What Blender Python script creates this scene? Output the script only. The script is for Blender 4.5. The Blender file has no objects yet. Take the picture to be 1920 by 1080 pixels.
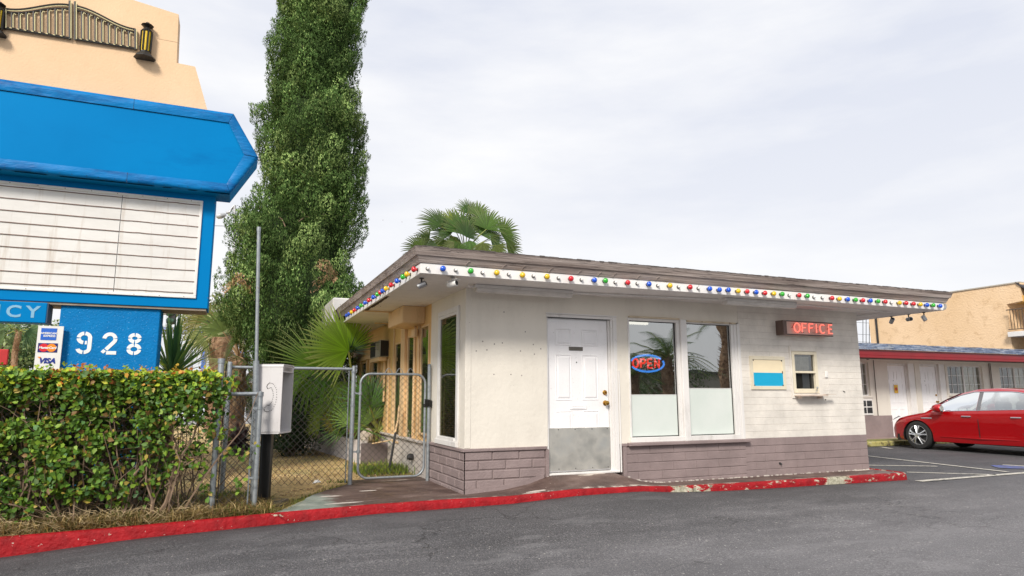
import bpy, math, random
import numpy as np
from mathutils import Vector, Matrix, noise
R = math.radians
S = bpy.context.scene
COL = S.collection
rnd = random.Random(7)
nrg = np.random.default_rng(11)

# ------------------------------------------------------------------ camera
FPX, YAW, PIT, ROL = 1243.28, R(22.940), R(9.259), R(-0.1226)
CAM = Vector((-2.7614, -8.0493, 0.9984))
Fv = Vector((math.sin(YAW)*math.cos(PIT), math.cos(YAW)*math.cos(PIT), math.sin(PIT)))
Rv0 = Vector((math.cos(YAW), -math.sin(YAW), 0)); Uv0 = Rv0.cross(Fv)
Rv = Rv0*math.cos(ROL) + Uv0*math.sin(ROL); Uv = -Rv0*math.sin(ROL) + Uv0*math.cos(ROL)
cd = bpy.data.cameras.new('camera'); cam = bpy.data.objects.new('camera', cd); COL.objects.link(cam)
cd.lens = FPX/1920*36; cd.sensor_width = 36; cd.clip_end = 3000; cd.clip_start = .05
M = Matrix((Rv, Uv, -Fv)).transposed().to_4x4(); M.translation = CAM; cam.matrix_world = M
S.camera = cam

def ray(u, v): return Fv + Rv*((u-960)/FPX) - Uv*((v-540)/FPX)
def hit(u, v, ax, val):
    """survey helper: the world point seen at photo pixel u,v on the plane x|y|z = val"""
    d = ray(u, v); i = 'xyz'.index(ax); t = (val-CAM[i])/d[i]; return CAM + d*t
def aty(u, v, y): return hit(u, v, 'y', y)

# ------------------------------------------------------------------ world, sun, exposure
SUN_EL, SUN_AZ = 37, 218          # azimuth clockwise from +Y
w = bpy.data.worlds.new('World'); S.world = w; w.use_nodes = True
nt = w.node_tree; nt.nodes.clear()
def N(t, **k):
    n = nt.nodes.new(t)
    for a, b in k.items(): setattr(n, a, b)
    return n
out = N('ShaderNodeOutputWorld'); bg = N('ShaderNodeBackground'); bg.inputs[1].default_value = .1
sky = N('ShaderNodeTexSky', sky_type='NISHITA', sun_disc=False, sun_elevation=R(SUN_EL), sun_rotation=R(SUN_AZ), dust_density=3)
tc = N('ShaderNodeTexCoord'); mp = N('ShaderNodeMapping'); mp.inputs['Scale'].default_value = (1.2, 1.2, 4.5)
mp.inputs['Rotation'].default_value = (0, R(18), R(20))
nz = N('ShaderNodeTexNoise'); nz.inputs['Scale'].default_value = 1.5; nz.inputs['Detail'].default_value = 7; nz.inputs['Roughness'].default_value = .55
cr = N('ShaderNodeValToRGB'); cr.color_ramp.elements[0].position = .36; cr.color_ramp.elements[1].position = .64
cr.color_ramp.elements[0].color = (6.6, 6.9, 7.8, 1); cr.color_ramp.elements[1].color = (8.8, 8.8, 8.9, 1)
sx = N('ShaderNodeSeparateXYZ')
gr = N('ShaderNodeMapRange'); gr.inputs['From Min'].default_value = 0; gr.inputs['From Max'].default_value = .45
gr.inputs['To Min'].default_value = .75; gr.inputs['To Max'].default_value = 0
m2 = N('ShaderNodeMix', data_type='RGBA'); m2.inputs[7].default_value = (8.8, 8.8, 8.85, 1)
mx = N('ShaderNodeMix', data_type='RGBA'); mx.inputs[0].default_value = .96
L = nt.links.new
L(tc.outputs['Generated'], mp.inputs[0]); L(mp.outputs[0], nz.inputs['Vector']); L(nz.outputs['Fac'], cr.inputs[0])
L(tc.outputs['Generated'], sx.inputs[0]); L(sx.outputs['Z'], gr.inputs['Value'])
L(gr.outputs[0], m2.inputs[0]); L(cr.outputs[0], m2.inputs[6])
L(sky.outputs[0], mx.inputs[6]); L(m2.outputs[2], mx.inputs[7]); L(mx.outputs[2], bg.inputs[0]); L(bg.outputs[0], out.inputs[0])
sd = bpy.data.lights.new('sun', 'SUN'); sd.energy = 3.3; sd.angle = R(14); sd.color = (1, .94, .85)
so = bpy.data.objects.new('sun', sd); COL.objects.link(so)
az = R(SUN_AZ); el = R(SUN_EL)
sv = Vector((math.sin(az)*math.cos(el), math.cos(az)*math.cos(el), math.sin(el)))
so.rotation_euler = sv.to_track_quat('Z', 'Y').to_euler()
S.view_settings.view_transform = 'Standard'; S.view_settings.look = 'None'; S.view_settings.gamma = 1
S.view_settings.exposure = 0.23

# ------------------------------------------------------------------ materials
def srgb(r, g, b):
    f = lambda c: (c/255/12.92) if c/255 <= .04045 else ((c/255+.055)/1.055)**2.4
    return (f(r), f(g), f(b), 1)
def C4(c): return c if len(c) == 4 else (*c, 1)
class Mat:
    def __init__(s, name):
        s.m = bpy.data.materials.new(name); s.m.use_nodes = True; s.t = s.m.node_tree
        s.b = s.t.nodes['Principled BSDF']; s.o = s.t.nodes['Material Output']; s._tc = None
    def n(s, t, **k):
        x = s.t.nodes.new(t)
        for a, b in k.items():
            if isinstance(a, str) and a.startswith('_'): x.inputs[a[1:]].default_value = b
            else: setattr(x, a, b)
        return x
    def l(s, a, b): s.t.links.new(a, b)
    def co(s):
        if not s._tc: s._tc = s.n('ShaderNodeNewGeometry')
        return s._tc.outputs['Position']
    def noise(s, scale, detail=4, rough=.55, stretch=None, vec=None):
        v = vec or s.co()
        if stretch:
            mpn = s.n('ShaderNodeMapping'); mpn.inputs['Scale'].default_value = stretch; s.l(v, mpn.inputs[0]); v = mpn.outputs[0]
        x = s.n('ShaderNodeTexNoise'); x.inputs['Scale'].default_value = scale; x.inputs['Detail'].default_value = detail; x.inputs['Roughness'].default_value = rough
        s.l(v, x.inputs['Vector']); return x.outputs['Fac']
    def ramp(s, fac, stops):
        r = s.n('ShaderNodeValToRGB'); e = r.color_ramp.elements
        while len(e) < len(stops): e.new(.5)
        for i, (p, c) in enumerate(stops):
            e[i].position = p; e[i].color = C4(c) if not isinstance(c, (int, float)) else (c, c, c, 1)
        s.l(fac, r.inputs[0]); return r.outputs[0]
    def mix(s, fac, a, b):
        x = s.n('ShaderNodeMix', data_type='RGBA')
        for v, i in ((fac, 0), (a, 6), (b, 7)):
            if isinstance(v, (int, float)): x.inputs[i].default_value = v
            elif isinstance(v, tuple): x.inputs[i].default_value = C4(v)
            else: s.l(v, x.inputs[i])
        return x.outputs[2]
    def math(s, op, a, b=0, clamp=False):
        x = s.n('ShaderNodeMath', operation=op, use_clamp=clamp)
        for v, i in ((a, 0), (b, 1)):
            if isinstance(v, (int, float)): x.inputs[i].default_value = v
            else: s.l(v, x.inputs[i])
        return x.outputs[0]
    def bump(s, h, dist=.01, strength=1, prev=None):
        x = s.n('ShaderNodeBump'); x.inputs['Distance'].default_value = dist; x.inputs['Strength'].default_value = strength
        s.l(h, x.inputs['Height'])
        if prev: s.l(prev, x.inputs['Normal'])
        return x.outputs[0]
    def set(s, col=None, rough=None, nrm=None, metal=None, **k):
        for v, nm in ((col, 'Base Color'), (rough, 'Roughness'), (nrm, 'Normal'), (metal, 'Metallic')):
            if v is None: continue
            if isinstance(v, (int, float)): s.b.inputs[nm].default_value = v
            elif isinstance(v, tuple): s.b.inputs[nm].default_value = C4(v)
            else: s.l(v, s.b.inputs[nm])
        for a, v in k.items(): s.b.inputs[a.replace('_', ' ')].default_value = v
        return s.m
def simple(name, col, rough=.6, var=.12, scale=6, bump=.0, bscale=60, metal=0, **k):
    m = Mat(name); c = C4(col)
    d = tuple(x*(1-var) for x in c[:3]); b = tuple(min(1, x*(1+var)) for x in c[:3])
    co = m.ramp(m.noise(scale, 6), [(.3, d), (.7, b)])
    nr = m.bump(m.noise(bscale, 3), bump) if bump else None
    return m.set(co, rough, nr, metal, **k)
def paint(name, col, dirt=(.18, .14, .1), amt=.35, rough=.65, bump=.004, bscale=35, streak=True, chips=None):
    """old house paint: slight tone drift, grime, fine roller/plaster relief"""
    m = Mat(name); c = C4(col)
    a = m.ramp(m.noise(1.3, 5), [(.3, tuple(x*.93 for x in c[:3])), (.7, tuple(min(1, x*1.05) for x in c[:3]))])
    g = m.noise(3.5, 8, .7, (1, 1, .35) if streak else None)
    g = m.ramp(g, [(.52, 0.0), (.78, 1.0)])
    a = m.mix(m.math('MULTIPLY', g, amt), a, dirt)
    sp = m.ramp(m.noise(55, 2, .5), [(.70, 0.0), (.73, 1.0)])
    a = m.mix(m.math('MULTIPLY', sp, .35), a, dirt)
    if chips: a = m.mix(m.ramp(m.noise(chips[1], 6, .7), [(chips[2], 0.0), (chips[2]+.015, 1.0)]), a, chips[0])
    return m.set(a, rough, m.bump(m.noise(bscale, 5, .6), bump))
def emis(name, col, strength):
    m = Mat(name); m.b.inputs['Emission Color'].default_value = C4(col); m.b.inputs['Emission Strength'].default_value = strength
    return m.set(tuple(x*.5 for x in col[:3]), .3)
def glass(name, tint=(.6, .62, .6), refl=.12, rough=.01, dirt=.04, fm=1.6):
    m = Mat(name); tr = m.n('ShaderNodeBsdfTransparent'); tr.inputs[0].default_value = C4(tint)
    gl = m.n('ShaderNodeBsdfGlossy'); gl.inputs[0].default_value = (.9, .92, .92, 1); gl.inputs[1].default_value = rough
    lw = m.n('ShaderNodeFresnel'); lw.inputs[0].default_value = 1.5
    f = m.math('ADD', m.math('MULTIPLY', lw.outputs[0], fm), refl, True)
    gn = m.bump(m.noise(.9, 2), .012, .35); m.l(gn, gl.inputs['Normal'])
    ms = m.n('ShaderNodeMixShader'); m.l(f, ms.inputs[0]); m.l(tr.outputs[0], ms.inputs[1]); m.l(gl.outputs[0], ms.inputs[2])
    df = m.n('ShaderNodeBsdfDiffuse'); df.inputs[0].default_value = (.5, .48, .44, 1)
    m3 = m.n('ShaderNodeMixShader'); m.l(m.math('MULTIPLY', m.ramp(m.noise(5, 7, .7), [(.3, 0.0), (.8, 1.0)]), dirt), m3.inputs[0])
    m.l(ms.outputs[0], m3.inputs[1]); m.l(df.outputs[0], m3.inputs[2]); m.l(m3.outputs[0], m.o.inputs[0]); return m.m
def leafmat(name, rough=.5, trans=.35, spec=.4):
    """leaf material: per-leaf colour from the mesh's Col attribute"""
    m = Mat(name); at = m.n('ShaderNodeAttribute', attribute_name='Col')
    m.set(at.outputs['Color'], rough); m.b.inputs['Specular IOR Level'].default_value = spec
    tl = m.n('ShaderNodeBsdfTranslucent'); c2 = m.mix(.5, at.outputs['Color'], (.25, .4, .03)); m.l(at.outputs['Color'], tl.inputs[0])
    ms = m.n('ShaderNodeMixShader'); ms.inputs[0].default_value = trans
    m.l(m.b.outputs[0], ms.inputs[1]); m.l(tl.outputs[0], ms.inputs[2]); m.l(ms.outputs[0], m.o.inputs[0]); return m.m

# ------------------------------------------------------------------ mesh builder
def T3(p): return (float(p[0]), float(p[1]), float(p[2]))
class MB:
    def __init__(s): s.v = []; s.f = []; s.mi = []; s.col = []
    def add(s, vs, fs, mi=0, col=None):
        o = len(s.v); s.v += [T3(p) for p in vs]
        s.f += [tuple(i+o for i in f) for f in fs]; s.mi += [mi]*len(fs)
        if col is not None: s.col += [col]*len(vs)
        return s
    def quad(s, a, b, c, d, mi=0): return s.add([a, b, c, d], [(0, 1, 2, 3)], mi)
    def box(s, a, b, mi=0, bev=0):
        x0, y0, z0 = (min(a[i], b[i]) for i in range(3)); x1, y1, z1 = (max(a[i], b[i]) for i in range(3))
        if bev <= 0:
            return s.add([(x0,y0,z0),(x1,y0,z0),(x1,y1,z0),(x0,y1,z0),(x0,y0,z1),(x1,y0,z1),(x1,y1,z1),(x0,y1,z1)],
                [(0,3,2,1),(4,5,6,7),(0,1,5,4),(1,2,6,5),(2,3,7,6),(3,0,4,7)], mi)
        e = min(bev, (x1-x0)/2.01, (y1-y0)/2.01, (z1-z0)/2.01)
        import itertools
        X = (x0, x1); Y = (y0, y1); Z = (z0, z1); vs = []; idx = {}
        for i, j, k in itertools.product((0, 1), repeat=3):
            sx_, sy_, sz_ = (1 if i == 0 else -1), (1 if j == 0 else -1), (1 if k == 0 else -1)
            for ax in range(3):
                p = [X[i], Y[j], Z[k]]
                for q, sg in ((0, sx_), (1, sy_), (2, sz_)):
                    if q != ax: p[q] += sg*e
                idx[i, j, k, ax] = len(vs); vs.append(tuple(p))
        fs = []
        for ax in range(3):
            o1, o2 = [q for q in range(3) if q != ax]
            for sd_ in (0, 1):
                loop = []
                for a_, b_ in ((0, 0), (1, 0), (1, 1), (0, 1)):
                    key = [0, 0, 0]; key[ax] = sd_; key[o1] = a_; key[o2] = b_; loop.append(idx[(*key, ax)])
                if (sd_ == 0) ^ (ax == 1): loop = loop[::-1]
                fs.append(tuple(loop))
            for a_, b_ in ((0, 0), (1, 0), (1, 1), (0, 1)):
                k0 = [0]*3; k1 = [0]*3; k0[ax] = 0; k1[ax] = 1
                for k in (k0, k1): k[o1] = a_; k[o2] = b_
                lp = (idx[(*k0, o1)], idx[(*k1, o1)], idx[(*k1, o2)], idx[(*k0, o2)])
                if not ((a_ == b_) ^ (ax == 1)): lp = lp[::-1]
                fs.append(lp)
        for i, j, k in itertools.product((0, 1), repeat=3):
            f = (idx[i, j, k, 0], idx[i, j, k, 1], idx[i, j, k, 2])
            if (i+j+k) % 2 == 1: f = f[::-1]
            fs.append(f[::-1])
        return s.add(vs, fs, mi)
    def tube(s, pts, r, n=8, mi=0, cap=True, col=None):
        pts = [Vector(p) for p in pts]; rs = r if isinstance(r, (list, tuple)) else [r]*len(pts)
        vs = []; fs = []; pv = None
        for i, p in enumerate(pts):
            d = (pts[min(i+1, len(pts)-1)]-pts[max(i-1, 0)])
            d = d.normalized() if d.length > 1e-9 else Vector((0, 0, 1))
            if pv is None:
                pv = d.orthogonal().normalized()
            else:
                pv = (pv - d*pv.dot(d)); pv = pv.normalized() if pv.length > 1e-6 else d.orthogonal().normalized()
            q = d.cross(pv)
            for k in range(n):
                a = 2*math.pi*k/n; vs.append(p+(pv*math.cos(a)+q*math.sin(a))*rs[i])
        for i in range(len(pts)-1):
            for k in range(n):
                fs.append((i*n+k, i*n+(k+1) % n, (i+1)*n+(k+1) % n, (i+1)*n+k))
        if cap: fs.append(tuple(range(n))[::-1]); fs.append(tuple(range((len(pts)-1)*n, len(pts)*n)))
        return s.add(vs, fs, mi, col)
    def lathe(s, o, axis, prof, n=16, mi=0):
        """prof: (distance along axis, radius)"""
        axis = Vector(axis).normalized(); a = axis.orthogonal().normalized(); b = axis.cross(a); o = Vector(o); vs = []; fs = []
        for t, r in prof:
            for k in range(n):
                th = 2*math.pi*k/n; vs.append(o+axis*t+(a*math.cos(th)+b*math.sin(th))*max(r, 1e-5))
        for i in range(len(prof)-1):
            for k in range(n): fs.append((i*n+k, i*n+(k+1) % n, (i+1)*n+(k+1) % n, (i+1)*n+k))
        fs.append(tuple(range(n))[::-1]); fs.append(tuple(range((len(prof)-1)*n, len(prof)*n)))
        return s.add(vs, fs, mi)
    def prism(s, poly, off, mi=0):
        """poly: 3D planar polygon, extruded by vector off"""
        n = len(poly); off = Vector(off); P = [Vector(p) for p in poly]
        return s.add(P+[p+off for p in P], [tuple(range(n))[::-1], tuple(range(n, 2*n))]+[(i, (i+1) % n, n+(i+1) % n, n+i) for i in range(n)], mi)
    def ribbon(s, pts, wd, off, mi=0, closed=False):
        """flat stroke in the XZ plane with thickness vector off"""
        P = [Vector(p) for p in pts]; n = len(P); l = []; r_ = []
        for i in range(n):
            if closed: d = P[(i+1) % n]-P[i-1]
            else: d = P[min(i+1, n-1)]-P[max(i-1, 0)]
            d.normalize(); q = Vector((-d.z, 0, d.x))*wd/2; l.append(P[i]+q); r_.append(P[i]-q)
        m = n if closed else n-1
        for i in range(m):
            j = (i+1) % n; s.prism([l[i], l[j], r_[j], r_[i]], off, mi)
        return s
    def xf(s, mt):
        s.v = [T3(mt @ Vector(p)) for p in s.v]; return s
    def mesh(s, name, mats, smooth=False):
        me = bpy.data.meshes.new(name); me.from_pydata(s.v, [], s.f)
        for m in (mats if isinstance(mats, (list, tuple)) else [mats]): me.materials.append(m)
        if any(s.mi): me.polygons.foreach_set('material_index', s.mi)
        if smooth: me.polygons.foreach_set('use_smooth', [True]*len(me.polygons))
        if s.col and len(s.col) == len(s.v):
            ca = me.color_attributes.new('Col', 'FLOAT_COLOR', 'POINT')
            ca.data.foreach_set('color', [x for c in s.col for x in (c[0], c[1], c[2], 1)])
        me.validate(); return me

def np_mesh(name, V, F, mats, cols=None, smooth=False):
    """fast mesh from numpy: V (n,3), F (m,k)"""
    me = bpy.data.meshes.new(name); V = np.asarray(V, np.float32); F = np.asarray(F, np.int32); k = F.shape[1]
    me.vertices.add(len(V)); me.vertices.foreach_set('co', V.ravel())
    me.loops.add(F.size); me.loops.foreach_set('vertex_index', F.ravel())
    me.polygons.add(len(F)); me.polygons.foreach_set('loop_start', np.arange(0, F.size, k, dtype=np.int32))
    me.polygons.foreach_set('loop_total', np.full(len(F), k, np.int32))
    if smooth: me.polygons.foreach_set('use_smooth', np.ones(len(F), bool))
    for m in (mats if isinstance(mats, (list, tuple)) else [mats]): me.materials.append(m)
    me.update(calc_edges=True)
    if cols is not None:
        ca = me.color_attributes.new('Col', 'FLOAT_COLOR', 'POINT')
        c = np.ones((len(V), 4), np.float32); c[:, :3] = cols; ca.data.foreach_set('color', c.ravel())
    return me

def tag(o, label=None, cat=None, group=None, kind=None):
    if label: o['label'] = label
    if cat: o['category'] = cat
    if group: o['group'] = group
    if kind: o['kind'] = kind
    return o
def worigin(p):
    v = Vector((0, 0, 0))
    while p is not None: v = v + p.location; p = p.parent
    return v
def thing(name, label, cat, loc, group=None, rz=0):
    o = bpy.data.objects.new(name, None); COL.objects.link(o); o.location = loc; o.rotation_euler = (0, 0, rz)
    o.empty_display_size = .1
    return tag(o, label, cat, group)
def part(name, mb, mats, parent=None, smooth=False, local=False, loc=None, auto=None):
    """mb holds world coordinates (or the parent's local ones with local=True)"""
    me = mb if isinstance(mb, bpy.types.Mesh) else mb.mesh(name, mats, smooth)
    o = bpy.data.objects.new(name, me); COL.objects.link(o)
    if parent is not None: o.parent = parent
    if not local:
        base = worigin(parent) if parent is not None else Vector((0, 0, 0))
        if loc is not None: o.location = Vector(loc)-base; base = Vector(loc)
        if base.length > 0: me.transform(Matrix.Translation(-base))
    if auto is not None:
        me.polygons.foreach_set('use_smooth', [True]*len(me.polygons)); me.set_sharp_from_angle(angle=R(auto))
    return o
def psplit(name, mb, mats, parent, **k):
    """one part per connected piece of mb"""
    par = list(range(len(mb.v)))
    def fd(i):
        while par[i] != i: par[i] = par[par[i]]; i = par[i]
        return i
    for f in mb.f:
        for q in f[1:]: par[fd(q)] = fd(f[0])
    gr_ = {}
    for f, mi in zip(mb.f, mb.mi): gr_.setdefault(fd(f[0]), []).append((f, mi))
    for L_ in gr_.values():
        ids = sorted({i for f, _ in L_ for i in f}); mp_ = {a: b for b, a in enumerate(ids)}; m2 = MB(); m2.v = [mb.v[i] for i in ids]
        m2.f = [tuple(mp_[i] for i in f) for f, _ in L_]; m2.mi = [q for _, q in L_]; part(name, m2, mats, parent, **k)
def struct(name, mb, mats, **k): return tag(part(name, mb, mats, **k), kind='structure')
def single(name, mb, mats, label, cat, loc, group=None, **k):
    return tag(part(name, mb, mats, None, loc=loc, **k), label, cat, group)
def copytree(o, parent=None):
    c = o.copy(); COL.objects.link(c); c.parent = parent
    for ch in list(o.children): copytree(ch, c)
    return c
def text_mb(txt, size, origin, depth=.004, bold=0, shear=0, align='LEFT', sx=1, spacing=1):
    cu = bpy.data.curves.new('lettering', 'FONT'); cu.body = txt; cu.size = size; cu.extrude = depth/2; cu.offset = bold; cu.shear = shear
    cu.align_x = align; cu.space_character = spacing; cu.resolution_u = 4
    o = bpy.data.objects.new('lettering', cu); COL.objects.link(o); dg = bpy.context.evaluated_depsgraph_get()
    me = o.evaluated_get(dg).to_mesh(); m = MB(); og = Vector(origin)
    vs = [og+Vector((v.co.x*sx, -v.co.z, v.co.y)) for v in me.vertices]
    m.add(vs, [tuple(p.vertices) for p in me.polygons]); o.evaluated_get(dg).to_mesh_clear()
    bpy.data.objects.remove(o); bpy.data.curves.remove(cu); return m
def ss(t): t = max(0., min(1., t)); return t*t*(3-2*t)
def fit(x, tab):
    return float(np.interp(x, [a for a, b in tab], [b for a, b in tab]))
# ------------------------------------------------------------------ shared materials
mWall = paint('wall_paint_greige', (.74, .695, .615), amt=.13, bump=.006, bscale=14, chips=((.72, .68, .64), 2.2, .66))
mTrim = paint('trim_paint_white', (.74, .72, .70), amt=.4, bump=.002, rough=.45)
mCream = paint('wall_paint_tan', (.74, .48, .20), amt=.35, bump=.004)
mCreamTrim = paint('trim_paint_peach', (.72, .50, .27), (.12, .07, .05), .5, chips=((.12, .05, .05), 9, .70))
mSoffit = paint('soffit_paint', (.80, .76, .73), amt=.25, bump=.004, bscale=20)
mDoor = paint('door_paint_white', (.86, .85, .86), amt=.12, bump=.0006, rough=.35)
mBlue = Mat('sign_blue_paint')
_a = mBlue.ramp(mBlue.noise(.8, 5), [(.3, (.0, .18, .47)), (.7, (.0, .205, .52))])
_a = mBlue.mix(mBlue.math('MULTIPLY', mBlue.ramp(mBlue.noise(2.5, 8, .7, (.25, 1, 1)), [(.58, 0.0), (.8, 1.0)]), .5), _a, (.0, .10, .33))
mBlue = mBlue.set(_a, .5, mBlue.bump(mBlue.noise(2.2, 4, .6), .01, .3), Specular_IOR_Level=.05)
mBlueTrim = Mat('sign_blue_dented_flashing')
_a = mBlueTrim.ramp(mBlueTrim.noise(3, 7, .65, (.5, 1, 1.6)), [(.35, (.0, .095, .30)), (.5, (.0, .17, .46)), (.75, (.0, .21, .54))])
mBlueTrim = mBlueTrim.set(_a, .42, mBlueTrim.bump(mBlueTrim.noise(3.2, 5, .6, (.6, 1, 2)), .035, .7), Specular_IOR_Level=.2)
mBlueStucco = Mat('sign_blue_stucco')
_a = mBlueStucco.ramp(mBlueStucco.noise(4, 6), [(.3, (.0, .165, .45)), (.7, (.0, .20, .52))])
_sp = mBlueStucco.ramp(mBlueStucco.noise(75, 2), [(.70, 0.0), (.72, 1.0)])
_a = mBlueStucco.mix(_sp, _a, (.2, .45, .75))
mBlueStucco = mBlueStucco.set(_a, .6, mBlueStucco.bump(mBlueStucco.noise(38, 4, .7), .012), Specular_IOR_Level=.15)
mTanSign = Mat('sign_tan_stucco')
_a = mTanSign.ramp(mTanSign.noise(.9, 6), [(.3, (.72, .49, .29)), (.7, (.79, .56, .35))])
_a = mTanSign.mix(mTanSign.math('MULTIPLY', mTanSign.ramp(mTanSign.noise(3, 8, .7, (1, 1, .5)), [(.55, 0.0), (.8, 1.0)]), .25), _a, (.45, .25, .12))
mTanSign = mTanSign.set(_a, .75, mTanSign.bump(mTanSign.noise(45, 4), .004))
mDark = simple('dark_metal', (.03, .03, .032), .5, .3)
mBlack = simple('black_enamel', (.012, .012, .012), .35, .2)
mWhite = simple('white_plastic', (.75, .74, .72), .4, .05)
mAlum = simple('aluminium', (.45, .46, .47), .38, .1, metal=.8)
mGalv = Mat('galvanised_steel')
mGalv = mGalv.set(mGalv.ramp(mGalv.noise(22, 6, .7), [(.3, (.20, .22, .24)), (.55, (.33, .36, .38)), (.75, (.22, .19, .16))]), .5, None, .55)
mWire = simple('fence_wire', (.05, .045, .042), .5, .3, 12, metal=.3)
mSteel = Mat('brushed_steel_plate')
_a = mSteel.ramp(mSteel.noise(3.2, 5, .5), [(.3, (.46, .46, .43)), (.5, (.70, .68, .62)), (.72, (.56, .57, .55))])
mSteel = mSteel.set(_a, mSteel.ramp(mSteel.noise(5, 4), [(.3, .32), (.7, .5)]), mSteel.bump(mSteel.noise(1.5, 2), .008, .4), .75)
mBrass = simple('brass', (.50, .28, .06), .25, .15, metal=1)
mChrome = simple('chrome', (.75, .76, .78), .12, .02, metal=1)
mGlass = glass('window_glass', (.40, .40, .36), .36, .0)
mGlassDim = glass('side_window_glass', (.30, .30, .26), .06, .02, .06, .5)
mFrost = Mat('frosted_window_film')
_a = mFrost.ramp(mFrost.noise(1.6, 6, .6, (1, 1, .8)), [(.3, (.60, .66, .62)), (.7, (.68, .72, .69))])
mFrost = mFrost.set(_a, .16, mFrost.bump(mFrost.noise(.9, 2), .012, .35))
mInt = simple('interior_wall', (.22, .19, .15), .9)
mIntDark = simple('interior_floor', (.07, .06, .05), .9)
mCurtain = simple('curtain_cloth', (.66, .63, .52), .9, .2, 9)

# purple block wainscot
def brickmat(name, c, mort, dark, amt=.25):
    m = Mat(name)
    a = m.ramp(m.noise(2.6, 7, .6), [(.3, tuple(x*.82 for x in c)), (.7, tuple(x*1.12 for x in c))])
    g = m.ramp(m.noise(1.5, 9, .7, (1, 1, .6)), [(.52, 0.0), (.75, 1.0)])
    a = m.mix(m.math('MULTIPLY', g, amt), a, dark)
    a = m.mix(m.ramp(m.noise(42, 3, .6), [(.70, 0.0), (.72, 1.0)]), a, mort)
    return m.set(a, .7, m.bump(m.noise(38, 6, .65), .008))
mPurple = brickmat('wainscot_purple_paint', (.265, .205, .200), (.36, .29, .29), (.12, .08, .08), .3)
mPurpleM = brickmat('wainscot_mortar_paint', (.19, .145, .14), (.40, .33, .33), (.10, .07, .07), .3)
mBlock = brickmat('block_wall_paint', (.72, .68, .62), (.66, .62, .57), (.50, .43, .37), .10)
mBlockM = brickmat('block_wall_joint_paint', (.60, .55, .50), (.5, .47, .43), (.34, .28, .24), .35)

# ------------------------------------------------------------------ ground levels
BASE = [(-14, -.62), (-8, -.52), (-4.53, -.400), (-3.5, -.325), (-2.32, -.292), (-1.24, -.255), (-.33, -.250), (.39, -.245), (1.2, -.20), (2.16, -.20), (2.74, -.249), (3.9, -.278), (5.5, -.289), (7.1, -.306), (60, -.306)]
TOP = [(-14, -.42), (-8, -.33), (-4.55, -.232), (-3.5, -.213), (-2.3, -.182), (-1.24, -.160), (-.34, -.158), (.39, -.165), (1.2, -.128), (2.16, -.143), (2.74, -.175), (3.9, -.186), (5.5, -.191), (7.2, -.194)]
WBASE = [(-9, -.2), (0, -.197), (.49, -.170), (.85, -.115), (1.05, -.055), (1.18, -.022), (2.14, -.030), (2.30, -.085), (2.55, -.165), (2.85, -.203), (7.2, -.200)]
KY = -.60
def road_z(x, y):
    b = fit(x, BASE); far = -.30 - max(0, -x-2)*.035
    t = ss((KY-y)/1.7); return b*(1-t)+far*t
def top_z(x): return fit(x, TOP)
def walk_z(x, y):
    t = ss(max(0, min(1, (y-KY)/.62))); return top_z(x)*(1-t)+fit(x, WBASE)*t

def grid(xs, ys, zf, mi=0):
    m = MB(); nx, ny = len(xs), len(ys)
    m.v = [(float(x), float(y), float(zf(x, y))) for y in ys for x in xs]
    m.f = [(j*nx+i, j*nx+i+1, (j+1)*nx+i+1, (j+1)*nx+i) for j in range(ny-1) for i in range(nx-1)]; m.mi = [mi]*len(m.f); return m

# far ground
mGround = Mat('dry_ground')
mGround = mGround.set(mGround.ramp(mGround.noise(.35, 8, .7), [(.3, (.20, .16, .11)), (.7, (.33, .28, .20))]), .95)
struct('ground', MB().quad((-900, -900, -.75), (900, -900, -.75), (900, 900, -.75), (-900, 900, -.75)), mGround)

# asphalt
m = Mat('asphalt')
big = m.noise(.42, 6, .6, (1, 1.6, 1)); mid = m.noise(2.2, 8, .68, (.45, 1.9, 1)); fine = m.noise(115, 4, .75); ag = m.noise(95, 3, .7)
a = m.ramp(m.math('ADD', m.math('MULTIPLY', big, .6), m.math('MULTIPLY', mid, .4)), [(.36, (.060, .060, .066)), (.5, (.125, .122, .130)), (.64, (.26, .252, .262))])
a = m.mix(m.ramp(fine, [(.43, .85), (.55, 0.0)]), a, (.022, .021, .023))
a = m.mix(m.ramp(ag, [(.56, 0.0), (.66, .8)]), a, (.46, .44, .43))
# worn smoother patches
pat = m.ramp(m.noise(1.1, 3, .5, (1, 2.2, 1)), [(.60, 0.0), (.66, 1.0)])
a = m.mix(m.math('MULTIPLY', pat, .45), a, (.21, .205, .21))
cv = m.n('ShaderNodeTexVoronoi', feature='DISTANCE_TO_EDGE'); cv.inputs['Scale'].default_value = .42
wp = m.n('ShaderNodeVectorMath', operation='ADD'); nzz = m.n('ShaderNodeTexNoise'); nzz.inputs['Scale'].default_value = 1.7; nzz.inputs['Detail'].default_value = 5
m.l(m.co(), nzz.inputs['Vector']); sc_ = m.n('ShaderNodeVectorMath', operation='SCALE'); sc_.inputs['Scale'].default_value = 1.3; m.l(nzz.outputs['Color'], sc_.inputs[0])
m.l(m.co(), wp.inputs[0]); m.l(sc_.outputs[0], wp.inputs[1]); m.l(wp.outputs[0], cv.inputs['Vector'])
crk = m.math('MULTIPLY', m.ramp(cv.outputs['Distance'], [(.0, 1.0), (.007, 0.0)]), m.ramp(m.noise(.55, 3), [(.46, 0.0), (.54, 1.0)]))
a = m.mix(crk, a, (.012, .011, .012))
coarse = m.noise(46, 3, .8)
a = m.mix(m.math('MULTIPLY', m.ramp(coarse, [(.56, 0.0), (.62, 1.0)]), m.ramp(mid, [(.48, .0), (.62, .45)])), a, (.40, .38, .38))
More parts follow.
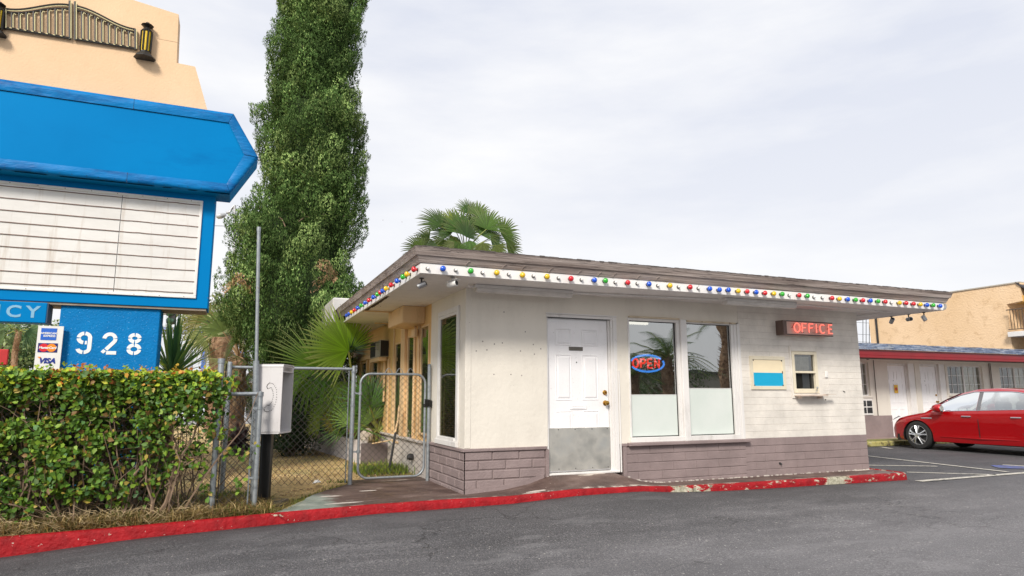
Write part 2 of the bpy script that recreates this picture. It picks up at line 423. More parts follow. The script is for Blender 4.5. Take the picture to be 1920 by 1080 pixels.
a = m.mix(m.math('MULTIPLY', m.ramp(coarse, [(.40, 1.0), (.45, 0.0)]), m.ramp(mid, [(.40, .2), (.55, .8)])), a, (.02, .02, .021))
spk = m.ramp(m.noise(38, 1, .3, None), [(.765, 0.0), (.775, 1.0)])
a = m.mix(spk, a, (.55, .52, .47))
# asphalt gets darker towards the kerb
sxyz = m.n('ShaderNodeSeparateXYZ'); m.l(m.co(), sxyz.inputs[0])
near = m.math('MULTIPLY', m.ramp(m.math('ADD', m.math('ADD', m.math('MULTIPLY', sxyz.outputs['Y'], .16), .60), m.math('MULTIPLY', m.noise(1.2, 5), .25)), [(.38, 0.0), (.60, 1.0)]), .62)
a = m.mix(near, a, (.046, .046, .050))
open_ = m.math('ADD', m.math('MULTIPLY', sxyz.outputs['Y'], -.16), m.math('ADD', m.math('MULTIPLY', sxyz.outputs['X'], .035), m.math('MULTIPLY', m.noise(.7, 5), .5)))
a = m.mix(m.math('MULTIPLY', m.ramp(open_, [(.55, 0.0), (1.0, 1.0)]), .38), a, (.27, .262, .27))
hgt = m.math('ADD', m.math('MULTIPLY', fine, .7), m.math('MULTIPLY', ag, .5))
mAsph = m.set(a, m.ramp(mid, [(.3, .72), (.7, .9)]), m.bump(mid, .03, .5, m.bump(hgt, .010)))
xs = np.concatenate([[-60, -40, -25, -18], np.arange(-14, 14.01, .2), [16, 20, 28, 40, 70, 140]])
ys = np.concatenate([[-90, -50, -30, -18, -13], np.arange(-9.6, -.55, .15), [KY+.06, 3, 8, 20, 60, 140]])
def rz_(x, y):
    if y > KY+.01:
        if x < 6.9: return min(-.42, fit(x, BASE)-.06)
        return -.302
    return road_z(x, y)+.004*noise.noise((x*1.3, y*1.3, 0))
g_ = MB(); gg = grid(xs, ys, rz_)
struct('road', gg, mAsph, smooth=True)

# painted parking lines (sheets 4 mm over the asphalt)
mLine = Mat('line_paint')
wl = mLine.ramp(mLine.noise(18, 6, .75), [(.36, 0.0), (.50, 1.0)])
mLine = mLine.set(mLine.mix(wl, (.12, .12, .12), (.56, .53, .46)), .7)
mLineB = Mat('line_paint_blue'); wl = mLineB.ramp(mLineB.noise(9, 6, .75), [(.42, 0.0), (.60, 1.0)])
mLineB = mLineB.set(mLineB.mix(wl, (.09, .09, .10), (.08, .13, .42)), .7)
def gline(a, b, wd, z=-.296, name='parking_line', mt=None):
    a = Vector(a).to_2d(); b = Vector(b).to_2d(); d = (b-a).normalized(); q = Vector((-d.y, d.x))*wd/2
    mm = MB().add([(*(a+q), z), (*(a-q), z), (*(b-q), z), (*(b+q), z)], [(0, 1, 2, 3)])
    return struct(name, mm, mt or mLine)
G = lambda u, v: hit(u, v, 'z', -.296)
gline(G(1722, 902), G(2150, 868), .13)
gline(G(1600, 852), G(1890, 885), .10, -.292)
gline(G(1560, 871), G(1757, 874), .10)
gline(G(1700, 885), G(1868, 890), .10)
gline(G(1652, 838), G(1672, 841), .11)
gline(G(1864, 875), G(1990, 879), .55, -.292, 'parking_line', mLineB)
gline(G(1880, 872), G(1990, 879), .10, -.288)

# kerb: red painted, chipped towards the right
m = Mat('kerb_paint_red')
sx_ = m.n('ShaderNodeSeparateXYZ'); m.l(m.co(), sx_.inputs[0])
red = m.ramp(m.noise(5, 6, .6), [(.3, (.20, .004, .007)), (.6, (.36, .006, .011)), (.8, (.26, .004, .008))])
wear = m.ramp(m.math('MULTIPLY', m.math('ADD', sx_.outputs['X'], 2), .1), [(.0, .0), (.38, .01), (.47, .085), (.9, .10)])
chip = m.math('ADD', m.noise(6.5, 9, .72, (.6, 1, 1.3)), wear)
conc = m.ramp(m.noise(14, 6, .7), [(.35, (.16, .15, .11)), (.5, (.42, .40, .30)), (.7, (.60, .57, .46))])
box = lambda c_, w_: m.math('MULTIPLY', m.ramp(m.math('ABSOLUTE', m.math('SUBTRACT', sx_.outputs['X'], c_)), [(w_*.3, 1.0), (w_+.15, 0.0)]), .15)
chip = m.math('ADD', chip, m.math('ADD', box(2.86, .26), box(5.62, .22)))
a = m.mix(m.ramp(chip, [(.655, 0.0), (.670, 1.0)]), red, conc)
dk = m.mix(m.ramp(m.noise(3, 6, .7), [(.5, 0.0), (.7, .8)]), a, (.09, .012, .014))
a = m.mix(m.ramp(wear, [(.05, 0.0), (.16, 1.0)]), a, dk)
a = m.mix(m.ramp(m.noise(30, 3, .6), [(.70, 0.0), (.73, 1.0)]), a, (.5, .42, .36))
mKerb = m.set(a, .55, m.bump(m.noise(16, 6, .65), .025, 1), Specular_IOR_Level=.25)
m = MB(); prof_n = 8
xsK = list(np.arange(-14, 7.0, .09))
def kprof(x):
    t = top_z(x); b = min(road_z(x, KY), t-.04)-.05; w_ = .006*noise.noise((x*2.1, 3, 0))+.02*noise.noise((x*.35, 8, 0)); h = .006*noise.noise((x*1.7, 9, 0))
    flat = ss((1.2-abs(x-1.7))/.8)
    y0 = KY-.012+w_-.03*flat
    return [(y0-.012, b), (y0-.004, b+.05), (y0+.002, t-.04+h), (y0+.010, t-.014+h), (y0+.024, t-.002+h), (y0+.036, t+.002+h), (y0+.048, t+.003), (y0+.05, t-.06)]
vs = []; fs = []
rows = [[(x, *p) for p in kprof(x)] for x in xsK]
c0 = rows[-1]                                                   # rounded end returning to the wall
for k in range(1, 9):
    t = k/8; a_ = t*math.pi/2; rr = []
    for (x, y, z) in c0:
        r0 = .12-(y-c0[0][1]); cx_, cy_ = 7.03, c0[0][1]+.12
        rr.append((cx_+math.sin(a_)*r0, cy_-math.cos(a_)*r0, z))
    rows.append(rr)
lr = rows[-1]; rows.append([(x, .25, z) for (x, y, z) in lr])
for r_ in rows: vs += r_
n = prof_n
fs = [(i*n+j, (i+1)*n+j, (i+1)*n+j+1, i*n+j+1) for i in range(len(rows)-1) for j in range(n-1)]
struct('kerb', MB().add(vs, fs), mKerb, smooth=True)

# painted concrete walk: brown paint worn to green-grey and white at its left end
m = Mat('walk_paint_brown')
sx_ = m.n('ShaderNodeSeparateXYZ'); m.l(m.co(), sx_.inputs[0])
br = m.ramp(m.noise(1.9, 7, .65, (1, 1.5, 1)), [(.3, (.050, .028, .023)), (.5, (.105, .066, .055)), (.72, (.20, .14, .12))])
gn = m.ramp(m.noise(5, 7, .7), [(.35, (.15, .18, .155)), (.55, (.28, .31, .27)), (.75, (.42, .42, .38))])
lf = m.math('ADD', m.math('MULTIPLY', m.math('ADD', sx_.outputs['X'], 1.55), -1.3), m.math('MULTIPLY', m.noise(2.2, 7, .7), .9))
a = m.mix(m.ramp(lf, [(.42, 0.0), (.62, 1.0)]), br, gn)
a = m.mix(m.ramp(m.noise(1.5, 5, .6, (.55, 2.6, 1)), [(.655, 0.0), (.67, 1.0)]), a, (.52, .46, .40))
# scuffed pale line where kerb paint meets the walk
ky = m.math('ADD', m.math('MULTIPLY', sx_.outputs['Y'], 1.), .56)
edge = m.math('MULTIPLY', m.ramp(ky, [(.02, 1.0), (.09, 0.0)]), m.ramp(m.noise(5, 6, .7), [(.5, 0.0), (.56, 1.0)]))
a = m.mix(edge, a, (.55, .48, .42))
a = m.mix(m.ramp(m.noise(26, 4, .6), [(.69, 0.0), (.71, 1.0)]), a, (.45, .38, .34))
def ell(u, v, rx, ry, t0):
    c_ = hit(u, v, 'z', -.17); dx = m.math('DIVIDE', m.math('SUBTRACT', sx_.outputs['X'], c_.x), rx); dy = m.math('DIVIDE', m.math('SUBTRACT', sx_.outputs['Y'], c_.y), ry)
    d_ = m.math('ADD', m.math('ADD', m.math('MULTIPLY', dx, dx), m.math('MULTIPLY', dy, dy)), m.math('MULTIPLY', m.noise(9, 6, .7), t0))
    return m.ramp(d_, [(.78, 1.0), (.84, 0.0)])
for (u, v, rx, ry, t0) in ((645, 939, .34, .10, .8), (590, 955, .55, .10, 1.1), (620, 926, .26, .09, 1.1), (690, 916, .2, .08, 1.0), (1005, 925, .2, .06, .8), (1060, 928, .3, .035, .7)): a = m.mix(ell(u, v, rx, ry, t0), a, (.56, .50, .45))
mWalk = m.set(a, m.ramp(m.noise(4, 5), [(.3, .42), (.7, .75)]), m.bump(m.noise(20, 7, .7), .006))
m = MB(); ysW = np.linspace(-.49, .12, 14); xsW = np.arange(-2.5, 7.06, .06)
def edge_x(y): return fit(y, [(-.6, -2.27), (-.3, -2.12), (.2, -1.93), (.85, -1.66), (1.3, -1.34), (1.62, -1.12), (2.1, -1.05)])
mm = MB()
def wz(x, y): return walk_z(x, y)+.003*noise.noise((x*3, y*3, 1))
rowsY = list(np.linspace(-.572, .02, 13))
for j in range(len(rowsY)-1):
    y0, y1 = rowsY[j], rowsY[j+1]
    for i, x in enumerate(np.arange(-2.4, 7.02, .06)):
        x1 = x+.06; e0 = max(edge_x(y0), edge_x(y1))+.02*noise.noise((y0*9, 0, 4))
        if x1 < e0: continue
        xa = max(x, e0-.02)
        mm.add([(xa, y0, wz(xa, y0)), (x1, y0, wz(x1, y0)), (x1, y1, wz(x1, y1)), (xa, y1, wz(xa, y1))], [(0, 1, 2, 3)])
rowsY = list(np.linspace(.02, 2.0, 28))
for j in range(len(rowsY)-1):
    y0, y1 = rowsY[j], rowsY[j+1]; a0 = edge_x(y0)+.03*noise.noise((y0*5, 0, 4)); a1 = edge_x(y1)+.03*noise.noise((y1*5, 0, 4)); K = 20
    for i in range(K):
        q = [(a0*(1-i/K)+.0*i/K, y0), (a0*(1-(i+1)/K), y0), (a1*(1-(i+1)/K), y1), (a1*(1-i/K), y1)]
        mm.add([(x, y, wz(x, y)) for x, y in q], [(0, 1, 2, 3)])
mm.add([(1.16, .0, -.024), (2.14, .0, -.032), (2.14, .2, -.03), (1.16, .2, -.02)], [(0, 1, 2, 3)])
struct('sidewalk', mm, mWalk, smooth=True)

# lawn: dead straw turf and bare dirt
m = Mat('dead_lawn')
a = m.ramp(m.noise(1.1, 8, .7), [(.3, (.42, .29, .13)), (.5, (.66, .47, .21)), (.7, (.76, .58, .29))])
a = m.mix(m.ramp(m.noise(30, 6, .75), [(.35, .7), (.55, 0.0)]), a, (.15, .095, .045))
sx_ = m.n('ShaderNodeSeparateXYZ'); m.l(m.co(), sx_.inputs[0])
gm = m.math('MULTIPLY', m.ramp(m.noise(.7, 4, .6), [(.5, 0.0), (.62, 1.0)]), .5)
a = m.mix(gm, a, (.17, .19, .06))
mLawn = m.set(a, .95, m.bump(m.noise(24, 7, .8), .03))
xl = np.concatenate([[-60, -30, -20, -16], np.arange(-14, -.9, .3), [-.9, -.6, -.3, 0]]); yl = np.concatenate([[-.57], np.arange(-.50, 4, .2), np.arange(4, 12, .6), [14, 18, 24]])
def lz(x, y):
    k = fit(x, [(-14, -.42), (-8, -.33), (-4.5, -.245), (-2, -.215), (0, -.212)]) if y < 2.2 else -.2
    k = k-.012 if (x > -2.2 and y < 2.1) else k
    return k+(.02*noise.noise((x*.8, y*.8, 2)) if y > .3 and x < -1.3 else 0)+(-.05 if (x > -2.25 and y < 1.9) else 0)
struct('lawn', grid(xl, yl, lz), mLawn, smooth=True)
# far street seen left of the building
mRoadFar = simple('far_street_asphalt', (.30, .29, .28), .9, .1)
struct('street', MB().box((-80, 24.5, -.3), (-.5, 40, -.18)), mRoadFar)
# ------------------------------------------------------------------ office building
office = thing('office_building', 'low flat-roofed motel office with greige walls, mauve block base and coloured bulbs along its eave', 'building', (0, 0, -.2))
W, ZT, ZS = 7.0, 2.385, .345
def wallgrid(mb, O, U, V, Nn, u0, u1, v0, v1, holes, th, mi=0):
    """wall with openings: outer and inner skin plus reveals. holes (u0,u1,v0,v1)"""
    O, U, V, Nn = map(Vector, (O, U, V, Nn)); us = sorted({u0, u1, *[h[0] for h in holes], *[h[1] for h in holes]}); vs = sorted({v0, v1, *[h[2] for h in holes], *[h[3] for h in holes]})
    us = [x for x in us if u0 <= x <= u1]; vs = [x for x in vs if v0 <= x <= v1]
    P = lambda u, v, d: O+U*u+V*v-Nn*d
    for i in range(len(us)-1):
        for j in range(len(vs)-1):
            cu, cv_ = (us[i]+us[i+1])/2, (vs[j]+vs[j+1])/2
            if any(h[0] < cu < h[1] and h[2] < cv_ < h[3] for h in holes): continue
            for d in (0, th): mb.quad(P(us[i], vs[j], d), P(us[i+1], vs[j], d), P(us[i+1], vs[j+1], d), P(us[i], vs[j+1], d), mi)
    for h in holes:
        a, b, c, d_ = h
        for (p, q) in ((((a, c), (b, c)),) if c > v0+.001 else ())+(((b, c), (b, d_)), ((b, d_), (a, d_)), ((a, d_), (a, c))):
            mb.quad(P(*p, 0), P(*q, 0), P(*q, th), P(*p, th), mi)
TH = .14
# front wall, smooth stucco part (x 0..4.43) above the wainscot
DX0, DX1, DZ1 = 1.155, 2.245, 2.10
WX0, WX1, WZ0, WZ1 = 2.43, 4.44, .375, 2.11
mb = MB()
wallgrid(mb, (0, 0, 0), (1, 0, 0), (0, 0, 1), (0, -1, 0), 0, WX1, ZS, ZT, [(DX0, DX1, ZS, DZ1), (WX0, WX1, WZ0, WZ1)], TH)
part('wall', mb, mWall, office)
# raised corner board and the panel joint line right of the door
mb = MB().box((-.004, -.006, ZS+.01), (.075, .02, ZT), bev=.004).box((2.415, -.004, WZ1), (2.425, 0, ZT))
psplit('corner_board', mb, mWall, office)
mb = MB()
for u, v in ((905, 640), (927, 645), (942, 643), (913, 656), (893, 658), (1000, 646), (1014, 654), (976, 658), (978, 704), (958, 702), (926, 702), (1002, 664), (945, 585), (985, 622), (1155, 700), (1156, 640)): p = aty(u, v, 0); mb.lathe((p.x, 0, p.z), (0, -1, 0), [(0, .010), (.003, .007)], 7)
tag(part('wall_speck', mb, mDark if False else simple('speck_grey', (.30, .27, .25), .8), office), kind='stuff')
# right part: painted slump block
SX0, SX1, SZ0, SZ1 = 5.47, 6.01, 1.03, 1.70
def blockwall(O, U, Nn, ulen, v0, v1, course, length, holes, mats, seed, parent, name, th=TH, gap=.008, pr=.006, jit=.004, bottom=None, dip=.2, vg=1):
    """individually relieved blocks over a joint plane"""
    r = random.Random(seed); O, U, Nn = Vector(O), Vector(U), Vector(Nn); Z = Vector((0, 0, 1)); mb = MB()
    wallgrid(mb, O, U, Z, Nn, 0, ulen, v0 if bottom is None else v0-.15, v1, holes, th, 1)
    j = 0; v = v1
    while v-course > v0-dip:
        a, b = v-course, v; u = -(length/2 if j % 2 else 0)-r.random()*.03
        while u < ulen:
            p, q = max(u, 0), min(u+length, ulen); u += length
            if q-p < .03: continue
            segs = [(p, q)]
            for h in holes:
                if h[2] < b-.01 and h[3] > a+.01:
                    ns = []
                    for (s0, s1) in segs:
                        if h[1] <= s0 or h[0] >= s1: ns.append((s0, s1)); continue
                        if h[0] > s0+.02: ns.append((s0, h[0]))
                        if h[1] < s1-.02: ns.append((h[1], s1))
                    segs = ns
            for (s0, s1) in segs:
                zb = [a, a]
                g = gap/2; e = pr*.9; d = pr+r.uniform(-jit, jit)*.5; sl = r.uniform(-1, 1)*.0012
                gv = g*vg
                A = [(s0+gv*(s0 > 0), a+g), (s1-gv*(s1 < ulen), a+g+sl), (s1-gv*(s1 < ulen), b-g+sl), (s0+gv*(s0 > 0), b-g)]
                cu, cw = (s0+s1)/2, (a+b)/2
                B = [(x+(e*vg if x < cu else -e*vg), y+(e if y < cw else -e)) for x, y in A]
                if A[0][0] == 0: B[0] = (0, B[0][1]); B[3] = (0, B[3][1])
                if A[1][0] == ulen: B[1] = (ulen, B[1][1]); B[2] = (ulen, B[2][1])
                vs = [O+U*x+Z*y+Nn*.0002 for x, y in A]+[O+U*x+Z*y+Nn*d for x, y in B]
                mb.add(vs, [(4, 5, 6, 7), (0, 1, 5, 4), (1, 2, 6, 5), (2, 3, 7, 6), (3, 0, 4, 7)], 0)
        v -= course; j += 1
    return part(name, mb, mats, parent)
blockwall((WX1, 0, 0), (1, 0, 0), (0, -1, 0), W-WX1, .36, ZT, .1015, .405, [(SX0-WX1, SX1-WX1, SZ0, SZ1)], [mBlock, mBlockM], 3, office, 'block_wall', pr=.003, gap=.005, jit=.0015, dip=.03, vg=.3)
blockwall((WX1, 0, 0), (1, 0, 0), (0, -1, 0), W-WX1, -.2, .36, .1165, .405, [], [mPurple, mPurpleM], 5, office, 'wainscot', pr=.005, vg=.35)
blockwall((0, -.012, 0), (1, 0, 0), (0, -1, 0), DX0-.045, -.2, ZS-.03, .117, .37, [], [mPurple, mPurpleM], 8, office, 'wainscot', pr=.010, gap=.012, jit=.006)
blockwall((DX1+.10, -.012, 0), (1, 0, 0), (0, -1, 0), WX1-DX1-.10, -.2, ZS-.03, .117, .40, [], [mPurple, mPurpleM], 9, office, 'wainscot', pr=.006, vg=.5)
blockwall((-.012, 1.60, 0), (0, -1, 0), (-1, 0, 0), 1.612, -.2, ZS-.03, .117, .37, [], [mPurple, mPurpleM], 12, office, 'wainscot', pr=.010, gap=.012, jit=.006)
mb = MB()
mb.box((-.040, -.042, ZS-.035), (DX0-.03, .0, ZS+.004), bev=.006).box((-.042, 0.002, ZS-.036), (-.001, 1.6, ZS+.003), bev=.006)
mb.box((DX1+.03, -.040, ZS-.035), (2.36, 0, ZS+.004), bev=.006).box((2.362, -.085, ZS-.034), (4.50, 0, ZS+.012), bev=.008)
mb.box((DX0-.045, -.036, -.21), (DX0-.001, .10, ZS-.036), bev=.004).box((DX1+.045, -.036, -.21), (DX1+.10, .10, ZS-.036), bev=.004)
psplit('wainscot_ledge', mb, mPurple, office)
# rough plaster foot of the wall at the corner
mb = MB()
for i in range(18):
    x0 = i*.06; x1 = x0+.06; 
    mb.prism([(x0, -.022, walk_z(x0, 0)-.03), (x1, -.022, walk_z(x1, 0)-.03), (x1, -.022, walk_z(x1, 0)+.055+.01*noise.noise((x1*4, 0, 0))), (x0, -.022, walk_z(x0, 0)+.055+.01*noise.noise((x0*4, 0, 0)))], (0, -.012, 0))
part('wall_foot', mb, mPurple, office)
# flaked paint line where wall meets walk
mFlake = simple('flaked_paint', (.55, .50, .45), .8, .3, 30, .01)
mb = MB()
for (xa, xb, pz) in ((.9, 1.16, .35), (2.3, 6.95, .55), (.05, .9, .15)):
    x = xa
    while x < xb:
        if rnd.random() < pz:
            l = rnd.uniform(.012, .05); z = walk_z(x, 0)+.003; h = rnd.uniform(.003, .012)
            mb.box((x, -.030-rnd.random()*.008, z-.02), (x+l, -.018, z+h))
        x += rnd.uniform(.015, .05)
tag(part('flaked_paint_edge', mb, mFlake, office), kind='stuff')

# left wall: x = 0 plane, window groups
mb = MB()
LW = [(.30, 1.12, .42, 2.12), (1.66, 2.14, .42, 2.09)]
wallgrid(mb, (0, 1.60, 0), (0, -1, 0), (0, 0, 1), (-1, 0, 0), 0, 1.60, ZS, ZT, [(1.6-1.12, 1.6-.30, .42, 2.12)], TH)
part('wall', mb, mWall, office)
mb = MB()
L2 = [(1.66, 2.14, .42, 2.09), (2.55, 2.98, .30, 2.0), (3.42, 3.9, .2, 1.95), (5.3, 6.0, .4, 1.75), (6.5, 7.2, .4, 1.75), (7.6, 8.4, .4, 1.75)]
wallgrid(mb, (0, 9.0, 0), (0, -1, 0), (0, 0, 1), (-1, 0, 0), 0, 7.4, .30, ZT, [(9-b, 9-a, c, d) for a, b, c, d in L2], TH)
part('side_wall', mb, mCream, office)
mb = MB().box((-.02, 1.60, -.22), (.14, 9, .30)); mb.box((-.06, 1.61, .30), (.0, 9, .335), bev=.005)
part('side_wainscot', mb, paint('side_base_paint', (.55, .50, .46), amt=.4), office)
# pilasters, boards and mullions of the tan side
mb = MB()
for y, d, wd, z0, z1 in ((2.22, .02, .10, .335, 2.38), (2.46, .015, .05, .335, 2.38), (3.06, .05, .26, .335, 2.2), (3.98, .02, .10, .335, 2.38), (4.35, .03, .10, .335, 1.7),
                         (5.22, .05, .06, .335, 1.85), (6.05, .05, .06, .335, 1.85), (6.42, .05, .06, .335, 1.85), (7.25, .05, .06, .335, 1.85), (7.5, .05, .06, .335, 1.85), (8.5, .05, .06, .335, 1.85)):
    mb.box((-d, y, z0), (-.001, y+wd, z1), bev=.006)
mb.box((-.06, 5.2, 1.78), (-.002, 8.7, 1.86), bev=.005)
mb.box((-.18, 4.5, 1.66), (-.0305, 5.38, 1.735), bev=.006).box((-.06, 4.6, .9), (-.0305, 4.67, 1.66), bev=.004)
part('side_trim', mb, mCreamTrim, office)
mb = MB().box((-.36, 1.95, 2.12), (-.002, 2.95, 2.384), bev=.01)
part('beam_box', mb, mCreamTrim, office)
mb = MB().tube([(-.05, 2.36, 2.36), (-.05, 2.36, 2.1), (-.05, 2.36, .5)], .014, 8).tube([(-.3, 4.4, 2.36), (-.02, 4.4, 2.36), (-.02, 8.9, 2.36)], .012, 6).tube([(-.82, 2.7, 2.365), (-.3, 2.7, 2.365)], .012, 6)
part('conduit', mb, mCreamTrim, office)
mb = MB().box((-.10, 2.20, 1.93), (-.055, 2.42, 2.06), bev=.006)
part('junction_box', mb, mCreamTrim, office)

# windows -------------------------------------------------
def win_side(y0, y1, z0, z1, matF, blinds=True, fw=.05, dep=.05, gl=None):
    mb = MB(); x0, x1 = -.02, dep+.035
    mb.box((x0, y0, z0), (x1, y0+fw, z1), bev=.004).box((x0, y1-fw, z0), (x1, y1, z1), bev=.004)
    mb.box((x0, y0+fw, z1-fw), (x1, y1-fw, z1), bev=.004).box((x0-.02, y0+fw, z0), (x1, y1-fw, z0+fw), bev=.004)
    f = part('window_frame', mb, matF, office)
    part('window_pane', MB().quad((dep, y0+fw, z0+fw), (dep, y1-fw, z0+fw), (dep, y1-fw, z1-fw), (dep, y0+fw, z1-fw)), gl or mGlassDim, f)
    if blinds:
        mb = MB(); z = z0+fw+.02
        while z < z1-fw:
            mb.add([(dep+.05, y0+fw, z), (dep+.05, y1-fw, z), (dep+.072, y1-fw, z+.022), (dep+.072, y0+fw, z+.022)], [(0, 1, 2, 3)]); z += .030
        for yy in (y0+fw+.08, y1-fw-.08): mb.tube([(dep+.06, yy, z0+fw), (dep+.06, yy, z1-fw)], .003, 4)
        part('blind', mb, mBlind, f)
    return f
mBlind = simple('blind_slats', (.20, .17, .10), .6, .15)
# white double frame of the corner window
mb = MB()
mb.box((-.025, .235, .345), (.0, .30, 2.19), bev=.004).box((-.025, 1.12, .345), (.0, 1.17, 2.19), bev=.004).box((-.026, .236, 2.12), (-.001, 1.169, 2.189), bev=.004)
mb.box((-.05, .236, .35), (-.001, 1.169, .42), bev=.005)
part('window_casing', mb, mTrim, office)
win_side(.30, 1.12, .42, 2.12, mTrim, fw=.04, dep=-.004, gl=glass('corner_window_glass', (.30, .28, .18), .035, .0, .03, .22))
win_side(1.66, 2.14, .42, 2.09, mCreamTrim, fw=.03, dep=-.004)
win_side(2.55, 2.98, .30, 2.0, mCreamTrim, fw=.03, dep=-.004)
for a, b, c, d in L2[2:]: win_side(a, b, c, d, mCreamTrim, False, fw=.03, dep=-.004)

# front window pair
def pane_y(x0, x1, z0, z1, y, m, name, parent):
    return part(name, MB().quad((x0, y, z0), (x1, y, z0), (x1, y, z1), (x0, y, z1)), m, parent)
mb = MB(); FY = .035
for (a, b) in ((WX0, WX0+.028), (3.272, 3.325), (3.43, 3.455), (4.285, 4.335)): mb.box((a, -.012, WZ0+.05), (b, .075, WZ1-.045), bev=.004)
mb.box((3.325, -.050, WZ0-.02), (3.43, .08, WZ1), bev=.006)
mb.box((4.335, -.02, WZ0-.02), (4.385, .08, WZ1-.03), bev=.004).box((4.385, -.035, WZ0-.02), (4.44, .07, WZ1-.02), bev=.005)
mb.box((WX0, -.014, WZ1-.045), (3.325, .076, WZ1), bev=.004).box((3.43, -.014, WZ1-.045), (4.335, .076, WZ1), bev=.004)
mb.box((WX0, -.03, WZ0-.02), (3.325, .078, WZ0+.05), bev=.005).box((3.43, -.03, WZ0-.02), (4.335, .078, WZ0+.05), bev=.005)
wf = part('window_frame', mb, mTrim, office)
mb = MB().box((2.44, -.055, WZ1-.006), (3.31, -.012, WZ1+.018), bev=.004).box((3.45, -.045, WZ1-.028), (4.36, -.016, WZ1-.004), bev=.004)
part('window_drip', mb, paint('weathered_drip_paint', (.62, .52, .38), (.15, .09, .05), .6, chips=((.2, .13, .08), 8, .62)), office)
# gasket lines
mb = MB()
for (a, b, zt) in ((WX0+.028, 3.272, WZ1-.045), (3.455, 4.285, WZ1-.045)):
    mb.box((a, .028, WZ0+.05), (b, .045, WZ0+.062)).box((a, .028, zt-.01), (b, .045, zt)).box((b-.012, .0275, WZ0+.062), (b, .046, zt-.01))
psplit('gasket', mb, mBlack, wf)
pane_y(WX0+.028, 3.272, 1.015, WZ1-.045, FY, mGlass, 'window_pane', wf)
pane_y(3.455, 4.285, 1.108, WZ1-.045, FY, mGlass, 'window_pane', wf)
pane_y(WX0+.028, 3.272, WZ0+.05, 1.015, FY, mFrost, 'frosted_pane', wf)
pane_y(3.455, 4.285, WZ0+.05, 1.108, FY, mFrost, 'frosted_pane', wf)
mb = MB().box((WX0+.028, FY-.004, 1.011), (3.272, FY+.004, 1.017)).box((3.455, FY-.004, 1.104), (4.285, FY+.004, 1.110))
part('film_edge', mb, mTrim, wf)

# service window
mSW = paint('service_window_paint', (.70, .64, .50), (.3, .2, .1), .45, bump=.001)
mb = MB()
mb.box((5.44, -.022, .955), (5.47, .0, 1.78), bev=.003).box((6.01, -.022, .955), (6.10, .0, 1.78), bev=.003).box((5.471, -.021, 1.70), (6.009, .0, 1.779), bev=.003).box((5.471, -.021, .955), (6.009, 0, 1.03), bev=.003)
part('window_surround', mb, mBlock, office)
mb = MB(); a, b, c, d = 5.475, 6.005, 1.035, 1.695
mb.box((a, -.03, c), (a+.05, .04, d), bev=.005).box((b-.055, -.03, c), (b, .04, d), bev=.005).box((a+.05, -.03, d-.05), (b-.055, .04, d), bev=.005).box((a+.05, -.03, c), (b-.055, .04, c+.07), bev=.005).box((a+.05, -.034, 1.35), (b-.055, .03, 1.385), bev=.004)
sw = part('service_window', mb, mSW, office)
pane_y(a+.05, b-.055, 1.385, d-.05, .01, glass('service_glass', (.75, .75, .73), .10, .01), 'window_pane', sw)
pane_y(a+.05, b-.055, c+.07, 1.35, .02, glass('service_glass_low', (.7, .7, .7), .03, .01), 'window_pane', sw)
mb = MB()
for i in range(10):
    x0 = a+.06+i*.037; mb.add([(x0, .05, 1.40), (x0+.0185, .065, 1.40), (x0+.0185, .065, 1.62), (x0, .05, 1.62), (x0+.037, .05, 1.40), (x0+.037, .05, 1.62)], [(0, 1, 2, 3), (1, 4, 5, 2)])
part('blind', mb, mCurtain, sw)
part('notice_paper', MB().quad((5.75, .06, 1.11), (5.93, .09, 1.11), (5.93, .09, 1.35), (5.75, .06, 1.35)), simple('paper_blue_white', (.42, .46, .50), .7, .1), sw)
mb = MB().box((5.47, -.15, .985), (6.06, -.022, 1.012), bev=.003).box((5.52, -.11, .95), (5.54, -.023, .985)).box((5.95, -.11, .95), (5.97, -.023, .985)).box((6.0, -.16, 1.0125), (6.22, -.10, 1.02), bev=.002)
part('counter_shelf', mb, paint('shelf_paint', (.60, .50, .42), (.2, .1, .08), .6, chips=((.3, .2, .15), 10, .64)), sw)
mb = MB().tube([(5.88, -.05, 1.045), (5.90, -.07, 1.06), (5.93, -.06, 1.10), (5.91, -.05, 1.13)], .004, 5).lathe((5.92, -.06, 1.12), (0, -1, 0), [(0, .012), (.01, .02), (.02, .012)], 10)
part('window_latch', mb, mAlum, sw)

# interior: dark room behind the glass
room = part('interior_room', MB().quad((.15, 3.2, -.05), (6.85, 3.2, -.05), (6.85, 3.2, 2.37), (.15, 3.2, 2.37)).quad((.15, .15, 2.37), (6.85, .15, 2.37), (6.85, 3.2, 2.37), (.15, 3.2, 2.37))
     .quad((6.85, .15, -.05), (6.85, 3.2, -.05), (6.85, 3.2, 2.37), (6.85, .15, 2.37)), mInt, office)
part('interior_floor', MB().quad((.15, .15, -.04), (6.85, .15, -.04), (6.85, 3.2, -.04), (.15, 3.2, -.04)), mIntDark, office)
psplit('interior_partition', MB().box((4.9, .2, -.03), (4.98, 3.1, 2.36)).box((2.35, 1.2, -.03), (2.41, 3.1, 2.36)), mInt, office)
desk = MB().box((2.6, 1.1, -.03), (4.7, 1.6, .98), bev=.01).box((3.0, 1.15, .981), (3.5, 1.5, 1.3), bev=.02).box((3.75, 1.15, .981), (4.35, 1.25, 1.36), bev=.02)
part('reception_counter', desk, mIntDark, office)

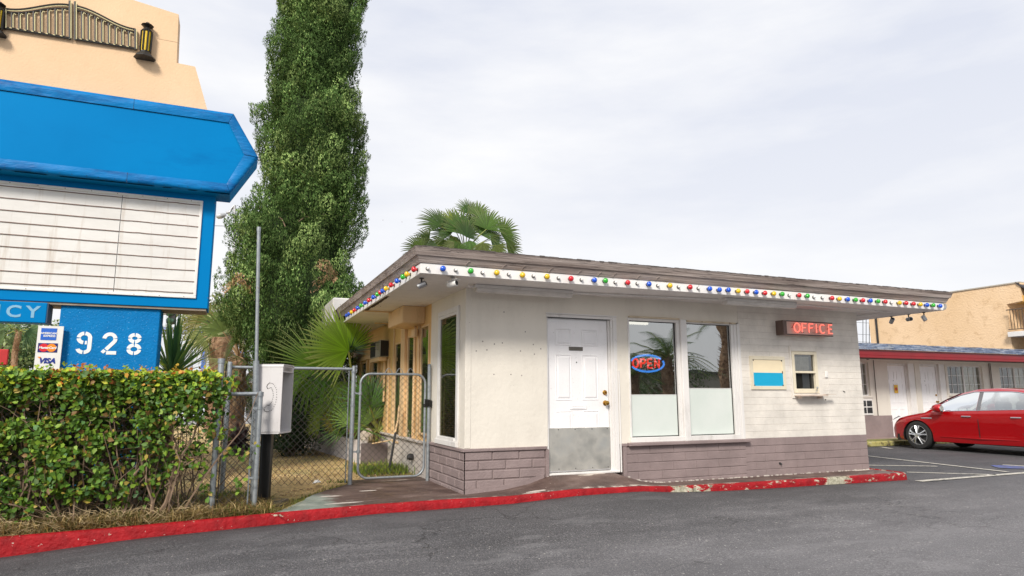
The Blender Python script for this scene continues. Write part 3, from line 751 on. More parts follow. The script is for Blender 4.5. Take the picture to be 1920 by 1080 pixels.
# door ----------------------------------------------------
dx0, dx1, dz0, dz1, dy = 1.172, 2.118, .004, 2.052, .045
mb = MB().box((dx0, dy, dz0), (dx1, dy+.045, dz1), bev=.003)
def panel(x0, x1, z0, z1):
    # moulded ring and raised field
    y = dy-.0004
    def ring(a, ya, b, yb):
        A = [(x0+a, ya, z0+a), (x1-a, ya, z0+a), (x1-a, ya, z1-a), (x0+a, ya, z1-a)]; B = [(x0+b, yb, z0+b), (x1-b, yb, z0+b), (x1-b, yb, z1-b), (x0+b, yb, z1-b)]
        mb.add(A+B, [(0, 1, 5, 4), (1, 2, 6, 5), (2, 3, 7, 6), (3, 0, 4, 7)])
    ring(0, y, .008, y-.008); ring(.008, y-.008, .018, y-.001); ring(.018, y-.001, .024, y-.0005); ring(.024, y-.0005, .046, y-.010)
    mb.quad((x0+.046, y-.010, z0+.046), (x1-.046, y-.010, z0+.046), (x1-.046, y-.010, z1-.046), (x0+.046, y-.010, z1-.046))
for x0, x1 in ((dx0+.125, dx0+.375), (dx0+.535, dx0+.79)):
    panel(x0, x1, 1.68, 1.91); panel(x0, x1, .94, 1.56); panel(x0, x1, .40, .80)
door = part('door', mb, mDoor, office)
mb = MB().box((dx0+.003, dy-.024, .025), (dx1-.003, dy-.0105, .575), bev=.002)
kp = part('kick_plate', mb, mSteel, door)
mb = MB()
for x in (.15, .40, .66, .90):
    for z in (.045, .555): mb.lathe((dx0+x, dy-.024, z), (0, -1, 0), [(0, .007), (.004, .006)], 8)
psplit('screw', mb, mDark, kp)
mb = MB().lathe((2.060, dy, 1.045), (0, -1, 0), [(0, .034), (.012, .034), (.02, .026), (.03, .020), (.034, .019)], 20).box((2.056, dy-.052, 1.03), (2.064, dy-.03, 1.06), bev=.002)
part('deadbolt', mb, mBrass, door, auto=35)
mb = MB().lathe((2.062, dy, .902), (0, -1, 0), [(0, .036), (.008, .036), (.014, .018), (.035, .014), (.042, .026), (.056, .032), (.070, .028), (.076, .012)], 20)
part('door_knob', mb, mBrass, door, auto=35)
mb = MB().box((1.505, dy-.010, .815), (1.765, dy-.001, .885), bev=.004)
ms = part('mail_slot', mb, mDoor, door)
mb = MB(); pts = [(1.54+.016*(1-math.cos(t)) if False else 1.55+.014*math.cos(t), dy-.0115, .851+.014*math.sin(t)) for t in np.linspace(math.pi/2, 3*math.pi/2, 8)]+[(1.72+.014*math.cos(t), dy-.0115, .851+.014*math.sin(t)) for t in np.linspace(-math.pi/2, math.pi/2, 8)]
mb.tube(pts+[pts[0]], .0035, 5); part('slot_flap', mb, mDoor, ms)
mb = MB().box((1.508, dy-.008, 1.615), (1.725, dy-.0006, 1.667), bev=.002)
pl = part('name_plate', mb, simple('engraved_plate', (.10, .09, .075), .4, .2), door)
mb = MB().lathe((1.625, dy, 1.455), (0, -1, 0), [(0, .009), (.005, .008), (.006, .005)], 10)
part('peephole', mb, mBlack, door)
# frame
mb = MB()
mb.box((1.145, -.012, 2.058), (2.20, .10, 2.098), bev=.004).box((1.14, -.022, 2.10), (2.25, .02, 2.118), bev=.003)
mb.box((2.122, .02, -.02), (2.150, .10, 2.057), bev=.003).box((2.150, -.004, -.03), (2.185, .10, 2.057), bev=.003).box((2.186, -.014, -.035), (2.245, .09, 2.099), bev=.004)
mb.box((1.150, .0, -.02), (1.170, .10, 2.057), bev=.003)
mb.tube([(2.263, -.012, -.03), (2.263, -.012, 1.35)], .011, 8)
part('door_frame', mb, mTrim, office)
mb = MB().box((1.15, -.02, -.032), (2.24, .10, -.004), bev=.004)
part('threshold', mb, mTrim, office)
mb = MB().box((1.152, -.016, 2.0525), (2.14, .10, 2.0575))
part('door_gap', mb, mBlack, office)

# roof ----------------------------------------------------
ex, ey, EX1, EY1 = -.836, -.836, 8.06, 4.42
part('soffit', MB().box((ex+.01, ey+.01, ZT), (EX1-.02, 8.9, ZT+.02)), mSoffit, office)
# rot hole on the left soffit edge
mb = MB(); pts = []
for i in range(40):
    y = 1.1+i*.045; wdt = .03+.05*max(0, noise.noise((y*3, 1, 0))+.25)*(1 if 1.3 < y < 2.7 else .5)
    mb.box((ex+.035, y, ZT-.003-.002*rnd.random()), (ex+.035+wdt+rnd.random()*.02, y+.05, ZT+.001))
part('rot_patch', mb, simple('rotted_wood', (.05, .03, .02), .9, .4, 30), office)
mBand = paint('light_strip_paint', (.80, .78, .76), amt=.15, bump=.001, rough=.5)
BZ0, BZ1 = 2.378, 2.497
mb = MB().box((ex, ey, BZ0), (EX1-.03, ey+.03, BZ1), bev=.003).box((ex+.0005, ey+.031, BZ0), (ex+.03, EY1, BZ1), bev=.003).box((EX1-.06, ey+.031, BZ0+.001), (EX1-.031, 5.0, BZ1), bev=.003)
band = part('light_strip', mb, mBand, office)
mb = MB()
for x in (3.05, 5.88): mb.box((x, ey-.0015, BZ0+.002), (x+.006, ey, BZ1-.002))
psplit('strip_joint', mb, simple('joint_gap_grey', (.35, .33, .31), .8), band)  # grey joint lines across the light strip
# lapped, weathered fascia boards flaring outwards
m = Mat('weathered_fascia')
stv = (.35, 2.2, 9)
a = m.ramp(m.noise(1.6, 8, .7, stv), [(.3, (.17, .13, .115)), (.45, (.30, .245, .22)), (.62, (.42, .36, .33)), (.8, (.52, .46, .42))])
a = m.mix(m.ramp(m.noise(3.1, 8, .75, (.5, 3, 16)), [(.36, .9), (.43, 0.0)]), a, (.045, .03, .026))
mFas = m.set(a, .9, m.bump(m.noise(2, 8, .7, (.6, 4, 14)), .02))
def board(p0, p1, out, z0, z1, o0, o1, th=.02, step=.25):
    """flaring board along an eave edge from p0 to p1; 'out' is the outward direction; corners mitred by extending"""
    p0, p1, out = Vector(p0), Vector(p1), Vector(out); d = (p1-p0); Ln = d.length; d.normalize(); n = max(2, int(Ln/step)); vs = []; fs = []
    for i in range(n+1):
        t = i/n
        for (z, o_) in ((z0, o0), (z1, o1), (z1, o1-th-.02), (z0, o0-th)):
            e = (o_)*(1-2*t) if True else 0
            j = .006*noise.noise((p0.x*3+t*Ln*.9, z*9, 5)) if 0 < i < n else 0
            q = p0+d*(t*Ln)-d*o_*(1 if i == 0 else 0)+d*o_*(1 if i == n else 0)+out*o_
            vs.append((q.x, q.y, z+j))
    for i in range(n):
        for k in range(4): fs.append((i*4+k, i*4+(k+1) % 4, (i+1)*4+(k+1) % 4, (i+1)*4+k))
    fs += [(0, 1, 2, 3), tuple(4*n+k for k in range(4))]
    return vs, fs
fa = MB()
for z0, z1, o0, o1 in ((2.500, 2.585, .012, .052), (2.578, 2.640, .062, .085), (2.636, 2.668, .078, .096)):
    fa.add(*board((ex, ey, 0), (EX1, ey, 0), (0, -1, 0), z0, z1, o0, o1))
    fa.add(*board((EX1, ey, 0), (EX1, 8.8, 0), (1, 0, 0), z0, z1, o0, o1))
    fa.add(*board((ex, 4.9, 0), (ex, ey, 0), (-1, 0, 0), z0, z1, o0, o1))
part('fascia', fa, mFas, office)
# broken splinters and tar drips of the fascia
mb = MB()
for i in range(60):
    x = rnd.uniform(ex, EX1); z = rnd.choice((2.583, 2.640, 2.503)); l = rnd.uniform(.03, .18)
    o_ = {2.583: .058, 2.640: .09, 2.503: .018}[z]
    mb.add([(x, ey-o_, z), (x+l, ey-o_, z-.002), (x+l*.6, ey-o_-.004, z+rnd.uniform(.006, .014)), (x+l*.2, ey-o_-.003, z+.008)], [(0, 1, 2, 3)])
for i in range(9):
    x = ex+.5+i*.33+rnd.random()*.2; mb.tube([(x, ey-.02, 2.50), (x+.02, ey-.03, 2.53), (x+.05, ey-.045, 2.555)], .005, 4)
tag(part('fascia_splinters', mb, mFas, office), kind='stuff')
mb = MB().box((ex-.085, ey-.085, 2.655), (EX1+.085, 8.9, 2.672)).box((ex-.06, 4.9, 2.50), (EX1, 8.9, 2.654))
for i in range(140):
    x = ex-.08+i*.064; mb.box((x, ey-.098+rnd.uniform(-.004, .006), 2.668), (x+.063, ey-.07, 2.674+rnd.random()*.007))
part('roof_felt', mb, simple('roof_felt', (.10, .085, .08), .95, .3, 10, .01), office)
# rear raised roof piece seen left of the eave
part('rear_roof_box', MB().box((-.95, 5.4, 2.45), (-.2, 9.5, 2.95), bev=.02), mTrim, office)
# side walls out of sight
part('rear_wall', MB().box((W-.14, .001, -.2), (W, 9, ZT)).box((0, 8.86, -.2), (W-.141, 9, ZT)), mBlock, office)

# bulbs ---------------------------------------------------
def bulbmat(n_, c):
    m = Mat(n_); return m.set(c, .12, None, 0, Specular_IOR_Level=.7, Coat_Weight=.5, Coat_Roughness=.05)
BM = {'b': bulbmat('bulb_blue', (.004, .09, .62)), 'g': bulbmat('bulb_green', (.03, .42, .03)), 'y': bulbmat('bulb_yellow', (.80, .52, .01)), 'r': bulbmat('bulb_red', (.62, .008, .02)), 'c': bulbmat('bulb_clear', (.78, .77, .75))}
mSock = simple('bulb_socket', (.05, .05, .05), .5)
def bulb_mesh(k):
    s_ = 1.06; mb = MB(); mb.lathe((0, 0, 0), (0, -1, 0), [(0, .021), (.006, .021), (.008, .014)], 12, 1)
    if k == 'c': mb.lathe((0, 0, 0), (0, -1, 0), [(.006, .010), (.016, .016), (.028, .017), (.038, .010), (.042, .002)], 12, 0)
    else: mb.lathe((0, 0, 0), (0, -1, 0), [(.006, .014), (.018, .016), (.030, .027), (.044, .033), (.058, .030), (.068, .019), (.073, .003)], 16, 0)
    mb.v = [(a*s_, b*s_, c*s_) for a, b, c in mb.v]; me = mb.mesh('light_bulb', [BM[k], mSock], True); return me
BMesh = {k: bulb_mesh(k) for k in 'bgyrc'}
seqA = [(78, 'c'), (178, 'b'), (265, 'c'), (363, 'g'), (443, 'c'), (538, 'y'), (618, 'c'), (710, 'y'), (783, 'c'), (873, 'y'), (950, 'c'), (1033, 'r'), (1103, 'c'), (1188, 'b'), (1262, 'g'), (1328, 'c'), (1410, 'r'), (1475, 'c'), (1553, 'b'), (1612, 'c'), (1692, 'y'), (1750, 'c'), (1826, 'r'), (1882, 'c')]
seqB = [(117, 'b'), (187, 'b'), (252, 'b'), (322, 'y'), (387, 'r'), (452, 'b'), (514, 'r'), (578, 'y'), (640, 'g'), (690, 'c'), (762, 'r'), (822, 'g'), (868, 'c'), (928, 'c'), (998, 'r'), (1052, 'y'), (1112, 'b'), (1168, 'g'), (1220, 'r'), (1275, 'b'), (1330, 'g'), (1382, 'r'), (1425, 'c'), (1485, 'y'), (1532, 'r'), (1585, 'r'), (1635, 'y'), (1682, 'b'), (1728, 'g'), (1778, 'b')]
pts = [(780+a/3.556, k) for a, k in seqA]+[(1300+a/3.84, k) for a, k in seqB]
wb = worigin(band)
for u, k in pts:
    v = 503.5+(u-788)*.0772; x = aty(u, v, ey-(.04 if k != 'c' else .01)).x
    o = bpy.data.objects.new('light_bulb', BMesh[k]); COL.objects.link(o); o.parent = band; o.location = Vector((x, ey-.0005, 2.437+rnd.uniform(-.004, .004)))-wb
    o.rotation_euler = (rnd.uniform(-.06, .06), 0, rnd.uniform(-.06, .06))
for cx_, cy_, k in [(1055, 390, 'r'), (965, 455, 'y'), (915, 485, 'g'), (840, 535, 'b'), (765, 590, 'r'), (700, 640, 'y'), (655, 670, 'b'), (628, 695, 'r'), (592, 720, 'g'), (540, 750, 'b'), (483, 800, 'r'), (435, 832, 'b'), (383, 873, 'g'), (340, 895, 'b'), (298, 930, 'r'), (262, 950, 'y'), (232, 970, 'b'), (200, 993, 'b')]:
    y = hit(620+cx_/6.75, 450+cy_/6.75, 'x', ex-.045).y
    o = bpy.data.objects.new('light_bulb', BMesh[k]); COL.objects.link(o); o.parent = band; o.location = Vector((ex-.0005, y, 2.437))-wb; o.rotation_euler = (0, 0, -math.pi/2)
# ------------------------------------------------------------------ things on the office
def tube_light(x0, x1, yc, label, end='l'):
    z = ZT-.001; t = thing('tube_light', label, 'light fixture', ((x0+x1)/2, yc, z), 'tube lights under the eave')
    mb = MB().box((x0, yc-.05, z-.045), (x1, yc+.05, z-.002), bev=.004); part('housing', mb, mTrim, t)
    mb = MB(); n = 8; prof = [(-.062, 0), (-.062, -.02), (-.045, -.045), (0, -.055), (.045, -.045), (.062, -.02), (.062, 0)]
    A = [(x0+.02, yc+a, z-.0455+b) for a, b in prof]; B = [(x1-.02, yc+a, z-.0455+b) for a, b in prof]; k = len(A)
    mb.add(A+B, [(i, i+1, k+i+1, k+i) for i in range(k-1)]+[tuple(range(k))[::-1], tuple(range(k, 2*k))])
    part('diffuser', mb, simple('fixture_diffuser', (.62, .59, .56), .45, .12), t)
    if end == 'l': part('cable_clip', MB().tube([(x0, yc, z-.03), (x0-.06, yc, z-.035), (x0-.08, yc, z-.01)], .012, 6), mTrim, t)
    return t
tube_light(.0, 1.385, -.30, 'long closed tube light under the eave above the white door')
tube_light(3.70, 5.05, -.56, 'long open tube light under the eave above the window and sign', 'n')
single('conduit_pipe', MB().tube([(1.39, -.26, ZT-.018), (3.66, -.5, ZT-.018)], .013, 8), mTrim, 'thin white conduit on the soffit linking the two tube lights', 'conduit', (3, -.4, ZT))
single('conduit_pipe', MB().tube([(5.06, -.52, ZT-.018), (7.35, -.40, ZT-.018), (7.0, .9, ZT-.018)], .010, 8), mTrim, 'thin white conduit on the soffit right of the second tube light', 'conduit', (6, -.4, ZT))
def cam_obj(name, label, cat, loc, rz, tilt, kind, group=None):
    t = thing(name, label, cat, loc, group)
    def Mx(dx=0, dy=0, dz=0): return Matrix.Translation(Vector((dx, dy, dz)))@Matrix.Rotation(rz, 4, 'Z')@Matrix.Rotation(tilt, 4, 'X')
    part('bracket', MB().lathe((0, 0, 0), (0, 0, -1), [(0, .028), (.008, .028), (.012, .010), (.05, .010)], 10).tube([(0, 0, -.045), (0, -.01, -.07)], .010, 8), mDark if kind != 'w' else mAlum, t, local=True)
    if kind == 'w':
        mb = MB().lathe((0, .06, 0), (0, -1, 0), [(0, .030), (.01, .036), (.12, .036), (.125, .034)], 16).xf(Mx(dz=-.085)); part('camera_body', mb, mWhite, t, local=True, auto=40)
        mb = MB().box((-.042, -.10, .034), (.042, .05, .040), bev=.003).xf(Mx(dz=-.085)); part('sun_hood', mb, mWhite, t, local=True)
        mb = MB().lathe((0, -.066, 0), (0, -1, 0), [(0, .030), (.002, .028)], 14).xf(Mx(dz=-.085)); part('lens', mb, mBlack, t, local=True)
    elif kind == 'c':
        mb = MB().lathe((0, .05, 0), (0, -1, 0), [(0, .022), (.01, .034), (.11, .036), (.112, .030)], 14).xf(Mx(dz=-.085)); part('lamp_body', mb, mAlum, t, local=True, auto=40)
        mb = MB().lathe((0, -.063, 0), (0, -1, 0), [(0, .028), (.002, .02)], 12).xf(Mx(dz=-.085)); part('lens', mb, mBlack, t, local=True)
    else:
        mb = MB().box((-.075, -.02, -.05), (.075, .03, .05), bev=.008).xf(Mx(dz=-.10)); part('lamp_body', mb, mAlum, t, local=True)
        mb = MB().box((-.062, -.024, -.040), (.062, -.0205, .040), bev=.001).xf(Mx(dz=-.10)); part('lens', mb, simple('lamp_lens', (.25, .25, .25), .15), t, local=True)
    return t
cam_obj('security_camera', 'white bullet camera under the eave, left of the long tube light', 'camera', (-.42, -.72, ZT-.005), R(35), R(-8), 'w')
cam_obj('spotlight', 'small silver cylindrical lamp hanging at the left front corner of the eave', 'spotlight', (-.73, -.50, ZT-.004), R(60), R(-22), 'c')
g = 'lamps and cameras under the right end of the eave'
cam_obj('spotlight', 'grey tilted spotlight farthest back of the three under the right end of the eave', 'spotlight', (8.02, .12, ZT-.001), R(-25), R(-40), 'c', g)
cam_obj('security_camera', 'dark round camera between the two lamps under the right end of the eave', 'camera', (8.03, -.20, ZT-.001), R(-20), R(0), 'c', g)
cam_obj('floodlight', 'grey square floodlight nearest the tip of the right end of the eave', 'floodlight', (8.0, -.50, ZT-.001), R(40), R(-25), 'f', g)
mb = MB()
for k in range(7):
    a_ = k*.9; mb.box((EX1-.06+.01*k, ey-.03+.008*math.cos(a_), 2.39+.014*k), (EX1-.02+.01*math.sin(a_), ey+.02, 2.40+.014*k))
single('metal_corner_cap', mb, mAlum, 'crumpled silver metal cap at the right tip of the light strip', 'corner cap', (EX1-.04, ey, 2.43))

# OFFICE neon sign
nx0, nx1, nz0, nz1, ny = 5.20, 6.245, 1.945, 2.165, -.16
t = thing('neon_office_sign', 'grey box sign on the block wall with red neon letters reading OFFICE', 'neon sign', ((nx0+nx1)/2, 0, 2.07))
mNS = simple('sign_box_paint', (.60, .42, .35), .5, .2, 5)
mb = MB().box((nx0, ny, nz0), (nx1, -.001, nz1), bev=.004); part('sign_box', mb, mNS, t)
part('end_plate', MB().box((nx0-.004, ny-.004, nz0-.004), (nx0+.07, -.002, nz1+.004), bev=.003), simple('sign_end_brown', (.13, .085, .07), .5), t)
part('box_rim', MB().box((nx0+.071, ny-.006, nz0-.003), (nx1+.003, ny+.02, nz0+.012), bev=.002).box((nx0+.071, ny-.006, nz1-.012), (nx1+.003, ny+.02, nz1+.003), bev=.002), mDark, t)
mNeon = emis('neon_red', (1, .13, .09), 2.2)
def arc(cx, cz, rx, rz, a0, a1, n=16): return [(cx+rx*math.cos(R(a)), ny-.035, cz+rz*math.sin(R(a))) for a in np.linspace(a0, a1, n)]
Hh = .138; zb_ = 1.988; zt_ = zb_+Hh; zm = (zb_+zt_)/2; yN = ny-.035
mb = MB()
def st(pts): mb.tube(pts, .0062, 6)
x = 5.60; st(arc(x+.055, zm, .055, Hh/2, 80, 440, 24))
for x in (5.745, 5.88): st([(x+.005, yN, zb_), (x+.012, yN, zt_), (x+.09, yN, zt_)]); st([(x+.01, yN, zm+.006), (x+.075, yN, zm+.006)])
st([(6.03, yN, zb_), (6.035, yN, zt_)])
st(arc(6.155, zm, .052, Hh/2, 50, 310, 18))
x = 6.265; st([(x+.085, yN, zt_), (x+.02, yN, zt_), (x+.008, yN, zm), (x+.012, yN, zb_), (x+.085, yN, zb_)]); st([(x+.01, yN, zm), (x+.07, yN, zm)])
mb.v = [(5.39+(a-5.60)*1.085, b, c) for a, b, c in mb.v]; part('neon_tube', mb, mNeon, t, smooth=True)
mb = MB()
for x in (5.56, 5.73, 5.95, 6.05, 6.26): mb.tube([(x, yN, zb_-.004 if int(x*100) % 2 else zm), (x+.05, yN+.002, zb_-.004 if int(x*100) % 2 else zt_)], .004, 5); mb.tube([(x+.02, yN, zm), (x+.02, ny, zm)], .004, 5)
mb.v = [(5.39+(a-5.60)*1.085, b, c) for a, b, c in mb.v]; psplit('electrode', mb, mBlack, t)

# OPEN neon sign behind the left window pane
t = thing('neon_open_sign', 'glowing red OPEN sign inside a blue oval ring behind the left window pane', 'neon sign', (2.83, .09, 1.46))
cx, cz, yy = 2.81, 1.462, .085
mb = MB(); E_ = lambda a: (cx+.285*math.cos(R(a)), yy, cz+.118*math.sin(R(a)))
mb.tube([E_(a) for a in np.linspace(35, 163, 30)], .015, 6); mb.tube([E_(a) for a in np.linspace(205, 395-15, 34)], .015, 6)
part('blue_ring', mb, emis('neon_blue', (.04, .28, 1), 3), t, smooth=True)
mb = MB(); h = .062
def so_(pts): mb.tube([(p[0], yy-.004, p[1]) for p in pts], .0155, 6)
so_([(cx-.205+.045*math.cos(a), cz+h*math.sin(a)) for a in np.linspace(0, 2*math.pi, 20)])
x = cx-.115; so_([(x, cz-h), (x, cz+h), (x+.05, cz+h), (x+.072, cz+h*.75), (x+.072, cz+h*.3), (x+.05, cz), (x, cz)])
x = cx+.005; so_([(x+.07, cz+h), (x, cz+h), (x, cz-h), (x+.07, cz-h)]); so_([(x, cz), (x+.06, cz)])
x = cx+.125; so_([(x, cz-h), (x, cz+h), (x+.075, cz-h), (x+.075, cz+h)])
part('red_letters', mb, emis('neon_red_open', (1, .02, .015), 2.6), t, smooth=True)
part('backing_board', MB().box((cx-.24, yy+.02, cz-.09), (cx+.24, yy+.035, cz+.09), bev=.01), mBlack, t)
single('reflection_bar', MB().box((2.6, 1.6, 2.22), (3.9, 1.68, 2.26), bev=.004), emis('reflection_glow', (1, .95, .85), 2), 'glowing bar added inside the office to imitate a tube light reflected in the left pane', 'glow bar', (3.2, 1.64, 2.24))  # added emitter standing in for a tube light's reflection in the pane

# notice board
t = thing('notice_board', 'white framed board, cream above and bright blue below, on the block wall', 'notice board', (4.975, 0, 1.35))
x0, x1, z0, z1 = 4.62, 5.325, 1.09, 1.605
mb = MB(); f = .055
mb.box((x0, -.022, z0), (x1, 0, z0+f), bev=.003).box((x0, -.022, z1-f), (x1, 0, z1), bev=.003).box((x0, -.0215, z0+f), (x0+f, 0, z1-f), bev=.003).box((x1-f, -.0215, z0+f), (x1, 0, z1-f), bev=.003)
part('board_frame', mb, mSW, t)
zm_ = z0+f+(z1-z0-2*f)*.5
part('cream_panel', MB().box((x0+f, -.012, zm_), (x1-f, -.0015, z1-f)), simple('panel_cream', (.84, .72, .50), .5, .03), t)
part('blue_panel', MB().box((x0+f, -.013, z0+f), (x1-f, -.0015, zm_+.002)), simple('panel_blue', (.0, .36, .60), .45, .03), t)
mb = MB()
for xx in (x0+f+.01, x1-f-.01):
    for zz in (z0+f+.01, z1-f-.01): mb.lathe((xx, -.013, zz), (0, -1, 0), [(0, .012), (.006, .010)], 8)
mb.box((x1-f-.012, -.018, zm_-.01), (x1-f-.002, -.012, zm_+.03))
psplit('screw', mb, mDark, t)
mb = MB().box((6.165, -.026, 1.28), (6.235, 0, 1.385), bev=.012).box((6.19, -.032, 1.32), (6.21, -.026, 1.345), bev=.003)
single('door_bell', mb, mWhite, 'small white push button on the block wall right of the service window', 'bell', (6.2, 0, 1.33), auto=30)
single('wall_spigot', MB().tube([(5.10, 0, -.03), (5.10, -.03, -.03), (5.10, -.04, -.045)], .012, 8).lathe((5.10, 0, -.03), (0, -1, 0), [(0, .022), (.006, .02)], 10), mDark, 'small dark pipe stub low on the mauve wall below the notice board', 'pipe stub', (5.1, 0, -.03))
single('stray_cable', MB().tube([(6.55, -.006, 1.07), (6.58, -.02, 1.05)], .006, 5).lathe((6.15, -.004, .93), (0, -1, 0), [(0, .012), (.004, .010)], 8), mBlack, 'two small black fixings on the block wall beside the service window', 'wall fixing', (6.3, 0, 1))

# air conditioner on the tan side
t = thing('air_conditioner', 'boxy grey window air conditioner sticking out of the tan side wall', 'air conditioner', (-.1, 4.9, 1.74))
part('casing', MB().box((-.17, 4.48, 1.74), (.0, 5.4, 2.055), bev=.01), paint('ac_paint', (.42, .39, .34), amt=.4), t)
mb = MB()
for i in range(5): mb.box((-.155+i*.03, 4.468, 1.76), (-.14+i*.03, 4.478, 2.04))
mb.box((-.16, 4.474, 1.75), (-.01, 4.4795, 2.045)); part('side_louvre', mb, mBlack, t)
mb = MB().box((-.176, 4.9, 1.76), (-.1705, 5.38, 2.04))
for i in range(9): mb.box((-.184, 4.91, 1.77+i*.03), (-.1765, 5.37, 1.782+i*.03))
part('rear_grille', mb, mDark, t)

# ------------------------------------------------------------------ chain link
def chain(mb, P, u0, u1, z0, z1, cell=.086, r=.0034, top=None):
    """diamond mesh: zigzag wires in the plane given by P(u,z,d); top: optional clip function z_max(u)"""
    hgt = z1-z0; rows_ = int(hgt/cell*1.0); cz = hgt/rows_; n = int((u1-u0)/cell); cu = (u1-u0)/n
    for dirn in (1, -1):
        for k in range(-rows_, n+rows_+1):
            # straight diagonal with a slight weave
            pts = []; x = u0+k*cu; 
            for j in range(rows_+1):
                xx = x+dirn*j*cu; zz = z0+j*cz
                if u0-1e-6 <= xx <= u1+1e-6: pts.append((xx, zz, ((j+k) % 2-.5)*.004*dirn))
            if len(pts) > 1:
                n_ = len(pts); V = []; F = []
                for (a_, b_, c_) in pts: V += [P(a_-r, b_, c_-r), P(a_+r, b_, c_-r), P(a_, b_, c_+r*1.2)]
                for i in range(n_-1):
                    for q in range(3): F.append((i*3+q, i*3+(q+1) % 3, (i+1)*3+(q+1) % 3, (i+1)*3+q))
                mb.add(V, F)
def post(mb, x, y, z0, z1, r=.030, cap=True):
    mb.lathe((x, y, z0), (0, 0, 1), [(0, r), (z1-z0-.02, r), (z1-z0, r*.92), (z1-z0+.012, r*.5)], 12)
def clamp(mb, x, y, z, r=.036, h=.022, arm=0):
    mb.lathe((x, y, z), (0, 0, 1), [(0, r), (h, r)], 12)
    if arm: mb.box((x+min(0, arm), y-.012, z+.002), (x+max(0, arm), y+.012, z+h-.002))
# fence along the kerb, half swallowed by the hedge
fy = -.12
t = thing('chain_link_fence', 'low galvanised chain link fence along the kerb, its left part swallowed by the hedge', 'fence', (-4.5, fy, -.24))
mb = MB(); post(mb, -2.43, fy, -.25, 1.045, .027); clamp(mb, -2.43, fy, 1.0, .034, .05)
for z in (.86, .46, .12): clamp(mb, -2.43, fy, z, .033, .024, -.07)
part('post', mb, mGalv, t, smooth=False, auto=35)
for x in (-5.3, -7.9): mb = MB(); post(mb, x, fy, -.4, 1.0, .027); part('post', mb, mGalv, t, auto=35)
mb = MB(); post(mb, -2.85, fy+.02, -.3, 1.40, .032); clamp(mb, -2.85, fy+.02, 1.36, .038, .05)
part('tall_post', mb, mGalv, t, auto=35)
part('top_rail', MB().tube([(-9.5, fy, 1.0), (-4.8, fy, 1.004), (-2.46, fy, 1.03)], .021, 10), mGalv, t, auto=40)
mb = MB().tube([(-2.50, fy, -.2), (-2.50, fy, 1.0)], .008, 5); part('tension_bar', mb, mGalv, t)
mb = MB(); chain(mb, lambda u, z, d: (u, fy+d, z+.0), -5.5, -2.47, -.22, 1.01); part('wire_mesh', mb, mWire, t)
# fence from the hedge to the gate
fy = 1.5
t = thing('chain_link_fence', 'galvanised chain link fence with a top rail between the phone stand and the gate', 'fence', (-1.95, fy, -.2))
mb = MB(); post(mb, -2.76, fy-.05, -.3, 1.44, .032); part('post', mb, mGalv, t, auto=35)
mb = MB(); post(mb, -1.145, fy, -.26, 1.415, .030)
for z in (1.33, .86, .42, .05): clamp(mb, -1.145, fy, z, .036, .024)
part('post', mb, mGalv, t, auto=35)
part('top_rail', MB().tube([(-2.76, fy, 1.383), (-1.16, fy, 1.378)], .021, 10), mGalv, t, auto=40)
mb = MB(); chain(mb, lambda u, z, d: (u, fy+d, z), -2.73, -1.18, -.17, 1.365); part('wire_mesh', mb, mWire, t)
mb = MB(); chain(mb, lambda u, z, d: (-2.80+d, u, z), -.05, 1.45, -.2, 1.36); part('side_mesh', mb, mWire, t)
mb = MB().tube([(-1.21, fy, -.17), (-1.21, fy, 1.36)], .008, 5); part('tension_bar', mb, mGalv, t)
# gate
t = thing('chain_link_gate', 'closed chain link gate with rounded tube frame and wire loops on top', 'gate', (-.56, fy, -.17))
gx0, gx1, gz0, gz1, rr = -1.045, -.105, -.125, 1.315, .14
fr = []
for (cx_, cz_, a0) in ((gx1-rr, gz1-rr, 0), (gx0+rr, gz1-rr, 90), (gx0+rr, gz0+rr, 180), (gx1-rr, gz0+rr, 270)):
    fr += [(cx_+rr*math.cos(R(a)), fy, cz_+rr*math.sin(R(a))) for a in np.linspace(a0, a0+90, 8)]
part('gate_frame', MB().tube(fr+[fr[0]], .018, 10, cap=False), mGalv, t, auto=50)
mb = MB(); chain(mb, lambda u, z, d: (u, fy+d, z), gx0+.02, gx1-.02, gz0+.01, gz1-.01); part('wire_mesh', mb, mWire, t)
mb = MB()
for i in range(3):
    x = gx0+.36+i*.16; mb.tube([(x+.09*s_-.02*(1-s_), fy, gz1+.015+.07*math.sin(math.pi*s_)**1.3) for s_ in np.linspace(0, 1, 9)], .0045, 5)
psplit('wire_loop', mb, mGalv, t)
for z in (1.02, .22):
    mb = MB(); clamp(mb, gx0, fy, z, .028, .04); mb.box((gx0-.09, fy-.01, z+.01), (gx0, fy+.01, z+.03)); part('hinge', mb, mGalv, t)
mb = MB().lathe((gx1, fy, .84), (0, 0, 1), [(0, .026), (.05, .026)], 10)
for k in range(5): mb.tube([(gx1+.05+.055*math.cos(a), fy+.05*math.sin(a), .84+.02*k+.03*math.sin(a*.5)) for a in np.linspace(0, 2*math.pi, 14)], .010, 5)
part('lock_chain', mb, mBlack, t)
mb = MB(); post(mb, -.045, fy, -.22, 1.46, .027); single('gate_post', mb, mGalv, 'slim galvanised gate post standing against the corner of the office wall', 'post', (-.045, fy, -.2), auto=35)

# tall bare pole
mb = MB(); px, py = -2.475, .03
mb.tube([(-2.43, py, -.3), (-2.49, py, 1.40)], .034, 12).tube([(-2.487, py, 1.38), (-2.548, py, 2.92)], .020, 12).lathe((-2.548, py, 2.90), (0, 0, 1), [(0, .023), (.05, .023), (.055, .012)], 12)
single('steel_pole', mb, mGalv, 'tall bare galvanised pole rising beside the phone hood', 'pole', (-2.43, py, -.3), auto=40)

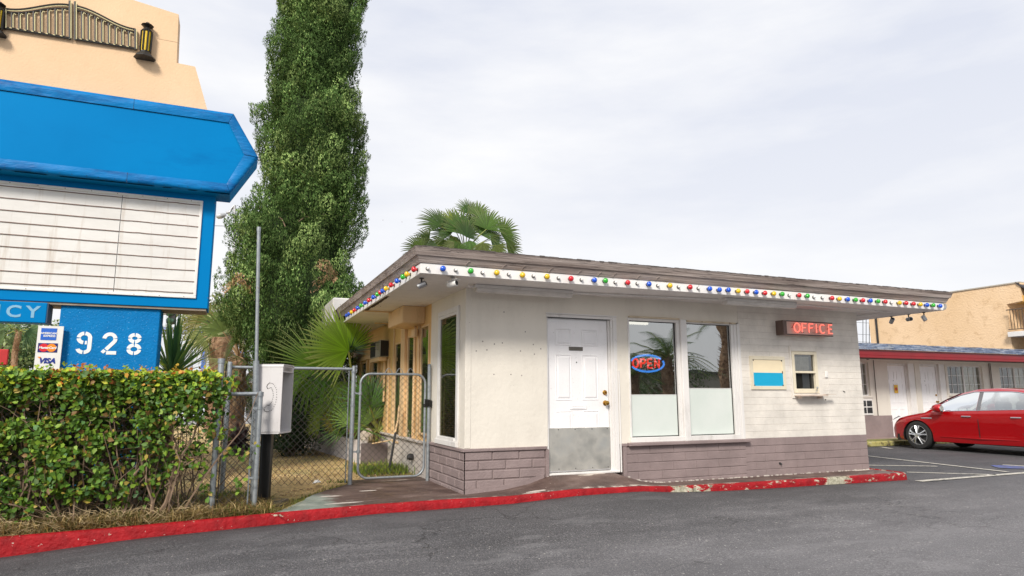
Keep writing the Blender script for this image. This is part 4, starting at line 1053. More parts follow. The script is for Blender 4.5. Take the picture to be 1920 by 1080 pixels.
# pay phone hood on its black post
t = thing('payphone_stand', 'empty white payphone hood with a dotted handset emblem on a black post', 'payphone', (-2.27, .22, -.2), rz=R(-22))
hw, hd, hz0, hz1, th_ = .155, .20, .785, 1.565, .014       # half width of the side (x), half opening (y)
mHood = paint('hood_enamel', (.62, .60, .60), amt=.3, bump=.001, rough=.4)
mb = MB()
prof = []
cr_ = .05
for (cx_, cz_, a0) in ((hw-cr_, hz1-cr_, 90), (hw-cr_, hz0+cr_, 0)): pass
# side cheek (facing the road), other cheek, top and bottom, rounded at front and rear; back closed with dark plate
def rrect(x0, x1, z0, z1, r, n=5):
    o = []
    for (cx_, cz_, a0) in ((x1-r, z1-r, 0), (x0+r, z1-r, 90), (x0+r, z0+r, 180), (x1-r, z0+r, 270)):
        o += [(cx_+r*math.cos(R(a)), cz_+r*math.sin(R(a))) for a in np.linspace(a0, a0+90, n)]
    return o
for y0 in (-hd, hd-th_):
    pl_ = rrect(-hw, hw, hz0, hz1, .02); mb.prism([(x, y0, z) for x, z in pl_], (0, th_, 0))
# shell with rounded shoulders across the opening direction
sec = []
for (cy_, cz_, a0) in ((hd-.03, hz1-.03, 0), (-hd+.03, hz1-.03, 90)):
    sec += [(cy_+.03*math.cos(R(a)), cz_+.03*math.sin(R(a))) for a in np.linspace(a0, a0+90, 6)]
sec2 = []
for (cy_, cz_, a0) in ((-hd+.03, hz0+.03, 180), (hd-.03, hz0+.03, 270)):
    sec2 += [(cy_+.03*math.cos(R(a)), cz_+.03*math.sin(R(a))) for a in np.linspace(a0, a0+90, 6)]
for sc in (sec, sec2):
    k = len(sc); A = [(-hw-.004, y*1.03, z) for y, z in sc]; B = [(hw+.004, y*1.03, z) for y, z in sc]
    ci = (0, sum(z for y, z in sc)/k)
    A2 = [(-hw-.004, y*.94, z+(ci[1]-z)*0-(.014 if sc is sec else -.014)) for y, z in sc]; B2 = [(hw+.004, y*.94, z-(.014 if sc is sec else -.014)) for y, z in sc]
    mb.add(A+B+A2+B2, [(i, i+1, k+i+1, k+i) for i in range(k-1)]+[(2*k+i, 2*k+i+1, 3*k+i+1, 3*k+i) for i in range(k-1)]+[(k+i, k+i+1, 3*k+i+1, 3*k+i) for i in range(k-1)]+[(i, i+1, 2*k+i+1, 2*k+i) for i in range(k-1)])
hood = part('hood', mb, mHood, t, local=True)
part('back_plate', MB().box((-hw+.004, -hd+th_, hz0+.02), (-hw+.016, hd-th_, hz1-.02)).box((-hw+.02, -hd+th_, 1.0), (.02, hd-th_, 1.02)), mSteel, t, local=True)
mb = MB().box((hw-.02, -hd+th_, hz1-.09), (hw-.005, hd-th_, hz1-.016)); sl = part('vent_header', mb, mHood, t, local=True)
mb = MB()
for i in range(6): mb.box((hw-.0045, -hd+.07+i*.045, hz1-.075), (hw-.0035, -hd+.09+i*.045, hz1-.032))
psplit('vent_slot', mb, mBlack, sl, local=True)
# dotted handset
mb = MB()
def hs(t_):  # closed outline of a handset
    P_ = [(-.035, .36), (-.01, .385), (.04, .37), (.085, .30), (.095, .20), (.085, .10), (.05, .01), (-.01, -.02), (-.05, -.015), (-.065, .02), (-.03, .075), (.0, .07), (.035, .12), (.05, .20), (.04, .27), (.015, .32), (-.03, .30), (-.045, .33)]
    n_ = len(P_); f_ = t_*n_; i = int(f_) % n_; fr_ = f_-int(f_); a, b = P_[i], P_[(i+1) % n_]; return a[0]+(b[0]-a[0])*fr_, a[1]+(b[1]-a[1])*fr_
for i in range(52):
    x, z = hs(i/52); mb.lathe((x*.85+.02, -hd-.0008, hz0+.26+z*.80), (0, -1, 0), [(0, .0052), (.0008, .0045)], 6)
part('handset_emblem', mb, mBlack, hood, local=True)
part('post', MB().box((-.085, -.06, -.02), (.015, .035, hz0+.25), bev=.006).box((-.12, -.01, -.02), (-.0855, .03, hz0+.22), bev=.004), mBlack, t, local=True)
part('base_plate', MB().box((-.17, -.14, -.02), (.20, .12, .045), bev=.01), mDark, t, local=True)

# ------------------------------------------------------------------ planter, stone, clutter
PZ = .165
t = thing('planter', 'long raised planter, pale side and darker front, full of palms beside the building', 'planter', (-.4, 6, -.2))
A, B = Vector((-.50, 4.3, 0)), Vector((-.98, 9.2, 0)); d = (B-A).normalized(); q = Vector((d.y, -d.x, 0))*.12
mb = MB().prism([A+Vector((0, 0, -.25)), B+Vector((0, 0, -.25)), B+q+Vector((0, 0, -.25)), A+q+Vector((0, 0, -.25))], (0, 0, PZ+.25+.04)); part('side_wall', mb, paint('planter_side_lit', (.66, .60, .58), amt=.3), t)  # pale side and dark front put lit and shaded faces into the colour
mb = MB(); part('front_wall', MB().box((-.499, 4.26, -.25), (-.021, 4.40, PZ), bev=.012), paint('planter_front_shaded', (.15, .12, .12), (.06, .05, .04), .5), t)
part('soil', MB().add([(-.38, 4.4, PZ-.03), (-.021, 4.4, PZ-.03), (-.021, 9, PZ+.06), (-.84, 9, PZ+.06)], [(0, 1, 2, 3)]), mGround, t)
def rock(name, label, c, s, m, seed, group=None):
    mb = MB(); nu, nv = 20, 12; vs = [];
    for j in range(nv+1):
        ph = math.pi*j/nv
        for i in range(nu):
            th = 2*math.pi*i/nu; p = Vector((math.sin(ph)*math.cos(th), math.sin(ph)*math.sin(th), math.cos(ph)))
            k = 1+.35*noise.noise(p*1.7+Vector((seed, 0, 0)))+.1*noise.noise(p*5+Vector((seed, 3, 0)))
            vs.append(Vector(c)+Vector((p.x*s[0], p.y*s[1], p.z*s[2]))*k)
    fs = [(j*nu+i, j*nu+(i+1) % nu, (j+1)*nu+(i+1) % nu, (j+1)*nu+i) for j in range(nv) for i in range(nu)]
    return single(name, mb.add(vs, fs), m, label, 'stone', (c[0], c[1], c[2]-s[2]), group, smooth=True)
mStone = paint('garden_stone', (.45, .38, .31), amt=.3, bump=.01)
rock('boulder', 'pale tan boulder lying in the front corner of the planter', (-.36, 4.58, .24), (.15, .13, .16), mStone, 3)
t = thing('garden_tool', 'dark broken pole wrapped in pale rope leaning against the side wall behind the gate', 'pole', (-.35, 2.9, -.2))
part('shaft', MB().tube([(-.33, 2.75, -.2), (-.20, 2.9, .42)], .020, 7), mDark, t)
part('rope', MB().tube([(-.21, 2.9, .40), (-.16, 2.92, .62), (-.14, 2.93, .85)], .018, 6).tube([(-.24, 2.88, .3), (-.5, 3.3, .22)], .010, 5), mCreamTrim, t)
single('hose_bib', MB().lathe((-.03, 2.42, .06), (-1, 0, 0), [(0, .05), (.05, .055), (.09, .03)], 10), mDark, 'dark round outlet on the low pale wall behind the gate', 'wall outlet', (-.03, 2.42, .06))
mb = MB().add([(-1.62, 1.72, -.185), (-1.55, 1.70, -.17), (-1.50, 1.78, -.18), (-1.57, 1.83, -.15)], [(0, 1, 2, 3)]).add([(-1.60, 1.74, -.18), (-1.54, 1.80, -.14), (-1.5, 1.74, -.17)], [(0, 1, 2)])
single('paper_litter', mb, mWhite, 'crumpled white scrap of paper on the straw lawn behind the fence', 'litter', (-1.57, 1.75, -.19))
# ------------------------------------------------------------------ roadside sign
SY = 2.0
sign = thing('roadside_sign', 'large blue roadside marquee with arrow top, white letter board and tan gate panel', 'sign', aty(205, 700, SY+.2)+Vector((0, 0, -1.6)))
Q = lambda u, v, y=SY: aty(u, v, y)
def rect_of(u0, v0, u1, v1, y=SY):
    a, b = Q(u0, v0, y), Q(u1, v1, y); return a.x, a.z, b.x, b.z
# post with stucco finish: face is level top to hedge
pl = (Q(112, 640).x+Q(112, 640).x)/2; pL, pR = Q(105, 640).x, Q(297, 630).x; mzb = Q(300, 578).z; PD = SY+.06
post_ = part('stucco_pillar', MB().box((pL, PD, -.3), (pR, PD+.42, mzb+.3), bev=.012), mBlueStucco, sign)
# street number 928 in stencilled strokes
n0, n1 = Q(143, 642, PD), Q(272, 640, PD); cw = (n1.x-n0.x)/3; zt_, zb_ = Q(165, 622, PD).z, Q(165, 664, PD).z; hN = zt_-zb_; y0 = PD-.0005
wN = cw*.66; sw_ = .058*hN/.37
def arcp(cx, cz, rx, rz, a0, a1, n=18): return [(cx+rx*math.cos(R(a)), y0, cz+rz*math.sin(R(a))) for a in np.linspace(a0, a1, n)]
mb = MB(); off = (0, -.004, 0); rx = wN/2-sw_/2
c9 = n0.x+wN/2; zc = zt_-rx*.95-sw_/2; rz9 = rx*.95
for a0, a1 in ((96, 174), (186, 262)): mb.ribbon(arcp(c9, zc, rx, rz9, a0, a1), sw_, off)
mb.ribbon([(c9+.01, y0, zc-rz9)]+[(c9+rx*.5, y0, zc-rz9)], sw_, off)
mb.ribbon(arcp(c9, zc, rx, rz9, 84, 0)+[(c9+rx, y0, zb_+rx+sw_/2)]+arcp(c9, zb_+rx*.8+sw_/2, rx, rx*.8, 0, -84), sw_, off)
mb.ribbon(arcp(c9, zb_+rx*.8+sw_/2, rx, rx*.8, -96, -172), sw_, off)
mNum = simple('number_white_paint', (.80, .82, .82), .6, .08, 20); part('house_number', mb, mNum, post_); mb = MB()
c2 = n0.x+cw*1.10+wN/2
mb.ribbon(arcp(c2, zt_-rx-sw_/2, rx, rx, 176, 8), sw_, off)
mb.ribbon(arcp(c2, zt_-rx-sw_/2, rx, rx, 2, -38, 8)+[(c2-rx*.55, y0, zb_+sw_*1.4)], sw_, off)
mb.ribbon([(c2-rx*.55-.012, y0, zb_+sw_*1.25), (c2-rx-.012, y0, zb_+sw_*.5)], sw_*.9, off); mb.ribbon([(c2-rx*.45, y0, zb_+sw_/2), (c2+rx+sw_/2, y0, zb_+sw_/2)], sw_, off)
part('house_number', mb, mNum, post_); mb = MB()
c8 = n0.x+cw*2.20+wN/2; r1, r2 = hN*.235-sw_/2, hN*.265-sw_/2
for cz_, rx_, rz_8 in ((zt_-r1-sw_/2, rx*.88, r1), (zb_+r2+sw_/2, rx, r2)):
    for a0 in (0, 90, 180, 270): mb.ribbon(arcp(c8, cz_, rx_, rz_8, a0+5, a0+85, 10), sw_, off)

part('house_number', mb, mNum, post_)
# card panel left of the pillar
yC = SY-.02; a, b = Q(66, 685, yC), Q(110, 685, yC); cx0, cx1 = Q(70, 660, yC).x, Q(108, 640, yC).x
cz1, cz0 = Q(90, 611, yC).z, Q(90, 700, yC).z; tl = .0
panel_ = part('card_panel', MB().box((cx0-.02, yC, cz0-.3), (cx1+.05, yC+.03, cz1)), mWhite, sign)
def sub(name, mb, m): return part(name, mb, m, panel_)
mCB = simple('decal_blue', (.015, .12, .55), .4, .03); mCN = simple('decal_navy', (.01, .015, .14), .4, .03); mCR = simple('decal_red', (.65, .01, .02), .4, .03); mCO = simple('decal_orange', (.85, .25, .01), .4, .03); mCW = simple('decal_white', (.8, .8, .8), .4, .02)
ua, va = Q(78, 615, yC-.001), Q(105, 638, yC-.001); X0, X1, Z1, Z0 = ua.x, va.x, ua.z, va.z
sub('blue_square', MB().box((X0, yC-.004, Z0), (X1, yC-.0005, Z1)), mCB)
w_ = X1-X0
tm = text_mb('AMERICAN', w_*.205, ((X0+X1)/2, yC-.006, Z0+(Z1-Z0)*.50), .002, .001, 0, 'CENTER'); tm2 = text_mb('EXPRESS', w_*.205, ((X0+X1)/2+w_*.06, yC-.006, Z0+(Z1-Z0)*.27), .002, .001, 0, 'CENTER')
sub('lettering', tm.add(tm2.v, tm2.f), mCW)
ua, va = Q(72, 643, yC-.001), Q(107, 661, yC-.001); X0, X1, Z1, Z0 = ua.x, va.x, ua.z, va.z; w_ = X1-X0; cz_ = (Z0+Z1)/2; rC = (Z1-Z0)*.44
sub('navy_rectangle', MB().box((X0, yC-.004, Z0), (X1, yC-.0005, Z1)), mCN)
sub('red_disc', MB().lathe((X0+w_*.30, yC-.004, cz_), (0, -1, 0), [(0, rC), (.0015, rC)], 28), mCR)
sub('orange_disc', MB().lathe((X0+w_*.69, yC-.004, cz_), (0, -1, 0), [(0, rC), (.0025, rC)], 28), mCO)
sub('lettering', text_mb('MasterCard', w_*.185, ((X0+X1)/2, yC-.008, cz_-w_*.06), .002, .0016, .15, 'CENTER'), mCW)
ua, va = Q(71, 668, yC-.001), Q(105, 681, yC-.001); X0, X1, Z1, Z0 = ua.x, va.x, ua.z, va.z; w_ = X1-X0
sub('lettering', text_mb('VISA', w_*.44, ((X0+X1)/2, yC-.004, Z0), .002, .004, .25, 'CENTER'), simple('decal_visa_blue', (.01, .03, .25), .4, .03))
sub('orange_flick', MB().prism([(X0-.005, yC-.0062, Z1-.005), (X0+w_*.16, yC-.0062, Z1-.005), (X0+w_*.13, yC-.0062, Z1-.03)], (0, .002, 0)), mCO)

# marquee cabinet
mR = Q(397, 470).x; mL = -8.2; mz0, mz1 = Q(391, 579).z, Q(403, 374).z+.12; MY = SY
cab = part('marquee_cabinet', MB().box((mL, MY, mz0), (mR, MY+.55, mz1), bev=.006), mBlue, sign)
bR, bL = Q(374, 470, MY-.01).x, -8.0; bz0, bz1 = Q(370, 560, MY-.01).z, Q(381, 377, MY-.01).z
mBoard = Mat('letter_board_white'); _a = mBoard.ramp(mBoard.noise(1.7, 6, .6, (1, 1, 1.5)), [(.3, (.66, .645, .62)), (.6, (.74, .725, .70)), (.8, (.60, .56, .51))])
_st = mBoard.noise(5, 6, .7, (1.6, 1, .12)); _a = mBoard.mix(mBoard.math('MULTIPLY', mBoard.ramp(_st, [(.56, 0.0), (.72, 1.0)]), .5), _a, (.40, .30, .20))
mBoard = mBoard.set(_a, .4, mBoard.bump(mBoard.noise(1.2, 3, .5, (1, 1, 3)), .02, .5))
xm = Q(222, 450, MY-.01).x; xm2 = Q(80, 450, MY-.01).x; f = .035
bd = part('letter_board', MB().box((bL, MY-.012, bz0+f), (xm-.004, MY-.0008, bz1-f)).box((xm+.004, MY-.014, bz0+f), (bR-f, MY-.0008, bz1-f)), mBoard, cab)
part('board_frame', MB().box((bL, MY-.024, bz0), (bR, MY-.0005, bz0+f), bev=.004).box((bL, MY-.024, bz1-f), (bR, MY-.0005, bz1), bev=.004).box((bR-f, MY-.0238, bz0+f), (bR, MY-.0005, bz1-f), bev=.004), paint('board_frame_paint', (.78, .77, .75), amt=.2, bump=.001), cab)
mRail = simple('rusty_rail', (.17, .10, .075), .7, .35, 14)
nr = 9
for i in range(nr):
    mb = MB()
    z = bz1-f-.035-(bz1-bz0-2*f-.07)*i/(nr-1); pts = []; 
    for (xa, xb) in ((bL, xm-.006), (xm+.006, bR-f-.001)):
        k = 24; P_ = [(xa+(xb-xa)*j/k, z+.005*noise.noise((j*.4, i*3.3, xa))) for j in range(k+1)]
        for j in range(k): mb.prism([(P_[j][0], MY-.015, P_[j][1]), (P_[j+1][0], MY-.015, P_[j+1][1]), (P_[j+1][0], MY-.015, P_[j+1][1]+.009), (P_[j][0], MY-.015, P_[j][1]+.009)], (0, -.007, 0))
    part('letter_rail', mb, mRail, bd)
mb = MB()
for i in range(26): mb.lathe((bL+.3*i+.1, MY-.024, bz1-f/2), (0, -1, 0), [(0, .006), (.003, .005)], 6).lathe((bL+.3*i+.1, MY-.024, bz0+f/2), (0, -1, 0), [(0, .006), (.003, .005)], 6)
tag(part('frame_rivet', mb, mRail, cab), kind='stuff')
part('board_seam', MB().box((xm-.004, MY-.010, bz0+f), (xm+.004, MY-.001, bz1-f)), mDark, bd)
part('cabinet_underside', MB().box((mL, MY+.02, mz0-.03), (mR-.02, MY+.53, mz0-.001)), simple('underside_tan', (.30, .25, .20), .8, .2), cab)

# arrow panel with dented flashing
AY = MY-.26
tipT, tip, tipB = Q(438, 214, AY), Q(484, 296, AY), Q(431, 363, AY)
aT, aB = tipT.z, tipB.z; xT = (tipT.x+tipB.x)/2; tz = tip.z; zTop, zBot = aT, aB
outl = [(-8.3, zBot), (tipB.x, zBot), (tip.x, tz), (tipT.x, zTop), (-8.3, zTop)]
part_arrow = part('arrow_panel', MB().prism([(x, AY+.004, z) for x, z in outl], (0, .48, 0)), mBlue, sign)
iv = .135
inn = [(-8.3, zBot+iv), (tipB.x-.055, zBot+iv), (tip.x-.19, tz+.02), (tipT.x-.06, zTop-iv*1.05), (-8.3, zTop-iv*1.05)]
def flash(mb, o0, o1, i1, i0, nseg, seed):
    r = random.Random(seed); vs = []; fs = []
    for k in range(nseg+1):
        t_ = k/nseg; a = Vector(o0).lerp(Vector(o1), t_); b = Vector(i0).lerp(Vector(i1), t_)
        for j in range(4):
            s_ = j/3; p = a.lerp(b, s_); bulge = .010*math.sin(math.pi*s_)+.012*noise.noise((p.x*2.3, p.y*5, seed)) if 0 < s_ < 1 else 0
            lift = .0
            if j == 3: lift = max(0, noise.noise((p.x*1.6+seed, 2, 0))-.28)*.05
            vs.append((p.x, AY-.012-bulge-lift, p.y))
        vs.append((a.x, AY+.05, a.y))
    for k in range(nseg):
        for j in range(3): fs.append((k*5+j, (k+1)*5+j, (k+1)*5+j+1, k*5+j+1))
        fs.append((k*5, k*5+4, (k+1)*5+4, (k+1)*5))
    mb.add(vs, fs)
xs1 = Q(252, 190, AY).x; xs2 = Q(238, 340, AY).x
mb = MB(); flash(mb, (-8.3, zTop), (xs1-.003, zTop), (xs1-.003, inn[3][1]), (-8.3, inn[4][1]), 60, 1); flash(mb, (xs1+.003, zTop), (tipT.x, zTop), (inn[3][0], inn[3][1]), (xs1+.003, inn[3][1]), 24, 2); f1 = part('flashing', mb, mBlueTrim, part_arrow, smooth=True)
mb = MB(); flash(mb, (tipT.x+.004, zTop-.006), (tip.x, tz+.004), (inn[2][0], inn[2][1]), (inn[3][0]+.004, inn[3][1]), 10, 3); part('flashing', mb, mBlueTrim, part_arrow, smooth=True)
mb = MB(); flash(mb, (tip.x, tz-.004), (tipB.x+.004, zBot+.006), (inn[1][0]+.004, inn[1][1]), (inn[2][0], inn[2][1]-.008), 10, 4); part('flashing', mb, mBlueTrim, part_arrow, smooth=True)
mb = MB(); flash(mb, (tipB.x, zBot), (xs2+.003, zBot), (xs2+.003, inn[0][1]), (inn[1][0], inn[1][1]), 24, 5); flash(mb, (xs2-.003, zBot), (-8.3, zBot), (-8.3, inn[0][1]), (xs2-.003, inn[0][1]), 60, 6); part('flashing', mb, mBlueTrim, part_arrow, smooth=True)
mb = MB()
for x in (xs1, ): mb.box((x-.004, AY-.016, inn[3][1]), (x+.004, AY, zTop))
mb.box((xs2-.004, AY-.016, zBot), (xs2+.004, AY, inn[0][1]))
mb.box((-8.3, AY+.0, inn[3][1]-.006), (xs1+.45, AY+.003, inn[3][1]+.001))
for i in range(22): x = -6+i*.15+rnd.random()*.05; mb.lathe((x, AY-.018, zBot+.03), (0, -1, 0), [(0, .006), (.003, .005)], 6)
part('flashing_seam', mb, simple('seam_dark_blue', (.0, .035, .11), .6), part_arrow)
# clip on the tip edge
mb = MB().box((tipB.x+.16, AY+.1, zBot+.2), (tipB.x+.2, AY+.2, zBot+.22)); 

# tan panel above
TY = MY+.12
O1 = [Q(335, 27, TY), Q(331, 118, TY), Q(366, 125, TY), Q(400, 215, TY)]
k1 = Q(250, 0, TY); x_l = -8.6
sl_ = (k1.z-O1[0].z)/(k1.x-O1[0].x)
outl = [(x_l, aT-.2), (O1[3].x, aT-.1), (O1[2].x, O1[2].z), (O1[1].x, O1[2].z+.01), (O1[0].x, O1[0].z), (O1[0].x-1.6, O1[0].z-1.6*sl_), (x_l, O1[0].z-1.6*sl_)]
tan = part('tan_panel', MB().prism([(x, TY, z) for x, z in outl], (0, .34, 0)), mTanSign, sign)
part('panel_joint', MB().box((Q(295, 70, TY).x, TY-.001, Q(295, 73, TY).z), (O1[1].x, TY, Q(295, 73, TY).z+.006)), simple('joint_brown', (.35, .22, .13), .8), tan)
# wrought iron gate emblem with neon outline tubes: sheet-metal shapes on the panel
mIron = simple('emblem_iron', (.014, .012, .010), .5, .2); mTubeN = simple('unlit_neon_tube', (.82, .74, .42), .25, .08)
def leaf_gate(u_in, u_out, sgn):
    """half gate from centre stile (u_in) to its low end (u_out)"""
    g0 = []; iron = MB(); neon = MB(); K = 28; yI = TY-.03
    def top(s, lo=0):   # s 0 centre .. 1 outer ; swooping top rail in pixel v along the panel
        u = u_in+(u_out-u_in)*s
        base = 52+.1587*(u-6.7)
        h_c, h_e = (62, 36) if lo == 0 else (54, 30)
        hh = h_e+(h_c-h_e)*(.5+.5*math.cos(math.pi*min(1, s*1.02))); return u, base-hh
    up = [top(s) for s in np.linspace(0, 1, K)]; lo_ = [top(s, 1) for s in np.linspace(0, 1, K)]
    P3 = lambda uv, y=yI: aty(uv[0], uv[1], y)
    iron.tube([P3(p) for p in up], .016, 6); iron.tube([P3(p) for p in lo_], .014, 6)
    bot = [(u_in+(u_out-u_in)*s, 52+.1587*(u_in+(u_out-u_in)*s-6.7)) for s in (0, 1)]
    iron.tube([P3(p) for p in bot], .018, 6)
    for u, h in ((u_in, 70), (u_out, 36)):
        b = 52+.1587*(u-6.7); iron.tube([P3((u, b+2)), P3((u, b-h))], .018, 6); neon.tube([P3((u+2.2, b), yI-.02), P3((u+2.2, b-h), yI-.02)], .0055, 5)
    for i in range(1, 9):
        s = i/9; u, v = top(s, 1); b = 52+.1587*(u-6.7); iron.tube([P3((u, b)), P3((u, v))], .015, 6)
        w2 = abs(u_out-u_in)/9*.30
        neon.tube([P3((u+2.0, b-3), yI-.02), P3((u+2.0, v+5), yI-.02), P3((u+2.0+w2*.5, v+1.5), yI-.02), P3((u+2+w2*1.3, v+3+.16*w2), yI-.02)], .0055, 5)
        neon.tube([P3((u-w2*1.2, b-2-.16*w2), yI-.02), P3((u-.5, b-1.5), yI-.02)], .0055, 5)
    neon.tube([P3((p[0], p[1]+2.2), yI-.02) for p in up[1:-1]], .0055, 5)
    a = part('gate_emblem', iron, mIron, tan); part('neon_tube', neon, mTubeN, a)
leaf_gate(141, 254, 1); leaf_gate(131, 9, -1)
def lantern(u):
    c = 52+.1587*(u-6.7)   # base line
    P3 = lambda du, dv, y=0: aty(u+du, c+dv, TY-.06+y)
    s_ = (aty(u+1, c, TY)-aty(u, c, TY)).length; o = P3(0, 16); mb = MB()
    L_ = lambda prof: MB().lathe(P3(0, 16), (0, 0, 1), [(a*s_*.92, b*s_) for a, b in prof], 8)
    ln = part('lantern', L_([(0, 21), (4, 19), (8, 15), (12, 12), (13, 9.5), (17, 9.5)]), mIron, tan)
    part('lantern_roof', L_([(64, 11), (66, 12), (70, 9), (74, 4.5), (77, 4), (79, 8), (81, 12.5), (83, 10), (85, 5), (88, 4), (90, .5)]), mIron, ln)
    part('lantern_glass', L_([(17.2, 9), (64, 9.8)]), simple('lantern_yellow', (.88, .56, .02), .4, .25, 14), ln)
    mb = MB()
    for k in range(8):
        a = math.pi/8+k*math.pi/4; mb.tube([Vector(P3(0, 16))+Vector((math.cos(a)*10*s_, math.sin(a)*10*s_, 16*s_)), Vector(P3(0, 16))+Vector((math.cos(a)*10.6*s_, math.sin(a)*10.6*s_, 60*s_))], .012, 5)
    part('lantern_bar', mb, mIron, ln)
lantern(271); lantern(-8)

# VACANCY box hung left of the pillar
VY = SY-.03
a, b = Q(92, 568, VY), Q(88, 607, VY); vx1 = Q(87, 590, VY).x; vz1, vz0 = Q(90, 568, VY).z, Q(87, 606, VY).z
vb = single('vacancy_sign', MB().box((-6.9, VY, vz0), (vx1, VY+.25, vz1), bev=.008), mBlue, 'small blue VACANCY box hanging under the left part of the marquee', 'sign', (-5.6, VY+.1, vz0))
part('box_end', MB().box((vx1+.0005, VY+.004, vz0+.003), (vx1+.012, VY+.248, vz1-.003)), simple('box_end_dark', (.03, .06, .11), .5), vb)
hV = (vz1-vz0)*.56; wl_ = Q(66, 590, VY).x
part('lettering', text_mb('VACANCY', hV*1.42, (Q(70, 590, VY).x+.02, VY-.0025, vz0+(vz1-vz0)*.26), .003, .005, 0, 'RIGHT', 1.12, 1.42), simple('faded_letter', (.20, .42, .60), .6, .05), vb)
# ------------------------------------------------------------------ vegetation
mLeaf = leafmat('broad_leaf', .5, .22, .3)
mFan = leafmat('fan_leaf', .45, .42, .4)
mConifer = leafmat('conifer_spray', .8, .06, .12)
mGrassB = leafmat('grass_blade', .7, .3, .2)
mBark = Mat('bark'); mBark = mBark.set(mBark.ramp(mBark.noise(9, 8, .7, (1, 1, .3)), [(.3, (.05, .032, .022)), (.7, (.20, .14, .10))]), .95, mBark.bump(mBark.noise(14, 6, .7), .03))
mTwig = simple('twig_wood', (.20, .135, .09), .85, .35, 12)
mFibre = Mat('palm_trunk_fibre'); mFibre = mFibre.set(mFibre.ramp(mFibre.noise(7, 8, .75, (1, 1, 1.8)), [(.3, (.09, .05, .03)), (.5, (.28, .17, .10)), (.75, (.45, .31, .2))]), .95, mFibre.bump(mFibre.noise(9, 6, .7), .06))

def leaves(C, Nrm, size, cols, fold=.25, jit=.7, asp=.85):
    """heart-shaped folded leaves at C facing Nrm; each has 6 vertices, 4 triangles"""
    n = len(C); C = np.asarray(C); Nn = np.asarray(Nrm)+nrg.normal(0, jit, (n, 3)); Nn /= np.linalg.norm(Nn, axis=1)[:, None]
    A = np.cross(Nn, nrg.normal(0, 1, (n, 3))); A[:, 2] -= .55; A -= Nn*np.sum(A*Nn, 1)[:, None]; A /= np.linalg.norm(A, axis=1)[:, None]+1e-9
    B = np.cross(Nn, A); s = np.asarray(size)[:, None]
    base = C-A*s*.5; tip = C+A*s*.6; mid = C-Nn*s*fold*.25
    l = C-A*s*.12+B*s*.5*asp+Nn*s*fold*.35; r = C-A*s*.12-B*s*.5*asp+Nn*s*fold*.35
    bl = base+B*s*.28*asp+Nn*s*fold*.15-A*s*.12; br = base-B*s*.28*asp+Nn*s*fold*.15-A*s*.12
    V = np.stack([base, tip, l, r, bl, br], 1).reshape(-1, 3); o = np.arange(n)[:, None]*6
    F = np.concatenate([o+np.array([[0, 4, 2]]), o+np.array([[0, 2, 1]]), o+np.array([[0, 1, 3]]), o+np.array([[0, 3, 5]])])
    return V, F, np.repeat(np.asarray(cols), 6, axis=0)

# hedge -------------------------------------------------------------
hx0, hx1 = -8.2, -2.78
hedge = thing('hedge', 'clipped leafy hedge along the kerb, yellow-green and reddish on top, bare twigs below', 'hedge', (-4.6, .1, -.25))
def hdens(x, z):
    """foliage cover 0..1 over the front face"""
    d = 1.
    edge = fit(z, [(-.3, -3.75), (0, -3.45), (.3, -3.10), (.6, -2.95), (.9, -2.86), (1.15, -2.80), (1.4, -2.79)])+.12*noise.noise((z*3, 1, 7))
    if x > edge: d = 0 if x > edge+.06 else .3
    if x > edge-.5 and z < .75: d = min(d, .42)
    if z < .42: d *= ss((z+.40)/.5)*.85
    n_ = noise.noise((x*1.9, z*2.2, 3)); d *= .10+.90*ss((noise.noise((x*3.6, z*4.0, 8))+(.22 if z < .95 else .6))/.4); 
    if z < .8: d *= ss((n_+.52)/.55)
    if z < -.05: d *= .7
    return d
Cs, Ns, Sz, Cl = [], [], [], []
def leafcol(z, front):
    t = nrg.random()
    if z > 1.10 and t < .30+.5*(z > 1.24): 
        k = nrg.random(); return [(.42, .50, .03), (.55, .55, .05), (.26, .42, .03), (.55, .16, .03), (.62, .32, .05)][0 if k < .34 else 1 if k < .55 else 2 if k < .80 else 3 if k < .90 else 4]
    if t < .06: return (.40, .30, .06)
    b = nrg.uniform(.55, 1.4); g = (.080, .165, .018) if nrg.random() < .66 else (.19, .30, .03)
    if nrg.random() < .08: g = (.10, .22, .07)
    if nrg.random() < .05: g = (.20, .11, .03)
    return (g[0]*b, g[1]*b, g[2]*b)
while len(Cs) < 32000:
    x = nrg.uniform(-6.6, hx1+.03); r_ = nrg.random()
    if r_ < .50:
        z = nrg.uniform(-.22, 1.24); bulge = .16*noise.noise((x*1.5, z*1.8, 0))+.10*noise.noise((x*4, z*4, 2))
        y = -.30-bulge-.10*math.sin(max(0, min(1, z/1.2))*math.pi*.6)+abs(nrg.normal(0, .12)); nn = (.0, -1, .45)
        if nrg.random() > hdens(x, z): continue
    elif r_ < .68:
        y = nrg.uniform(-.42, .75); z = 1.225+.035*noise.noise((x*3, y*3, 0))+.03*noise.noise((x*9, y*9, 5))+nrg.normal(0, .018)-.05*ss((-.3-y)/.12); nn = (0, -.3, 1)
    else:
        y = nrg.uniform(-.2, .75); z = nrg.uniform(.0, 1.22); nn = (0, -.6, .5)
        if nrg.random() > (1 if (y > .3 and x < -3.5) else hdens(x, z)*.9): continue
    if z > 1.1 and x > -2.84: continue
    Cs.append((x, y, z)); Ns.append(nn); Sz.append(nrg.uniform(.028, .058)); Cl.append(leafcol(z, r_ < .62))
